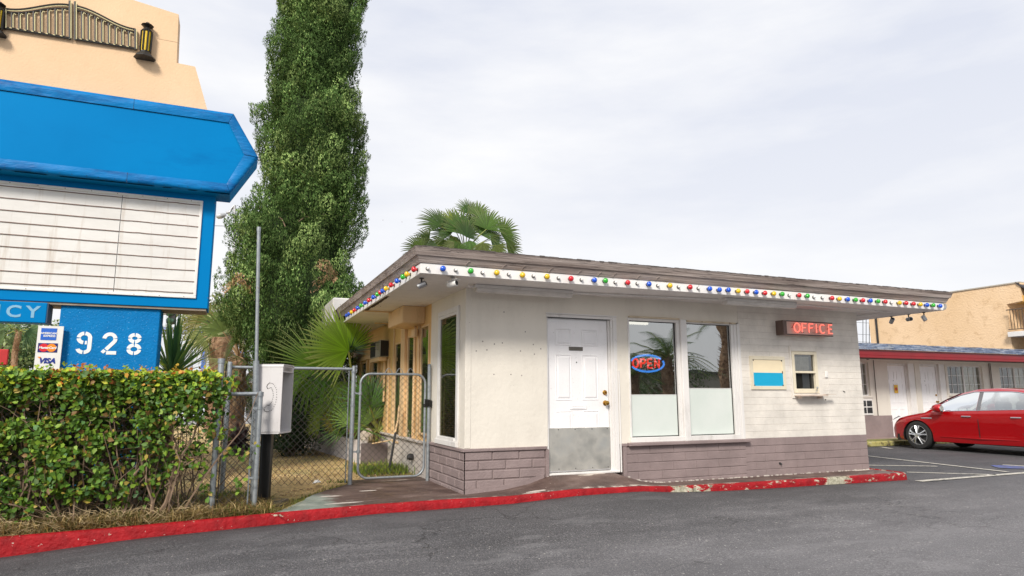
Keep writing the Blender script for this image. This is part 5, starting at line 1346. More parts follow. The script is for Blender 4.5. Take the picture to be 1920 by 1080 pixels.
# sprigs poking out of the top
for i in range(70):
    x = nrg.uniform(-6.2, -2.9); y = nrg.uniform(-.35, .3); h = nrg.uniform(.03, .10)
    cc = [(.5, .16, .04), (.55, .36, .05), (.35, .45, .04), (.2, .35, .04)][int(nrg.integers(4))]
    for k in range(int(nrg.integers(4, 9))): Cs.append((x+nrg.normal(0, .02), y+nrg.normal(0, .02), 1.225+h*nrg.random()+.02)); Ns.append((0, -.3, .6)); Sz.append(nrg.uniform(.022, .04)); Cl.append(cc)
# stray shoots at the right side, through the fence
for (x, z, n_) in ((-2.72, .42, 22), (-2.55, .38, 16), (-2.80, .62, 26), (-2.86, .82, 30), (-2.95, .25, 18), (-2.62, .10, 10), (-2.83, 1.0, 34), (-2.78, 1.15, 40), (-2.9, .05, 14)):
    for k in range(n_): Cs.append((x+nrg.normal(0, .05), -.2+nrg.normal(0, .07), z+nrg.normal(0, .05))); Ns.append((0, -1, .3)); Sz.append(nrg.uniform(.035, .06)); Cl.append(leafcol(z, 1))
for i in range(5500): Cs.append((nrg.uniform(-6.6, -3.35), nrg.uniform(.45, .8), nrg.uniform(-.15, 1.18))); Ns.append((0, -1, .2)); Sz.append(nrg.uniform(.05, .085)); Cl.append(leafcol(.5, 0))
V, F, K = leaves(Cs, Ns, Sz, Cl)
part('foliage', np_mesh('foliage', V, F, mLeaf, K), mLeaf, hedge)
# twigs
mb = MB()
for i in range(280):
    x = rnd.uniform(-6.4, -3.0); y = rnd.uniform(-.28, .6); z0 = -.25; p = Vector((x, y, z0)); pts = [p.copy()]; dx = rnd.gauss(0, .22); dy = rnd.gauss(0, .12); zt = rnd.uniform(.4, 1.25)
    n_ = 6
    for k in range(n_): p = p+Vector((dx/n_+rnd.gauss(0, .035), dy/n_+rnd.gauss(0, .03), (zt-z0)/n_)); pts.append(p.copy())
    r0 = rnd.uniform(.004, .014) if x > -4.2 else rnd.uniform(.003, .012); mb.tube(pts, [r0*(1-.7*k/n_) for k in range(n_+1)], 4, cap=False)
for i in range(520):
    x = rnd.uniform(-6.4, -2.95); z = rnd.uniform(-.05, 1.0); y = rnd.uniform(-.34, .2); a = rnd.uniform(-.5, 2.6); l = rnd.uniform(.15, .55)
    p = Vector((x, y, z)); pts = [p.copy()]
    for k in range(4): p = p+Vector((math.cos(a)*l/4+rnd.gauss(0, .02), rnd.gauss(0, .02), math.sin(a)*l/4*.7+rnd.gauss(0, .02))); pts.append(p.copy())
    if p.x > -2.8 or p.z > 1.25: continue
    r0 = rnd.uniform(.002, .0055); mb.tube(pts, [r0, r0*.9, r0*.7, r0*.5, r0*.3], 3, cap=False)
for (x0, z0, x1, z1, r0) in ((-3.35, -.2, -3.05, .72, .02), (-3.4, -.2, -3.6, .9, .016), (-3.3, .1, -2.95, .45, .01), (-3.25, .35, -2.9, .40, .008), (-4.9, .15, -4.3, -.1, .012), (-4.6, .02, -4.25, -.18, .008), (-3.2, .3, -3.35, 1.1, .012), (-3.6, .2, -3.3, .9, .010)):
    pts = [Vector((x0+(x1-x0)*t+.03*math.sin(t*9), -.24+.03*math.sin(t*7), z0+(z1-z0)*t)) for t in np.linspace(0, 1, 8)]; mb.tube(pts, [r0*(1-.6*t) for t in np.linspace(0, 1, 8)], 5, cap=False)
part('twigs', mb, mTwig, hedge)

# grass -------------------------------------------------------------
def blades(n, fx, hmin, hmax, cols, name, wd=.004, lean=.5):
    P = fx(n); h = nrg.uniform(hmin, hmax, n); a = nrg.uniform(0, 2*np.pi, n); l = nrg.normal(0, lean, n)*h
    d = np.stack([np.cos(a), np.sin(a), np.zeros(n)], 1); q = np.stack([-np.sin(a), np.cos(a), np.zeros(n)], 1); w_ = nrg.uniform(.6, 1.4, n)[:, None]*wd
    b0 = P-q*w_; b1 = P+q*w_; m0 = P+d*(l*.35)[:, None]+np.array([0, 0, 1])*(h*.6)[:, None]; m_a = m0-q*w_*.8; m_b = m0+q*w_*.8; t = P+d*l[:, None]+np.array([0, 0, 1])*(h*(1-.25*np.minimum(1, np.abs(l/h))))[:, None]
    V = np.stack([b0, b1, m_a, m_b, t], 1).reshape(-1, 3); o = np.arange(n)[:, None]*5
    F = np.concatenate([o+[[0, 1, 3]], o+[[0, 3, 2]], o+[[2, 3, 4]]])
    ci = nrg.integers(0, len(cols), n); K = np.asarray(cols)[ci]*nrg.uniform(.6, 1.35, (n, 1))
    return np_mesh(name, V, F, mGrassB, np.repeat(K, 5, axis=0))
def zon(P):
    P[:, 2] = [lz(x, y)-.005 for x, y in P[:, :2]]; return P
straw = [(.50, .36, .15), (.34, .24, .09), (.60, .46, .22), (.22, .14, .06)]; green = [(.12, .20, .03), (.20, .28, .05), (.30, .33, .06), (.09, .14, .03)]
def f1_(n):
    y = nrg.uniform(-.455, .5, n); x = nrg.uniform(-7.5, -2.15, n); return zon(np.stack([x, y, np.zeros(n)], 1))
me = blades(19000, f1_, .03, .17, straw+[(.20, .13, .06)]+green[3:], 'dry_grass', .004, 2.4)
tag(part('dry_grass', me, mGrassB), 'tangle of dry straw-coloured grass under the hedge and along the kerb', 'grass', kind='stuff')
mbT = MB()
for i in range(700):
    x = rnd.uniform(-6.2, -2.9); y = rnd.uniform(-.5, -.1); z = lz(x, y)+rnd.uniform(0, .14); a = rnd.random()*6.283; l = rnd.uniform(.06, .24); up_ = rnd.gauss(0, .35)
    p = Vector((x, y, z)); d = Vector((math.cos(a)*l, math.sin(a)*l*.6, up_*l)); q = Vector((rnd.gauss(0, .02), 0, rnd.gauss(0, .03)))
    mbT.tube([p, p+d*.5+q, p+d], [.0025, .002, .0012], 3, cap=False)
tag(part('dead_stalks', mbT, simple('straw_stalk', (.42, .32, .18), .9, .3, 20)), 'tangled dead stalks lying in the dry grass below the hedge', 'stalks', kind='stuff')
def f2_(n):
    x = nrg.uniform(-5.5, -2.15, n*4); y = nrg.uniform(-.455, 1.3, n*4); k = np.array([noise.noise((a*1.6, b*1.6, 9)) for a, b in zip(x, y)]); ok = (k > -.05) & (x < -2.15-.0*y)
    ex_ = np.array([edge_x(min(b, 2)) for b in y]); ok &= (x < ex_-.03)
    return zon(np.stack([x[ok], y[ok], x[ok]*0], 1)[:n])
def f3_(n):
    y = nrg.uniform(-.45, 2.0, n); e = np.array([edge_x(b) for b in y]); x = e-np.abs(nrg.normal(0, .12, n)); return zon(np.stack([x, y, x*0], 1))
def cat(*ms):
    import bmesh as bm_
    return ms
P2 = f2_(7000); me = blades(len(P2), lambda n: P2, .03, .11, green+green+straw[:1], 'green_grass', .004, .6)
go = tag(part('green_grass', me, mGrassB), 'patches of green grass at the fence foot near the phone stand', 'grass', kind='stuff')
me = blades(3000, f3_, .02, .085, green+green+straw[:2], 'edge_grass', .004, .7)
tag(part('edge_grass', me, mGrassB), 'green and yellow grass fringe along the worn edge of the walk', 'grass', kind='stuff')
def f4_(n):
    x = nrg.uniform(-6.0, -.25, n*2); y = nrg.uniform(.3, 11, n*2); ex_ = np.array([edge_x(min(b, 2)) if b < 2.0 else 5 for b in y]); pl_ = -.52-(y-4.3)*.098; ok = (x < ex_-.03) & ((y < 4.2) | (x < pl_)); return zon(np.stack([x[ok], y[ok], x[ok]*0], 1)[:n])
n4 = len(f4_(15000)); me = blades(n4, lambda n: f4_(15000)[:n4] if False else f4_(15000)[:n], .008, .035, straw, 'straw_turf', .006, 1.2) if False else None
P4 = f4_(15000); me = blades(len(P4), lambda n: P4, .008, .035, [(.72, .54, .25), (.58, .41, .17), (.8, .63, .34), (.36, .24, .10), (.5, .44, .14)], 'straw_turf', .006, 1.3)
tag(part('straw_turf', me, mGrassB), 'short dead straw turf covering the yard behind the fence', 'grass', kind='stuff')
def f5_(n):
    x = nrg.uniform(-.85, -.05, n); y = np.where(nrg.random(n) < .7, nrg.normal(2.9, .22, n), nrg.uniform(2.1, 4.1, n)); z = np.full(n, -.205); return np.stack([x, y, z], 1)
me = blades(1500, f5_, .04, .18, green+[(.25, .33, .05)], 'gate_weeds', .005, .5)
tag(part('gate_weeds', me, mGrassB), 'bright green weeds growing behind the gate beside the planter', 'weeds', kind='stuff')
def f6_(n):
    y = nrg.uniform(4.4, 8.8, n); x = np.array([nrg.uniform(-.45-(b-4.3)*.09, -.1) for b in y]); return np.stack([x, y, np.full(n, PZ-.03)], 1)
me = blades(2600, f6_, .05, .22, straw+green[:2], 'planter_grass', .006, .8)
tag(part('planter_grass', me, mGrassB), 'yellow dry grass growing in the raised planter', 'grass', kind='stuff')
mbL = MB()
for i in range(420):
    x = rnd.uniform(-.8, -.08); y = rnd.uniform(2.0, 2.7); s = rnd.uniform(.01, .03); z = -.192; a = rnd.random()*6
    mbL.add([(x, y, z), (x+s*math.cos(a), y+s*math.sin(a), z+.006), (x+s*math.cos(a+.9), y+s*math.sin(a+.9), z+.003)], [(0, 1, 2)])
for i in range(900):
    x = rnd.uniform(-3.2, -1.3); y = rnd.uniform(.3, 5); s = rnd.uniform(.015, .05); z = lz(x, y)+.012; a = rnd.random()*6
    if x > edge_x(min(y, 2))-.05 and y < 2: continue
    mbL.add([(x, y, z), (x+s*math.cos(a), y+s*math.sin(a), z+.012), (x+s*math.cos(a+.9), y+s*math.sin(a+.9), z+.003)], [(0, 1, 2)])
tag(part('leaf_litter', mbL, simple('dead_leaf', (.22, .12, .06), .9, .5, 20)), 'scattered brown dead leaves on the ground behind the fence and gate', 'leaf litter', kind='stuff')

# fan palms ----------------------------------------------------------
def fan(V, F, K, hub, d, nrm, Rr, spread=125, seg=34, col=(.10, .22, .03), split=.5, droop=.25, tipcol=None, wob=.12, narrow=1., fold=.22):
    """one costapalmate leaf: pleated webbed centre that splits into tapering, drooping blades"""
    hub = np.array(hub, float); d = np.array(d, float); d /= np.linalg.norm(d); nrm = np.array(nrm, float); nrm -= d*nrm.dot(d); nrm /= np.linalg.norm(nrm); q = np.cross(nrm, d)
    da = 2*spread/seg
    for i in range(seg):
        a = math.radians(-spread+da*(i+.5)); dirv = d*math.cos(a)+q*math.sin(a); per = -d*math.sin(a)+q*math.cos(a)
        Ls = Rr*(1-.28*(abs(a)/math.radians(spread))**2)*nrg.uniform(.9, 1.05); hw0 = math.tan(math.radians(da/2))
        wig = nrg.normal(0, wob); out_ = []
        T_ = (0, .22, split, split+(1-split)*.4, split+(1-split)*.75, 1.)
        for k, t in enumerate(T_):
            c = hub+dirv*Ls*t+per*wig*Ls*max(0, t-split)**1.3-nrm*Ls*.10*t*t
            c[2] -= droop*Ls*max(0, t-split*.8)**2*1.5
            wd = Ls*t*hw0 if t <= split else Ls*split*hw0*(1-((t-split)/(1-split))**2.0)*narrow
            wd = max(wd, .0006)
            out_.append((c-per*wd, c+nrm*wd*fold*2.2, c+per*wd))
        o = len(V); cc = np.array(col)*nrg.uniform(.72, 1.3); tc_ = np.array(tipcol) if tipcol is not None else cc
        for k, (a_, b_, c_) in enumerate(out_):
            V += [a_, b_, c_]; kk = cc*(1-T_[k]**3)+tc_*T_[k]**3 if tipcol is not None else cc
            K += [kk*.85, kk*1.1, kk]
        for k in range(len(out_)-1):
            F += [(o+3*k, o+3*k+1, o+3*k+4, o+3*k+3), (o+3*k+1, o+3*k+2, o+3*k+5, o+3*k+4)]
def palm(name, label, base, fr, stems=True, trunk=None, group=None, cat='palm', tr=(.16, .12), stemcol=None, smat=None):
    """fr: list of dict(hub,d,n,R,...) ; stems run from the crown point to each hub"""
    t = thing(name, label, cat, base, group); V, F, K = [], [], []
    for f in fr:
        f = dict(f); h, d, n_, R_ = f.pop('hub'), f.pop('d'), f.pop('n'), f.pop('R'); fan(V, F, K, h, d, n_, R_, **f)
    part('fronds', np_mesh('fronds', V, F, mFan, np.array(K)), mFan, t)
    if stems:
        mb = MB(); top = Vector(base)+Vector((0, 0, trunk or .1))
        for f in fr:
            h = Vector(f['hub']); m_ = (top+h)/2+Vector((0, 0, .12*(h-top).length)); pts = [top*(1-s)**2+m_*2*s*(1-s)+h*s*s for s in np.linspace(0, 1, 6)]; rr_ = max(.006, f['R']*.018); mb.tube(pts, [rr_*1.5, rr_*1.3, rr_, rr_, rr_*.9, rr_*.7], 5, cap=False)
        part('leaf_stems', mb, smat or mStem, t)
    if trunk:
        mb = MB(); n_ = 14; pts = [Vector(base)+Vector((.03*math.sin(k), .03*math.cos(k*1.7), trunk*k/n_)) for k in range(n_+1)]
        mb.tube(pts, [tr[0]+(tr[1]-tr[0])*k/n_+.012*(k % 2) for k in range(n_+1)], 12)
        for k in range(int(trunk*70)):
            z = rnd.uniform(0, trunk); a = rnd.random()*6.283; r0 = tr[0]+(tr[1]-tr[0])*z/trunk; c_, s_ = math.cos(a), math.sin(a); o = Vector(base)+Vector((c_*r0, s_*r0, z)); l = rnd.uniform(.05, .14)
            mb.add([o+Vector((-s_*.03, c_*.03, 0)), o+Vector((s_*.03, -c_*.03, 0)), o+Vector((c_*l*.6, s_*l*.6, l))], [(0, 1, 2)])
        part('trunk', mb, mFibre, t)
    return t
mStem = simple('leaf_stem_green', (.26, .30, .07), .5, .25, 10)
mStemDry = simple('leaf_stem_dry', (.33, .22, .12), .7, .3, 10)
LG = (.22, .42, .02); MG = (.10, .24, .025); DG = (.045, .12, .03); YG = (.34, .42, .05); DRY = (.40, .30, .15)
def cams(u, v, y): return tuple(aty(u, v, y))
toC = lambda p: tuple((CAM-Vector(p)).normalized())
# big fan palm at the planter
hA = cams(653, 658, 4.6); hB = cams(597, 690, 5.2)
fr = [dict(hub=hA, d=(-.62, -.1, .75), n=(.25, -.9, .3), R=.98, spread=118, seg=42, col=LG, split=.55, droop=.04, wob=.06, tipcol=(.50, .52, .18)),
      dict(hub=hB, d=(-.62, .1, .78), n=(.3, -.85, .4), R=1.12, spread=95, seg=36, col=(.20, .38, .03), split=.36, droop=.08, wob=.08, tipcol=(.50, .5, .2)),
      dict(hub=cams(622, 640, 5.6), d=(-.1, .1, 1), n=(.2, -.9, .2), R=.75, spread=70, seg=22, col=(.28, .42, .06), split=.35, droop=.03),
      dict(hub=cams(655, 660, 4.5), d=(.55, -.1, .5), n=(-.2, -.8, .5), R=.62, spread=55, seg=16, col=(.03, .06, .03), split=.2, droop=.1, narrow=.9),
      dict(hub=cams(566, 706, 5.0), d=(-1, 0, -.1), n=(.1, -.8, .6), R=.75, spread=70, seg=22, col=(.16, .30, .03), split=.4, droop=.35),
      dict(hub=cams(610, 700, 4.9), d=(-.2, -.2, -1), n=(.1, -.9, .1), R=.55, spread=85, seg=26, col=MG, split=.4, droop=.25),
      dict(hub=cams(580, 712, 5.3), d=(-.5, -.1, -.9), n=(.1, -.9, .1), R=.65, spread=80, seg=24, col=(.14, .26, .03), split=.4, droop=.2),
      dict(hub=cams(640, 715, 4.8), d=(.1, -.2, -1), n=(.1, -.9, .1), R=.5, spread=80, seg=24, col=(.20, .33, .04), split=.4, droop=.2),
      dict(hub=cams(630, 745, 5.1), d=(-.6, -.1, -.4), n=(.1, -.9, .3), R=.5, spread=90, seg=24, col=(.2, .32, .05), split=.4, droop=.2)]
palm('fan_palm', 'big bright green fan palm spreading its leaves over the fence beside the tan side wall', cams(668, 812, 5.0), fr, trunk=.12, tr=(.13, .13))
# dwarf palms in the planter
def bush_palm(name, label, u, v, y, R_, n, cols, seed, up=.8, flat=1., group=None, spread=95, seg=20):
    r = random.Random(seed); b = Vector(cams(u, v, y)); fr = []
    for i in range(n):
        az_ = r.uniform(0, 6.283); el_ = r.uniform(.1, 1.45)*up; d = Vector((math.cos(az_)*math.cos(el_), math.sin(az_)*math.cos(el_)*flat, math.sin(el_)))
        h = b+d*R_*r.uniform(.35, .8); n_ = Vector((r.gauss(0, .5), -1+r.gauss(0, .3), .6+r.gauss(0, .4)))
        fr.append(dict(hub=tuple(h), d=tuple(d+Vector((r.gauss(0, .2), r.gauss(0, .2), r.gauss(0, .2)))), n=tuple(n_), R=R_*r.uniform(.5, .75), spread=spread*r.uniform(.7, 1.1), seg=seg, col=r.choice(cols), split=.3, droop=.12, wob=.06, narrow=1.25))
    return palm(name, label, tuple(b), fr, group=group)
bush_palm('dwarf_palm', 'spiky dark green dwarf palm behind the gate in the planter corner', 708, 822, 4.85, .98, 34, [(.12, .27, .07), (.17, .34, .08), (.24, .40, .10), (.08, .17, .05)], 5, up=1, seg=18)
bush_palm('dwarf_palm', 'yellowish dwarf palm on the planter between the fence post and the phone hood', 636, 806, 5.4, .60, 26, [(.30, .38, .05), (.42, .44, .08), (.20, .32, .05), (.46, .36, .10)], 8, up=.8)
bush_palm('dwarf_palm', 'low olive dwarf palm spilling over the far end of the planter wall', 600, 800, 7.2, .7, 14, [(.14, .2, .05), (.2, .25, .06), (.3, .26, .1)], 9, up=.7)
# dark juniper-like shrub between palm and planter end
def blobshrub(name, label, c, s, n, cols, size, seed, cat='shrub', mat=None, group=None):
    g_ = np.random.default_rng(seed); P = g_.normal(0, 1, (n, 3)); P /= np.linalg.norm(P, axis=1)[:, None]; rad = g_.uniform(.55, 1, (n, 1))
    kk = np.array([noise.noise((a*1.8+seed, b*1.8, c_*1.8)) for a, b, c_ in P])[:, None]; Q_ = P*rad*(1+.45*kk)*np.array(s)+np.array(c)
    Kc = np.array(cols)[g_.integers(0, len(cols), n)]*g_.uniform(.6, 1.4, (n, 1))
    V, F, K = leaves(Q_, P+np.array([0, -.2, .4]), g_.uniform(.6, 1.3, n)*size, Kc, asp=.6)
    t = thing(name, label, cat, (c[0], c[1], c[2]-s[2]), group); part('crown', np_mesh('crown', V, F, mat or mLeaf, K), mLeaf, t)
    mb = MB()
    for i in range(7):
        a = i*.9; mb.tube([(c[0], c[1], c[2]-s[2]*1.0-.1), (c[0]+.25*s[0]*math.cos(a), c[1]+.25*s[1]*math.sin(a), c[2]-.3*s[2]), (c[0]+.6*s[0]*math.cos(a), c[1]+.6*s[1]*math.sin(a), c[2]+.4*s[2])], [.05*s[0], .035*s[0], .01], 5)
    part('stems', mb, mBark, t); return t
c = cams(548, 765, 6.6); blobshrub('shrub', 'very dark green shrub standing behind the phone hood and fan palm', (c[0], c[1], .45), (.75, .7, .70), 6500, [(.02, .05, .02), (.03, .07, .02), (.05, .09, .03)], .05, 4)

# palm behind the roof
fr = []; r = random.Random(21); ctr = Vector(cams(872, 452, 11))
for (u, v, du, dv, R_, col, yy) in ((868, 440, -.05, 1, .95, (.06, .20, .03), 10.7), (912, 430, .25, 1, .85, (.09, .24, .03), 10.8), (828, 424, -.7, .75, .80, (.07, .19, .03), 10.8), (850, 425, -.15, 1, .7, (.22, .38, .03), 11.2), (895, 405, .15, 1, .6, (.10, .24, .03), 11.3),
        (940, 440, .9, .6, .78, (.10, .24, .03), 11), (792, 470, -.8, .55, .62, (.12, .26, .03), 11), (950, 465, .95, .35, .62, (.10, .22, .03), 11.2), (860, 455, -.55, -.9, .6, (.10, .24, .04), 10.8), (905, 455, .2, -1, .6, (.22, .36, .08), 10.7), (930, 460, .5, -.9, .55, (.18, .3, .07), 10.8), (835, 450, -.5, -1, .6, (.12, .26, .04), 11), (880, 470, 0, -1, .55, (.3, .36, .12), 11), (880, 402, 0, 1, .62, (.06, .18, .03), 11.4), (820, 460, -.8, -.5, .55, (.08, .2, .04), 10.9), (875, 445, .1, .6, .7, (.05, .15, .03), 10.6), (900, 440, .6, .8, .7, (.07, .19, .03), 10.9), (845, 440, -.5, .5, .7, (.06, .16, .03), 10.8), (920, 450, .8, .1, .6, (.08, .2, .04), 11), (860, 430, -.2, .9, .7, (.09, .22, .04), 11.5), (890, 425, .3, 1, .7, (.05, .14, .03), 11.6), (805, 450, -1, .3, .5, (.08, .2, .03), 11.3)):
    h = aty(u, v, yy); fr.append(dict(hub=tuple(h), d=(du, .15, dv), n=(r.gauss(0, .25), -1, r.gauss(.0, .3)), R=R_*1.12, spread=82, seg=24, col=tuple(c_*f_ for c_, f_ in zip(col, (.85, .66, .7))), tipcol=(.20, .22, .08), split=.5, droop=.22, wob=.08, narrow=1.15, fold=.15))
for i in range(16):
    a = r.uniform(0, 6.283); h = ctr+Vector((math.cos(a)*.55*r.random()**.5, .1+math.sin(a)*.4, r.uniform(-.75, .1))); fr.append(dict(hub=tuple(h), d=(math.cos(a)*.6, -.1, r.uniform(-1, -.1)), n=(r.gauss(0, .5), -1, r.gauss(0, .3)), R=r.uniform(.5, .75), spread=70, seg=20, col=r.choice([(.06, .15, .03), (.10, .2, .04), (.20, .28, .08), (.26, .30, .12)]), split=.4, droop=.1, wob=.06, narrow=1.1, fold=.15))
palm('fan_palm', 'fan palm whose crown shows above the office roof', (ctr.x, 11, -.2), fr, trunk=5.55, tr=(.22, .16))

# shaggy palms and yucca left of the cypress
def blade_rosette(name, label, base, n, L_, cols, seed, w0=.035, el=(.35, 1.5), cat='yucca', azr=(0, 6.283), droop=.2):
    r = random.Random(seed); V, F, K = [], [], []; b = Vector(base)
    for i in range(n):
        az_ = r.uniform(*azr); el_ = r.uniform(*el); d = Vector((math.cos(az_)*math.cos(el_), math.sin(az_)*math.cos(el_), math.sin(el_))); q = d.cross(Vector((0, 0, 1))).normalized() if abs(d.z) < .99 else Vector((1, 0, 0))
        ll = L_*r.uniform(.6, 1.05); o = len(V); col = np.array(r.choice(cols))*r.uniform(.7, 1.3); up_ = q.cross(d)
        dr = droop*(1 if r.random() > .25 else 3)
        for k in range(6):
            t = k/5; c_ = b+d*ll*t-Vector((0, 0, 1))*ll*dr*t*t*math.cos(el_); wd = w0*(.7+.6*t if t < .4 else (1-t)*1.55+.01)
            V += [tuple(c_-q*wd), tuple(c_-up_*wd*.35), tuple(c_+q*wd)]; K += [col*.85, col, col*1.1]
        for k in range(5): F += [(o+3*k, o+3*k+1, o+3*k+4, o+3*k+3), (o+3*k+1, o+3*k+2, o+3*k+5, o+3*k+4)]
    t = thing(name, label, cat, base); part('blades', np_mesh('blades', V, F, mFan, np.array(K)), mFan, t)
    mb = MB().tube([(b.x, b.y, -.2), (b.x, b.y, b.z+.03)], [.10, .07], 8); part('stem', mb, mFibre, t); return t
b = aty(322, 706, 3.4); blade_rosette('yucca', 'spiky yucca with long green blades right of the sign pillar', (b.x, 3.4, b.z), 75, 1.15, [(.05, .13, .045), (.08, .19, .05), (.14, .27, .07), (.20, .32, .06)], 2, w0=.030, el=(.15, 1.5), droop=.12)
def shag_palm(name, label, u, v, y, R_, n, trunk, seed, cols, vb=None, group=None, dead=14, tr=(.3, .22)):
    r = random.Random(seed); h0 = aty(u, v, y); fr = []
    for i in range(n):
        az_ = i*2.4+r.uniform(-.3, .3); el_ = r.uniform(-.5, 1.3); d = Vector((math.cos(az_)*math.cos(el_), math.sin(az_)*math.cos(el_), math.sin(el_)))
        fr.append(dict(hub=tuple(h0+d*R_*.55), d=tuple(d), n=tuple(Vector((r.gauss(0, .4), -1, r.gauss(.5, .4)))), R=R_*r.uniform(.55, .75), spread=82, seg=24, col=r.choice(cols), split=.35, droop=.25, narrow=.8))
    for i in range(dead):
        az_ = i*2.4; d = Vector((math.cos(az_)*.5, math.sin(az_)*.5, -.9)); fr.append(dict(hub=tuple(h0+Vector((d.x*.5, d.y*.5, -.2-r.random()*trunk*.35))), d=tuple(d), n=(r.gauss(0, .4), -1, .1), R=R_*.5, spread=60, seg=14, col=r.choice([DRY, (.3, .2, .1), (.5, .4, .22)]), split=.2, droop=.1))
    return palm(name, label, (h0.x, y, h0.z-trunk), fr, trunk=trunk, tr=tr, group=group, smat=mStemDry)
shag_palm('fan_palm', 'pale grey-green fan palm with a shaggy tan trunk between the sign and the cypress', 448, 672, 9.0, 1.35, 16, 2.0, 31, [(.17, .24, .07), (.24, .30, .10), (.32, .36, .15), (.12, .18, .05)], tr=(.24, .19))
shag_palm('fan_palm', 'straw-coloured fan palm behind the hedge, just right of the yucca', 415, 628, 12.5, 1.15, 14, 2.8, 33, [(.30, .30, .10), (.38, .36, .16), (.22, .26, .08)], tr=(.3, .24))
# purple-brown rosette plant
b = aty(452, 792, 7.5); t = blade_rosette('agave', 'dark purple-brown rosette plant on the lawn behind the pole', (b.x, 7.5, .0), 120, .62, [(.07, .035, .04), (.12, .06, .06), (.17, .10, .10), (.05, .03, .03)], 6, w0=.055, el=(-.1, 1.4), cat='agave', droop=.35)

# cypress -------------------------------------------------------------
cyY = 8.0
prof = [(700, 470, 660), (650, 440, 680), (600, 428, 686), (550, 412, 688), (500, 410, 684), (470, 412, 668), (440, 420, 668), (415, 432, 676), (390, 452, 682), (350, 462, 685), (300, 476, 689), (250, 479, 692), (200, 483, 690), (150, 490, 668), (100, 497, 672), (60, 503, 680), (0, 510, 684), (-60, 525, 678), (-120, 535, 665), (-200, 555, 650), (-280, 575, 630), (-340, 598, 608)]
rows = []
for v, l, r_ in prof:
    a, b = aty(l, v, cyY), aty(r_, v, cyY); rows.append((a.z, a.x, b.x))
zs_ = [q[0] for q in rows]; zs_[0] = max(zs_[0], .3)
def cy_at(z): return float(np.interp(z, zs_, [q[1] for q in rows])), float(np.interp(z, zs_, [q[2] for q in rows]))
cyp = thing('cypress_tree', 'tall dense Italian cypress with two dead brown patches, rising beside the office', 'tree', (-1.35, cyY, -.2))
g_ = np.random.default_rng(5); cl_ = []
zt_ = zs_[-1]; z_lo = .5
def crown(a, z, k):
    l, r_ = cy_at(z); c_ = (l+r_)/2; rx_ = (r_-l)/2; ry = min(rx_, 1.3); return c_+math.cos(a)*rx_*k, cyY+math.sin(a)*ry*k
tries = 0
CP = np.zeros((1200, 3)); WT = np.array((1, 1, .45))
while len(cl_) < 1100 and tries < 16000:
    tries += 1; z = g_.uniform(z_lo, zt_); a = g_.uniform(0, 2*np.pi)
    if math.sin(a) > .5: continue                        # sprays are kept on the sides that can be seen
    k = g_.uniform(.66, .86)+.20*noise.noise((math.cos(a)*1.5, math.sin(a)*1.5, z*.8)); x, y = crown(a, z, k)
    if z < 2.95 and x > -.35: continue
    p = np.array((x, y, z))
    if cl_ and (((CP[:len(cl_)]-p)**2)@WT).min() < .30**2: continue
    CP[len(cl_)] = p
    cl_.append((p, a, g_.uniform(.16, .30), g_.uniform(.26, .52)))
P_, D_, tone, yg = [], [], [], []
for p, a, rh, rv in cl_:
    n = int(1000*(rh/.22)**2); d = g_.normal(0, 1, (n, 3)); d /= np.linalg.norm(d, axis=1)[:, None]
    o = np.array((math.cos(a), math.sin(a), .25)); ok = d@o > -.35; d = d[ok]; n = len(d)
    fr_ = g_.uniform(.84, 1.06, (n, 1)); wob = 1+.25*np.sin(d[:, :1]*7+p[2]*5)*np.sin(d[:, 2:]*6+p[0]*9)
    lean = np.array((o[0]*.35, o[1]*.35, 0))*rv
    P_.append(p+d*np.array((rh, rh, rv))*fr_*wob+lean*np.maximum(0, d[:, 2:])); D_.append(d+g_.normal(0, .28, (n, 3)))
    t0 = g_.uniform(.65, 1.4); tone.append(t0*g_.uniform(.85, 1.15, n)); yg.append(g_.random(n) < .10+.45*(g_.random() < .35))
nf = 90000; zf = g_.uniform(z_lo, zt_-.2, nf); af = g_.uniform(-np.pi-.5, .5, nf); kf = np.array([.70+.13*noise.noise((math.cos(a)*1.5, math.sin(a)*1.5, z*.8)) for a, z in zip(af, zf)])+g_.normal(0, .03, nf)
xy = np.array([crown(a, z, k) for a, z, k in zip(af, zf, kf)]); okf = ~((zf < 2.95) & (xy[:, 0] > -.2)); P_.append(np.column_stack([xy, zf])[okf]); D_.append(np.column_stack([np.cos(af), np.sin(af), 0*af+.3])[okf]+g_.normal(0, .5, (okf.sum(), 3))); tone.append(g_.uniform(.7, 1.1, okf.sum())); yg.append(np.zeros(okf.sum(), bool))
pos = np.concatenate(P_); dv = np.concatenate(D_); tone = np.concatenate(tone); young = np.concatenate(yg); n = len(pos)
nv = dv/np.linalg.norm(dv, axis=1)[:, None]; dv = np.array((0, 0, 1.))+g_.normal(0, .45, (n, 3)); dv -= nv*np.sum(dv*nv, 1)[:, None]; dv += nv*.35; dv /= np.linalg.norm(dv, axis=1)[:, None]; sv_ = np.cross(dv, nv); sv_ /= np.linalg.norm(sv_, axis=1)[:, None]
sz = g_.uniform(.014, .030, n)[:, None]
Vq = np.stack([pos-dv*sz, pos+sv_*sz*.42, pos+dv*sz*1.6, pos-sv_*sz*.42], 1).reshape(-1, 3); Fq = np.arange(n*4).reshape(-1, 4)
col = np.stack([.078*tone, .142*tone, .038*tone], 1); col[young] = np.stack([.26*tone, .36*tone, .12*tone], 1)[young]
def dead(u, v, ru, rv):
    p_ = aty(u, v, cyY-.9); return (np.abs(pos[:, 0]-p_.x-.12*np.sin(pos[:, 2]*9)) < ru) & (np.abs(pos[:, 2]-p_.z-.1*np.sin(pos[:, 0]*11)) < rv) & (pos[:, 1] < cyY)
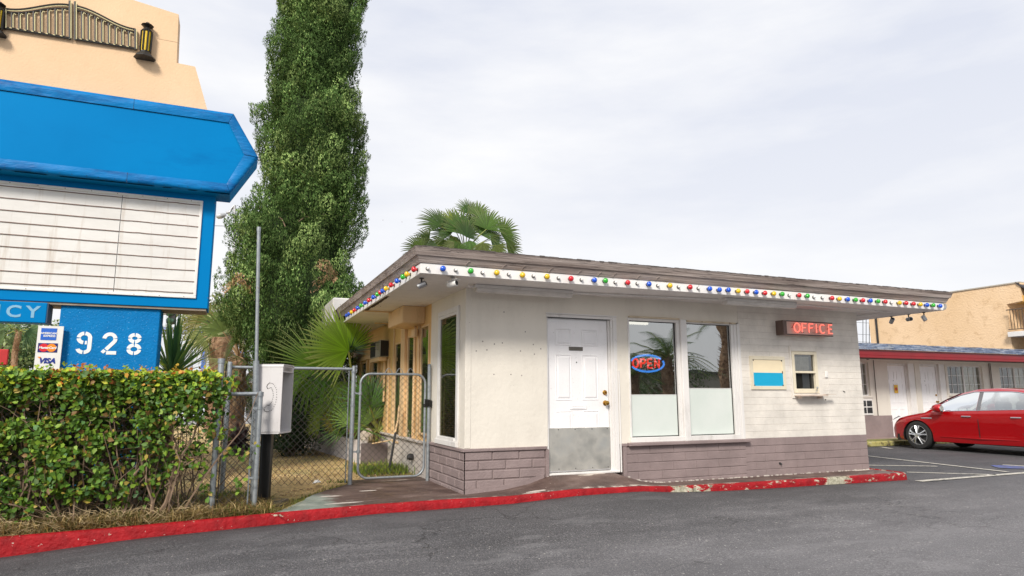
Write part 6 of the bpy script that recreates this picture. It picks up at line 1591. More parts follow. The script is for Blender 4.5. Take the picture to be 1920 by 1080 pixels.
for dd in (dead(452, 530, .32, .10), dead(606, 512, .22, .15), dead(598, 540, .10, .15)):
    dd = dd & (g_.random(len(dd)) < .72); col[dd] = np.stack([.42*tone, .27*tone, .15*tone], 1)[dd]
part('foliage', np_mesh('foliage', Vq, Fq, mConifer, np.repeat(col, 4, axis=0)), mConifer, cyp)
# inner branch mass that closes the crown
mb = MB(); nu = 28; vs = []; fs = []; zl = np.linspace(.3, zt_-.3, 46)
for z in zl:
    l, r_ = cy_at(z); c_ = (l+r_)/2; rx_ = (r_-l)/2; ry = min(rx_, 1.3)
    for i in range(nu):
        a = 2*math.pi*i/nu; lob = noise.noise((math.cos(a)*1.6, math.sin(a)*1.6, z*.9))*.22+noise.noise((math.cos(a)*3.4, math.sin(a)*3.4, z*2.1))*.16
        k = .66+.13*noise.noise((math.cos(a)*1.5, math.sin(a)*1.5, z*.8))+lob*.3; x = c_+math.cos(a)*rx_*k; 
        if z < 2.75: x = min(x, -.3)
        vs.append((x, cyY+math.sin(a)*ry*k, z))
for j in range(len(zl)-1):
    for i in range(nu): fs.append((j*nu+i, j*nu+(i+1) % nu, (j+1)*nu+(i+1) % nu, (j+1)*nu+i))
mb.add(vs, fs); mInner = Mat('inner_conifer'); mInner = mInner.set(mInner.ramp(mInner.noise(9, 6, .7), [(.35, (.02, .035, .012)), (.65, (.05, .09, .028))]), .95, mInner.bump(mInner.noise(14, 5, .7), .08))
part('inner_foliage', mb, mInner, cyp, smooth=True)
part('trunk', MB().tube([(-1.35, cyY, -.3), (-1.33, cyY, 2), (-1.3, cyY, 9)], [.26, .2, .08], 10), mBark, cyp)
mb = MB()
for (u, v, du, dv_) in ((440, 520, 60, 12), (450, 528, 70, -8), (590, 500, 50, 40), (585, 530, 60, -30), (560, 415, 40, -14), (545, 300, 30, 12), (600, 520, 20, 60), (535, 425, -20, -30)):
    a, b = aty(u, v, cyY-1.15), aty(u+du*.6, v+dv_*.6, cyY-.7); mb.tube([a, (a+b)/2+Vector((0, 0, .05)), b], [.008, .014, .02], 5)
psplit('dead_twigs', mb, mTwig, cyp)
# ------------------------------------------------------------------ motel wing
MYW = 5.6; MX0, MX1 = 12.2, 34
motel = thing('motel_wing', 'single-storey motel wing with red eave, white doors and gridded windows behind the parked car', 'building', (20, MYW, -.2))
bx = lambda u, v: aty(u, v, MYW)
m0 = -.18
mMot = paint('motel_wall_paint', (.68, .635, .57), amt=.2, bump=.004)
D = [(14.93, 15.74), (16.30, 17.10)]
Wn = [(13.2, 14.12, .98, 1.93), (17.50, 19.15, 1.02, 1.90), (20.0, 21.7, 1.02, 1.90), (24.5, 26.1, 1.02, 1.9)]
mb = MB(); wallgrid(mb, (0, MYW, 0), (1, 0, 0), (0, 0, 1), (0, -1, 0), MX0, MX1, m0, 2.06, [(a-.05, b+.30, m0, 1.93) for a, b in D]+Wn, .22)
part('wall', mb, mMot, motel)
part('end_wall', MB().box((MX0, MYW+.001, m0), (MX0+.2, 12, 2.06)), mMot, motel)
mb = MB()
for a, b in ((MX0, 14.88), (16.04+.0, 16.25), (17.4, MX1)): mb.box((a, MYW-.02, m0-.02), (b, MYW-.001, .43), bev=.004)
part('wainscot', mb, mPurple, motel)
mRed = simple('motel_red_fascia', (.22, .005, .010), .4, .12, 3)
fy_ = MYW-1.0
part('fascia', MB().box((MX0-.5, fy_, 2.06), (MX1, fy_+.03, 2.215), bev=.006).box((MX0-.5, fy_-.02, 1.985), (MX1, fy_+.03, 2.06), bev=.01), mRed, motel)
part('soffit', MB().box((MX0-.4, fy_+.031, 2.062), (MX1, MYW+.1, 2.08)), mSoffit, motel)
part('beam', MB().box((MX0-.4, fy_+.35, 1.99), (MX1, fy_+.42, 2.061)).box((MX0, MYW-.03, 1.985), (MX1, MYW-.001, 2.06)), mMot, motel)
m = Mat('motel_shingles'); a = m.ramp(m.noise(2.4, 8, .75, (.7, 1, 1)), [(.34, (.05, .065, .10)), (.48, (.14, .18, .27)), (.58, (.30, .33, .38)), (.7, (.48, .46, .44))]); mSh = m.set(a, .8, m.bump(m.noise(9, 5), .02))
mb = MB(); zA, zB = 2.215, 2.72; ny_ = 8
for j in range(ny_):
    ya, yb = fy_-.06+j*.42, fy_-.06+(j+1)*.42; za, zb = zA+(zB-zA)*j/ny_, zA+(zB-zA)*(j+1)/ny_
    x = MX0-.6
    while x < MX1:
        l = rnd.uniform(.25, .5); dz = rnd.uniform(.0, .022); mb.add([(x, ya, za+.02+dz), (x+l-.01, ya, za+.02+dz), (x+l-.01, yb+.05, zb+.008), (x, yb+.05, zb+.008), (x, ya, za-.002), (x+l-.01, ya, za-.002)], [(0, 1, 2, 3), (4, 5, 1, 0)]); x += l
mb.quad((MX0-.6, fy_-.06, zA-.001), (MX1, fy_-.06, zA-.001), (MX1, fy_+3.4, zB), (MX0-.6, fy_+3.4, zB))
part('roof', mb, mSh, motel)
mGlassM = glass('motel_glass', (.80, .80, .76), .05, .02)
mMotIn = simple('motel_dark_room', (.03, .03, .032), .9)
def mdoor(x0, x1, knob, sign_=False):
    y = MYW+.12; d = MB().box((x0, y, m0), (x1, y+.04, 1.86), bev=.003)
    for (a, b) in ((.12, .36), (.46, .70)):
        for (z0, z1) in ((1.45, 1.70), (.78, 1.35), (.0, .62)):
            s = (x1-x0)/.81; X0, X1 = x0+a*s, x0+b*s
            d.box((X0, y-.010, z0), (X1, y-.001, z0+.022)).box((X0, y-.010, z1-.022), (X1, y-.001, z1)).box((X0, y-.0101, z0+.022), (X0+.022, y-.001, z1-.022)).box((X1-.022, y-.0101, z0+.022), (X1, y-.001, z1-.022))
    dr = part('door', d, mDoor, motel)
    part('door_frame', MB().box((x0-.05, y-.03, m0), (x0-.004, y+.05, 1.93)).box((x1+.004, y-.03, m0), (x1+.05, y+.05, 1.93)).box((x0-.0045, y-.03, 1.865), (x1+.0045, y+.05, 1.93)).box((x1+.051, y-.10, m0), (x1+.30, y+.05, 1.929)), mTrim, motel)
    if knob:
        part('door_knob', MB().lathe((x1-.07, y, .80), (0, -1, 0), [(0, .03), (.03, .015), (.05, .035), (.08, .02)], 12), mBrass, dr)
        part('deadbolt', MB().lathe((x1-.07, y, 1.0), (0, -1, 0), [(0, .03), (.02, .028)], 12), mBrass, dr)
    part('peephole', MB().lathe(((x0+x1)/2-.1, y, 1.42), (0, -1, 0), [(0, .012), (.008, .01)], 8).lathe(((x0+x1)/2-.1, y, 1.30), (0, -1, 0), [(0, .008), (.008, .006)], 8), mBlack, dr)
    if sign_:
        part('door_tag', MB().box((x0+.30, y-.018, 1.06), (x0+.46, y-.011, 1.30), bev=.01), simple('tag_yellow', (.75, .45, .05), .6, .1), dr)
        part('tag_emblem', MB().lathe((x0+.38, y-.018, 1.18), (0, -1, 0), [(0, .05), (.003, .048)], 12), simple('tag_red', (.5, .05, .02), .6, .1), dr)
mdoor(*D[0], False, True); mdoor(*D[1], True)
def mwin(x0, x1, z0, z1, cur=True):
    y = MYW+.10; fw = .035; xm = (x0+x1)/2; mb = MB()
    for a in (x0, xm-fw/2, x1-fw): mb.box((a, y-.03, z0), (a+fw*(1.4 if a == xm-fw/2 else 1), y+.03, z1))
    mb.box((x0+fw, y-.029, z0), (x1-fw, y+.029, z0+fw)).box((x0+fw, y-.029, z1-fw), (x1-fw, y+.029, z1))
    for h0, h1 in ((x0+fw, xm-fw/2), (xm+fw*.9, x1-fw)):
        for k in (1, 2): mb.box((h0+(h1-h0)*k/3-.007, y-.012, z0+fw), (h0+(h1-h0)*k/3+.007, y-.004, z1-fw)); mb.box((h0, y-.0115, z0+fw+(z1-z0-2*fw)*k/3-.007), (h1, y-.0045, z0+fw+(z1-z0-2*fw)*k/3+.007))
    f = part('window_frame', mb, mTrim, motel)
    part('window_pane', MB().quad((x0+fw, y, z0+fw), (x1-fw, y, z0+fw), (x1-fw, y, z1-fw), (x0+fw, y, z1-fw)), mGlassM, f)
    part('window_sill', MB().box((x0-.05, MYW-.03, z0-.05), (x1+.05, y-.031, z0-.002), bev=.004), mMot, f)
    def cu(a, b, mt, nm):
        c_ = MB(); n_ = int((b-a)/.045)
        for i in range(n_): xa = a+(b-a)*i/n_; xb = a+(b-a)*(i+1)/n_; ya, yb = y+.10+.02*(i % 2), y+.10+.02*((i+1) % 2); c_.quad((xa, ya, z0), (xb, yb, z0), (xb, yb, z1), (xa, ya, z1))
        part(nm, c_, mt, f, smooth=False)
    if cur: cu(xm, x1, mCurtain, 'curtain')
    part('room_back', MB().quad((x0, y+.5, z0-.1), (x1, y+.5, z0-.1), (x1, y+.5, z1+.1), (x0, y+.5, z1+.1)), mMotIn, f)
for i, w_ in enumerate(Wn): mwin(*w_, cur=True)
mb = MB()
for x in (14.30, 19.45, 19.52, 23.5): mb.tube([(x, MYW-.03, .43), (x, MYW-.03, 2.0)], .012, 6)
mb.tube([(MX0, fy_+.34, 2.0), (MX1, fy_+.34, 2.0)], .022, 6)
part('conduit', mb, simple('conduit_brown', (.12, .09, .08), .6), motel)
mb = MB().box((13.35, MYW-.03, .45), (14.12, MYW-.001, .90), bev=.006)
ac = part('wall_vent', mb, mTrim, motel); mb = MB()
for i in range(3):
    for j in range(2): mb.box((13.42+i*.235, MYW-.036, .50+j*.19), (13.62+i*.235, MYW-.0302, .66+j*.19))
part('vent_opening', mb, mBlack, ac)
part('wall_vent', MB().box((17.6, MYW-.05, .62), (18.35, MYW-.001, .93), bev=.006), mTrim, motel)
for x in (13.5, 21.5): part('soffit_lamp', MB().lathe((x, fy_+.5, 2.06), (0, 0, -1), [(0, .05), (.03, .06), (.08, .04), (.09, .01)], 12), mDark, motel)
struct('motel_walkway', MB().box((MX0-1.2, 4.62, -.31), (MX1, MYW-.001, m0-.002), bev=.01), simple('walkway_concrete', (.30, .22, .20), .85, .2))
m = Mat('kerb_paint_yellow'); a = m.ramp(m.noise(5, 7, .7), [(.4, (.10, .08, .05)), (.5, (.42, .38, .12)), (.65, (.38, .36, .25))]); mYK = m.set(a, .8)
struct('kerb', MB().box((MX0-1.35, 4.40, -.31), (MX1, 4.62, m0+.0), bev=.02), mYK)
struct('planting_strip', MB().box((MX0-1.2, 4.622, m0-.001), (15.0, 5.0, m0+.012)), simple('strip_moss', (.20, .20, .06), .9, .4, 12))

# ------------------------------------------------------------------ tan apartment block
AX = 26
apt = thing('apartment_building', 'tall tan stucco apartment block with corner balconies rising behind the motel wing', 'building', (AX+4, 12, -.3))
mApt = Mat('apartment_stucco'); a = mApt.ramp(mApt.noise(.5, 6, .6), [(.3, (.76, .53, .31)), (.7, (.86, .63, .41))]); a = mApt.mix(mApt.ramp(mApt.noise(3.2, 4, .7), [(.56, 0.0), (.64, .35)]), a, (.52, .33, .17)); mApt = mApt.set(a, .8, mApt.bump(mApt.noise(14, 4), .02))
yN_, yF_ = 8.04, 14.95; zT_ = 5.41
mb = MB().prism([(AX, yN_, zT_), (AX, yF_, zT_-.02), (AX, yF_, -.3), (AX, 8.62, -.3), (AX, 8.62, 4.62), (AX, yN_, 4.68)], (.3, 0, 0))
mb.box((AX+.301, 8.63, -.3), (AX+14, yF_-.001, zT_-.03))
part('wall', mb, mApt, apt)
part('parapet_cap', MB().box((AX-.04, yN_+.0, zT_+.001), (AX+.3, yF_+.04, zT_+.05)), simple('cap_grey', (.45, .40, .33), .8), apt)
part('roof_edge', MB().prism([(AX-.05, yN_+.15, zT_+.06), (AX-.05, yN_-.9, zT_-.75), (AX-.05, yN_-.9, zT_-.86), (AX-.05, yN_+.1, zT_-.05)], (6, 0, 0)), simple('roof_edge_dark', (.06, .055, .06), .7, .3), apt)
mAp2 = simple('apartment_recess', (.62, .38, .10), .8, .1)
part('recess_wall', MB().box((AX+1.3, 4.2, -.3), (AX+1.5, 8.62, 5.0)).box((AX+.05, 4.0, 4.66), (AX+1.5, 8.6, 4.9)), mAp2, apt)
mb = MB()
for z in (3.28, 1.0): mb.box((AX-.25, 4.4, z), (AX+1.3, 8.58, z+.20), bev=.01)
part('balcony_slab', mb, mTrim, apt)
rl = MB()
for z in (3.48, 1.2):
    rl.box((AX-.22, 4.4, z+.86), (AX-.18, 8.55, z+.90)).box((AX-.22, 4.4, z+.08), (AX-.18, 8.55, z+.11))
    y = 4.45
    while y < 8.5: rl.box((AX-.21, y, z+.1), (AX-.19, y+.02, z+.87)); y += .11
part('balcony_rail', rl, simple('rail_brown', (.10, .07, .05), .6), apt)
for z in (3.5, 1.2):
    w_ = part('balcony_window', MB().box((AX+1.24, 7.4, z+.1), (AX+1.299, 8.5, z+1.1)), mTrim, apt); part('pane', MB().box((AX+1.21, 7.46, z+.16), (AX+1.239, 8.44, z+1.04)), simple('far_glass', (.10, .10, .09), .15), w_)
part('downpipe', MB().box((AX-.06, yF_-.45, -.3), (AX-.005, yF_-.37, 4.9)), mDark, apt)
# lattice mast seen in the gap left of the apartment block
mb = MB()
for u in (1618, 1624, 1630):
    a, b = aty(u, 662, 40), aty(u, 596, 40); mb.tube([a, b], .03, 4)
for v in (604, 626, 640): mb.tube([aty(1560, v-2, 40), aty(1634, v+2, 40)], .02, 4)
single('power_line', mb, mDark, 'faint wires and slim posts in the gap between office and tan block', 'wires', tuple(aty(1624, 662, 40)))

# ------------------------------------------------------------------ red car (nose toward the motel, built along +X then turned)
m = Mat('car_paint_red'); fres = None
mCar = m.set((.44, .002, .005), .20, None, .25, Coat_Weight=1.0, Coat_Roughness=.03)
mCarG = glass('car_glass', (.62, .72, .72), .26, .0, .0, 1.2)
mTyre = simple('tyre_rubber', (.02, .02, .02), .85, .2, 30, .004); mRim = simple('alloy_rim', (.78, .79, .80), .25, .05, metal=.9)
mLamp = Mat('headlamp_lens').set((.35, .37, .4), .06, None, .2, Coat_Weight=1); mPl = simple('car_black_plastic', (.015, .015, .015), .5)
def build_car(name, label, loc, rz, paintm, detail=True):
    """local: x forward (nose at +2.42), y left/right, z up from the road"""
    t = thing(name, label, 'car', loc, None, rz)
    Lf, Lr = 2.42, -2.43; wf, wr, rw, ra = 1.46, -1.335, .335, .385
    hood = lambda x: fit(x, [(-2.43, .92), (-2.3, 1.02), (-1.9, 1.06), (-1.5, 1.02), (-1.0, .985), (0, .955), (.8, .93), (1.05, .93), (1.5, .87), (1.95, .78), (2.2, .69), (2.36, .58), (2.42, .48)])
    belt = lambda x: fit(x, [(-2.43, .90), (-2.0, 1.0), (-1.5, 1.0), (0, .945), (1.0, .905), (1.5, .83), (2.0, .73), (2.42, .45)])
    half = lambda x: fit(x, [(-2.43, .70), (-2.2, .83), (-1.8, .90), (-1, .915), (.5, .915), (1.3, .905), (1.8, .87), (2.15, .76), (2.33, .60), (2.42, .42)])
    sill = lambda x: fit(x, [(-2.43, .42), (-2.2, .28), (-1.8, .22), (1.9, .20), (2.2, .22), (2.42, .30)])
    def low(x):
        z = sill(x)
        for c in (wf, wr):
            if abs(x-c) < ra: z = max(z, rw-.02+math.sqrt(ra*ra-(x-c)**2))
        return z
    xs_ = sorted(set([round(v, 4) for v in np.linspace(Lr, Lf, 60)]+[round(c+ra*math.cos(a), 4) for c in (wf, wr) for a in np.linspace(0, math.pi, 15)]+[round(c+s*(ra+.002), 4) for c in (wf, wr) for s in (1, -1)]))
    mb = MB(); rows = []
    for x in xs_:
        lo = low(x); b = max(belt(x), lo+.03); h = half(x); ht = hood(x); r_ = []
        arch = any(abs(x-c) < ra for c in (wf, wr))
        fl = .012 if any(abs(x-c) < ra+.10 for c in (wf, wr)) else 0
        def wdt(s):   # s 0..1 from low to belt: tumblehome and shoulder crease
            z_ = lo+(b-lo)*s; g = (z_-.2)/(b-.2+1e-6)
            return h*(fit(g, [(0, .955), (.15, .985), (.28, .975), (.5, .985), (.8, .992), (.92, .985), (1, .955)]))+fl*(1-abs(g-.5))
        for s in np.linspace(0, 1, 10): r_.append((x, wdt(s), lo+(b-lo)*s))
        r_.append((x, h*.90, b+(ht-b)*.45)); r_.append((x, h*.80, b+(ht-b)*.75)); r_.append((x, h*.45, ht-.004)); r_.append((x, 0, ht+.012))
        rows.append(r_)
    n = len(rows[0]); vs = []; 
    for r_ in rows: vs += r_+[(x, -y, z) for x, y, z in r_[-2::-1]]
    k = 2*n-1; fs = [(i*k+j, i*k+j+1, (i+1)*k+j+1, (i+1)*k+j) for i in range(len(rows)-1) for j in range(k-1)]
    fs += [tuple(range(k)), tuple((len(rows)-1)*k+j for j in range(k))[::-1]]
    mb.add(vs, fs); body = part('body', mb, paintm, t, local=True, auto=32)
    part('underbody', MB().box((-2.2, -.78, .19), (2.1, .78, .34)).box((-.9, -.80, .25), (1.0, .80, .6)), mPl, t, local=True)
    # greenhouse
    roof = lambda x: fit(x, [(-1.98, 1.06), (-1.6, 1.20), (-1.2, 1.34), (-.8, 1.42), (-.3, 1.455), (.1, 1.44), (.45, 1.355), (.8, 1.20), (1.1, 1.02), (1.28, .91)])
    gx = np.linspace(-1.98, 1.28, 40); mb = MB(); vs = []; 
    for x in gx:
        zt = roof(x); zb = min(belt(x)-.01, zt-.01); hb = half(x)*.945; q = (zt-zb)/.5; ht_ = hb-.235*min(1, q); r_ = []
        for s in (0, .25, .5, .75, .9): r_.append((x, hb-(hb-ht_)*s**1.15, zb+(zt-zb-.03)*s))
        r_ += [(x, ht_-.045, zt-.012), (x, ht_*.6, zt), (x, 0, zt+.012)]
        vs += r_+[(a, -b, c) for a, b, c in r_[-2::-1]]
    k = 15; fs = [(i*k+j, i*k+j+1, (i+1)*k+j+1, (i+1)*k+j) for i in range(len(gx)-1) for j in range(k-1)]
    opn = lambda x: -1.5 < x < -1.04 or -.98 < x < -.08 or .02 < x < 1.0
    fs = []
    for i in range(len(gx)-1):
        xm_ = (gx[i]+gx[i+1])/2
        for j in range(k-1):
            sidef = j < 4 or j >= k-5; topf = not sidef and (xm_ > .52 or xm_ < -1.2)
            if (sidef and opn(xm_)) or topf: continue
            fs.append((i*k+j, i*k+j+1, (i+1)*k+j+1, (i+1)*k+j))
    mb.add(vs, fs); part('cabin', mb, paintm, t, local=True, auto=40)
    mi_ = MB()
    for x in (.05, -.95):
        for y in (.38, -.38): mi_.box((x-.30, y-.24, .55), (x+.25, y+.24, .72), bev=.05).box((x-.42, y-.22, .62), (x-.24, y+.22, 1.16), bev=.06).box((x-.42, y-.11, 1.17), (x-.32, y+.11, 1.31), bev=.03)
    mi_.box((.75, -.72, .6), (1.1, .72, .93), bev=.05); part('seats', mi_, mPl, t, local=True)
    part('steering_wheel', MB().tube([(.62+.05*math.sin(a), .38+.17*math.cos(a), .90+.17*math.sin(a)) for a in np.linspace(0, 2*math.pi, 20)], .014, 6, cap=False), mPl, t, local=True)
    def side(x, z, sgn, o=.006):
        zt = roof(x); zb = min(belt(x)-.01, zt-.01); hb = half(x)*.945; q = (zt-zb)/.5; ht_ = hb-.235*min(1, q); s = max(0, min(1, (z-zb)/(zt-zb-.03)))
        return (x, sgn*(hb-(hb-ht_)*s**1.15+o), z)
    def sidepoly(name_, poly, m_, sgn, o=.006, nx=14, nz=4):
        # poly: bottom x0,x1 ; top function -> build strips
        (xb0, xb1, topf, botf) = poly; mb = MB(); g = []
        for i in range(nx+1):
            x = xb0+(xb1-xb0)*i/nx; z1 = topf(x); z0 = botf(x); g.append([side(x, z0+(max(z1, z0+.002)-z0)*j/nz, sgn, o) for j in range(nz+1)])
        vs = [p for c in g for p in c]; mb.add(vs, [(i*(nz+1)+j, (i+1)*(nz+1)+j, (i+1)*(nz+1)+j+1, i*(nz+1)+j+1) for i in range(nx) for j in range(nz)])
        return part(name_, mb, m_, t, local=True, smooth=True)
    bf = lambda x: belt(x)+.012
    for sg in (1, -1):
        tf = lambda x: min(roof(x)-.075, 1.375, 1.375-.25*max(0, x-.0)**1.2)
        sidepoly('side_window', (.02, 1.02, lambda x: max(bf(x)+.004, min(roof(x)-.07, 1.36)), bf), mCarG, sg)
        sidepoly('side_window', (-.98, -.07, lambda x: max(bf(x)+.004, min(roof(x)-.07, 1.37)), bf), mCarG, sg)
        sidepoly('side_window', (-1.50, -1.03, lambda x: max(bf(x)+.004, min(roof(x)-.075, 1.30)), bf), mCarG, sg)
        sidepoly('door_pillar', (-.066, .016, lambda x: min(roof(x)-.07, 1.36), bf), simple('pillar_grey', (.16, .16, .17), .3), sg, .005, 2)
        top_ = [side(x, max(bf(x), min(roof(x)-.062, 1.372)), sg, .010) for x in np.linspace(1.08, -1.5, 34)]
        part('window_trim', MB().tube(top_, .009, 5).tube([side(x, bf(x)-.004, sg, .012) for x in np.linspace(1.08, -1.5, 20)], .006, 5), mChrome, t, local=True)
        yb = lambda x, z: sg*(half(x)*.992+.004)
        for xd in (1.02, -.02, -1.05):
            mb = MB().tube([(xd-.0+(.10 if xd < -1 else 0)*(.5), sg*(half(xd)*.955+.001), belt(xd)-.01), (xd, sg*(half(xd)*.992-.001), .72), (xd+(.14 if xd < -1 else 0), sg*(half(xd)*.985), .50), (xd+(.05 if xd > 1 else 0), sg*(half(xd)*.977), .32)], .009, 4); part('door_gap', mb, mPl, body, local=True)
        for xd in (.14, -.92):
            h_ = part('door_handle', MB().box((xd-.02, sg*.895, .80), (xd+.20, sg*.935, .828), bev=.008), mChrome, body, local=True); 
        part('fender_vent', MB().box((1.06, sg*.885, .735), (1.34, sg*.912, .765), bev=.006), mChrome, body, local=True)
        part('sill_trim', MB().tube([(-.95, sg*.895, .335), (0, sg*.905, .325), (.9, sg*.898, .33)], [.008, .022, .008], 6), paintm, body, local=True)
        mir = MB().lathe((.83, sg*1.02, .99), (1, .0, 0), [(-.11, .075), (-.08, .10), (0, .10), (.08, .07), (.12, .02)], 14).box((.80, sg*.86, .935), (.87, sg*1.0, .97), bev=.01); part('wing_mirror', mir, paintm, t, local=True, auto=50)
        part('mirror_glass', MB().lathe((.715, sg*1.02, .99), (-1, 0, 0), [(0, .075), (.004, .07)], 14).box((.74, sg*.92, .90), (.84, sg*1.02, .94), bev=.01), mPl, t, local=True)
        hl = [(2.34, .62, .62), (2.20, .77, .66), (1.98, .86, .735), (1.86, .885, .775), (1.98, .80, .79), (2.16, .68, .735), (2.32, .58, .66)]
        mb = MB(); c_ = (2.14, sg*.80, .715); vs = [c_]+[(x+.012, sg*(y+.004), z) for x, y, z in hl]; mb.add(vs, [(0, i+1, (i+1) % 7+1) for i in range(7)]); part('headlight', mb, mLamp, t, local=True, smooth=False)
        part('tail_light', MB().lathe((-2.30, sg*.72, .88), (-1, sg*.6, 0), [(0, .12), (.02, .11), (.03, .05)], 12), simple('tail_red', (.4, .01, .01), .15), t, local=True)
        for xc in (wf, wr):
            yo = sg*.90; w_ = part('wheel', MB().lathe((xc, yo-sg*.22, rw), (0, sg, 0), [(0, .25), (.005, .315), (.02, rw), (.19, rw), (.215, .32), (.222, .285), (.215, .235), (.18, .232)], 36), mTyre, t, local=True, auto=35)
            mb = MB().lathe((xc, yo-sg*.06, rw), (0, sg, 0), [(0, .225), (.04, .232), (.062, .236), (.064, .228), (.03, .214), (.0, .212)], 36)
            mb.lathe((xc, yo-sg*.10, rw), (0, sg, 0), [(.06, .05), (.125, .055), (.14, .04), (.142, .01)], 16)
            for q in range(5):
                for dd in (-.16, .16):
                    a = q*2*math.pi/5+dd+.3; a2 = q*2*math.pi/5+dd*1.35+.3
                    mb.tube([(xc+.04*math.cos(a), yo+sg*.028, rw+.04*math.sin(a)), (xc+.13*math.cos(a), yo+sg*.024, rw+.13*math.sin(a)), (xc+.222*math.cos(a2), yo-sg*.004, rw+.222*math.sin(a2))], [.018, .016, .019], 6)
            part('rim', mb, mRim, w_, local=True, auto=40)
            part('brake_disc', MB().lathe((xc, yo-sg*.12, rw), (0, sg, 0), [(0, .15), (.02, .15)], 20).lathe((xc, yo-sg*.17, rw), (0, sg, 0), [(0, .22), (.01, .22)], 20), mDark, w_, local=True)
    # wheel wells
    mb = MB()
    for xc in (wf, wr):
        for sg in (1, -1):
            n_ = 12; P_ = [(xc+(ra+.0)*math.cos(a), rw-.02+(ra)*math.sin(a)) for a in np.linspace(-.25, math.pi+.25, n_)]
            mb.add([(x, sg*.90, z) for x, z in P_]+[(x, sg*.55, z) for x, z in P_], [(i, i+1, n_+i+1, n_+i) for i in range(n_-1)]); mb.add([(x, sg*.60, z) for x, z in P_], [tuple(range(n_))])
    psplit('wheel_well', mb, mPl, t, local=True)
    # windscreen, rear screen
    mb = MB()
    for x0, x1 in ((.50, 1.20), (-1.92, -1.15)):
        g = []
        for i in range(9):
            x = x0+(x1-x0)*i/8; zt = roof(x); zb = min(belt(x)-.01, zt-.01); hb = half(x)*.945; ht_ = hb-.235*min(1, (zt-zb)/.5)-.06; g.append([(x+.004, ht_*s, zt+.008+.012*(1-abs(s))) for s in (-1, -.6, 0, .6, 1)])
        vs = [p for c in g for p in c]; mb.add(vs, [(i*5+j, (i+1)*5+j, (i+1)*5+j+1, i*5+j+1) for i in range(8) for j in range(4)])
    psplit('windscreen', mb, mCarG, t, local=True, smooth=True)
    part('grille', MB().box((2.30, -.35, .52), (2.425, .35, .60), bev=.02).box((2.30, -.34, .28), (2.41, .34, .36), bev=.02), mPl, t, local=True)
    return t
# nose points to +Y; near flank is the local +y side
build_car('parked_car', 'glossy red saloon parked nose-in at the motel wing, cut off by the right picture edge', (13.78, 1.93, -.3), R(90), mCar)
cw_ = Mat('car_paint_white').set((.75, .75, .75), .2, None, 0, Coat_Weight=1)
build_car('parked_car', 'white car parked behind the red saloon, only its roof showing', (17.3, 1.6, -.3+.12), R(90), cw_)

# ------------------------------------------------------------------ street background, left
mSig = simple('signal_housing_green', (.05, .11, .075), .5, .2); mSilver = simple('mast_silver', (.45, .46, .48), .5, .1, metal=.4)
FYs = 22
def P_(u, v, y=FYs): return aty(u, v, y)
t = thing('traffic_light_mast', 'long silver traffic light arm behind the sign with two small birds perched on it', 'traffic light', tuple(P_(560, 745)))
a, b = P_(300, 588), P_(560, 578); part('mast_arm', MB().tube([a, b], [.06, .12], 10), mSilver, t)
part('mast_pole', MB().tube([(b.x, FYs, -.3), (b.x, FYs, b.z+.3)], [.16, .12], 12), mSilver, t)
def signal(u, v, n):
    h = part('signal_head', MB().box(P_(u-3, v)+Vector((0, -.1, -.16)), P_(u+9, v+n*13)+Vector((0, .15, 0)), bev=.03), mDark, t)
    for i in range(n):
        c_ = P_(u+2, v+6+i*14); part('signal_visor', MB().lathe(c_+Vector((.05, -.05, 0)), (-1, -.35, 0), [(0, .10), (.22, .12), (.23, .10)], 14), mSig, h); 
        part('signal_lens', MB().lathe(c_+Vector((-.17, -.13, 0)), (-1, -.35, 0), [(0, .09), (.01, .085)], 12), mBlack, h)
signal(320, 582, 2); signal(385, 580, 2)
def bird(u, v, label, s=1):
    o = P_(u, v, FYs); mb = MB()
    mb.lathe(o+Vector((-.12*s, 0, .02)), (1, 0, .35), [(0, .005), (.05, .035), (.12, .06), (.20, .05), (.25, .025), (.27, .035), (.31, .03), (.35, .004)], 10)
    mb.tube([o+Vector((-.1*s, 0, .03)), o+Vector((-.24*s, 0, -.03))], [.02, .012], 5).tube([o+Vector((0, 0, .02)), o+Vector((0, 0, -.07))], .008, 4)
    return single('bird', mb, mBlack, label, 'bird', tuple(o+Vector((0, 0, -.07))), 'birds on the traffic light arm', smooth=True)
bird(404, 573, 'small dark bird on the silver mast arm, nearer the sign'); bird(414, 572, 'small dark bird on the silver mast arm, nearer the cypress')
t = thing('camera_pole', 'slim silver pole with a small cross arm and cameras, seen under the marquee corner', 'pole', tuple(P_(357, 700, 30)))
part('mast', MB().tube([P_(357, 700, 30), P_(357, 592, 30)], [.12, .10], 8).lathe(P_(357, 592, 30), (0, 0, 1), [(0, .14), (.2, .14), (.25, .04)], 10), mSilver, t)
part('cross_arm', MB().tube([P_(345, 603, 30), P_(362, 607, 30)], .07, 6).tube([P_(330, 588, 30), P_(357, 600, 30)], .05, 6), mSilver, t)
part('camera_box', MB().box(P_(343, 598, 30)+Vector((0, -.2, 0)), P_(349, 604, 30)+Vector((0, .2, 0)), bev=.03).box(P_(360, 600, 30)+Vector((0, -.2, 0)), P_(364, 608, 30)+Vector((0, .2, 0)), bev=.03), mWhite, t)
t = thing('street_lamp', 'grey cobra-head street lamp peeking out between the arrow panel and the cypress', 'street lamp', tuple(P_(440, 745, 16)))
part('lamp_arm', MB().tube([P_(440, 745, 16), P_(440, 385, 16), P_(430, 398, 16), P_(424, 399, 16)], .05, 8), mSilver, t)
part('lamp_head', MB().lathe(P_(424, 402, 16), (P_(402, 408, 16)-P_(424, 402, 16)), [(0, .03), (.05, .07), (.18, .10), (.28, .08), (.33, .02)], 12), mSilver, t)
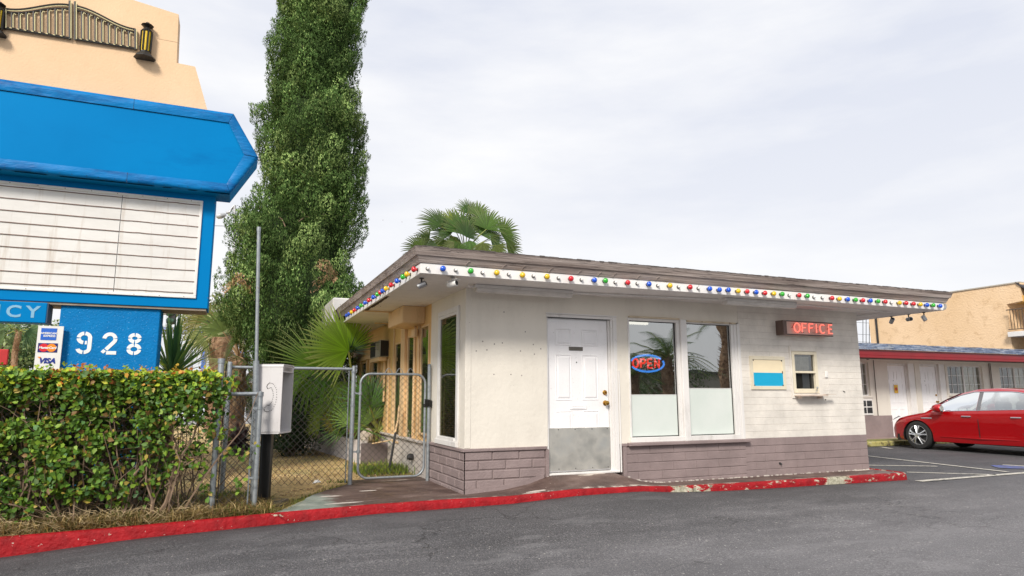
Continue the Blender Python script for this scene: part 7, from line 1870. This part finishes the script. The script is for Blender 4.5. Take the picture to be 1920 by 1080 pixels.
single('overhead_wire', MB().tube([P_(300, 421, 20), P_(430, 424, 20), P_(600, 430, 20)], .012, 4), mDark, 'thin dark overhead wire crossing between the sign and the cypress', 'wire', tuple(P_(430, 424, 20)))
# low pale building with blue panels
t = thing('shop_building', 'low pale building with bright blue panels seen through the yucca', 'building', tuple(P_(370, 745, 34)))
a, b = P_(300, 690, 34), P_(470, 628, 34); part('wall', MB().box((a.x-1, 34, -.3), (b.x, 42, b.z)), simple('pale_wall', (.62, .66, .72), .8), t)
mb = MB()
for u0, u1 in ((376, 386), (330, 341), (448, 460)): p, q_ = P_(u0, 700, 33.95), P_(u1, 655, 33.95); mb.box((p.x, 33.92, p.z-1), (q_.x, 33.99, q_.z))
part('blue_panel', mb, simple('shop_blue', (.03, .16, .60), .5), t); part('cornice', MB().box((a.x-1.1, 33.9, b.z), (b.x+.1, 42, b.z+.3)), simple('shop_cornice', (.25, .30, .5), .7), t)
single('traffic_cone_sign', MB().box(P_(400, 752, 24)+Vector((0, 0, -.1)), P_(420, 762, 24)+Vector((0, .06, 0)), bev=.01), simple('banner_blue', (.02, .22, .55), .5), 'small bright blue board low behind the fence posts at the street', 'sign', tuple(P_(410, 765, 24)))
# trees and palm far left
c_ = P_(30, 640, 20); fr = []; r = random.Random(3)
for i in range(12):
    a = i*2.4; d = Vector((math.cos(a), math.sin(a), r.uniform(-.5, .9))); fr.append(dict(hub=tuple(P_(27, 620, 20)+d*.45), d=tuple(d), n=(0, -1, .4), R=.8, spread=75, seg=18, col=r.choice([(.05, .12, .04), (.09, .17, .06), (.14, .22, .08)]), split=.3, droop=.35, narrow=.8))
p0 = P_(25, 700, 20); palm('fan_palm', 'small distant fan palm with a brown trunk under the VACANCY box', (p0.x, 20, -.3), fr, trunk=P_(27, 620, 20).z+.3, tr=(.11, .08))
for i, (u, v, y, s, n_, cols, lab) in enumerate(((0, 650, 26, (2.4, 2, 1.5), 5000, [(.07, .14, .05), (.12, .2, .07), (.05, .1, .04)], 'dark bushy tree far left under the VACANCY box'), (90, 650, 27, (1.9, 2, 1.3), 4500, [(.20, .26, .08), (.28, .32, .12), (.14, .2, .06)], 'yellowish feathery tree left of the card panel'), (420, 608, 24, (2.2, 2, 1.3), 4500, [(.20, .22, .07), (.28, .28, .1), (.14, .17, .05)], 'olive tree beyond the street, left of the cypress base'), (-60, 660, 24, (2.2, 2, 1.2), 3000, [(.15, .22, .06), (.2, .26, .1)], 'pale green bush at the left picture edge'))):
    p = P_(u, v, y); blobshrub('tree', lab, (p.x, y, p.z), s, n_, cols, .13, 40+i, 'tree')
t = thing('red_board', 'red rounded board at the left picture edge just above the hedge', 'sign', tuple(P_(8, 690, 6)))
a, b = P_(-18, 684, 6), P_(17, 655, 6); part('board', MB().box((a.x, 6, a.z), (b.x, 6.03, b.z), bev=.014), simple('board_red', (.55, .03, .035), .5), t); part('post', MB().tube([((a.x+b.x)/2, 6.05, -.3), ((a.x+b.x)/2, 6.05, b.z-.1)], .02, 8), mGalv, t)

# ------------------------------------------------------------------ across the road, behind the camera: only seen mirrored in the panes
def mir(u, v, D): p = aty(u, v, D); return Vector((p.x, -D, p.z))
def pinnate(name, label, crown, trunkbase, nf, L_, seed, group):
    t = thing(name, label, 'palm', trunkbase, group); r = random.Random(seed); V, F, K = [], [], []; cr0 = Vector(crown); mbS = MB()
    for i in range(nf):
        az_ = i*2.4; el_ = r.uniform(-.1, 1.1); ll = L_*r.uniform(.8, 1.1); pts = []
        for k in range(12):
            s = k/11; h = math.cos(el_)*ll*s; z = math.sin(el_)*ll*s-ll*.42*s*s; pts.append(cr0+Vector((math.cos(az_)*h, math.sin(az_)*h, z)))
        mbS.tube(pts, [.03*(1-.8*k/11) for k in range(12)], 4, cap=False)
        for k in range(1, 11):
            for sub_ in (0, .33, .66):
                p = pts[k].lerp(pts[k+1], sub_); d = (pts[k+1]-pts[k]).normalized(); sd_ = d.cross(Vector((0, 0, 1))).normalized(); ln = .55*math.sin(math.pi*(.12+.85*k/11))+.1
                for sg in (1, -1):
                    e = p+sd_*sg*ln*.85+d*ln*.55+Vector((0, 0, -.12*ln)); o = len(V); V += [tuple(p-d*.018), tuple(p+d*.018), tuple(e)]; F.append((o, o+1, o+2)); K += [np.array((.07, .14, .04))*r.uniform(.6, 1.4)]*3
    part('fronds', np_mesh('fronds', V, F, mFan, np.array(K)), mFan, t); part('leaf_stems', mbS, mStem, t)
    b = Vector(trunkbase); mb = MB().tube([b, Vector((cr0.x, cr0.y, cr0.z))], [.34, .28], 12)
    for k in range(260):
        s = r.random(); a = r.random()*6.283; o = b.lerp(cr0, s)+Vector((math.cos(a)*.3, math.sin(a)*.3, 0)); mb.add([o+Vector((-math.sin(a)*.06, math.cos(a)*.06, 0)), o-Vector((-math.sin(a)*.06, math.cos(a)*.06, 0)), o+Vector((math.cos(a)*.14, math.sin(a)*.14, .18))], [(0, 1, 2)])
    part('trunk', mb, mFibre, t); return t
g = 'date palms across the road'
for (u, v, D, L_, sd_, lab) in ((1250, 672, 17, 2.7, 1, 'date palm across the road, mirrored in the left front pane'), (1360, 585, 20, 3.0, 2, 'tall date palm across the road, its trunk mirrored in the right front pane'), (1190, 700, 19, 2.4, 3, 'low date palm across the road, mirrored at the left edge of the front panes')):
    c_ = mir(u, v, D); pinnate('date_palm', lab, tuple(c_), (c_.x, c_.y, -.3), 26, L_, sd_, g)
t = thing('garage_building', 'wide grey-green building across the road, mirrored in the front windows', 'building', (8, -34, -.3)); part('wall', MB().box((-30, -44, -.3), (45, -34, 2.6)), paint('far_wall', (.34, .32, .26), amt=.3), t); part('roof', MB().box((-30.4, -44.4, 2.6), (45.4, -33.5, 2.9)), mDark, t)
for i, (x, y, s) in enumerate(((-6, -26, 1.8), (4, -28, 1.6), (14, -27, 2.0), (24, -29, 2.2))): blobshrub('tree', ['round dark tree across the road behind the viewer, far left', 'round dark tree across the road behind the viewer, left of centre', 'round dark tree across the road behind the viewer, right of centre', 'round dark tree across the road behind the viewer, far right'][i], (x, y, s*.8), (s*1.3, s, s), 2500, [(.05, .10, .03), (.08, .14, .04)], .16, 60+i, 'tree')
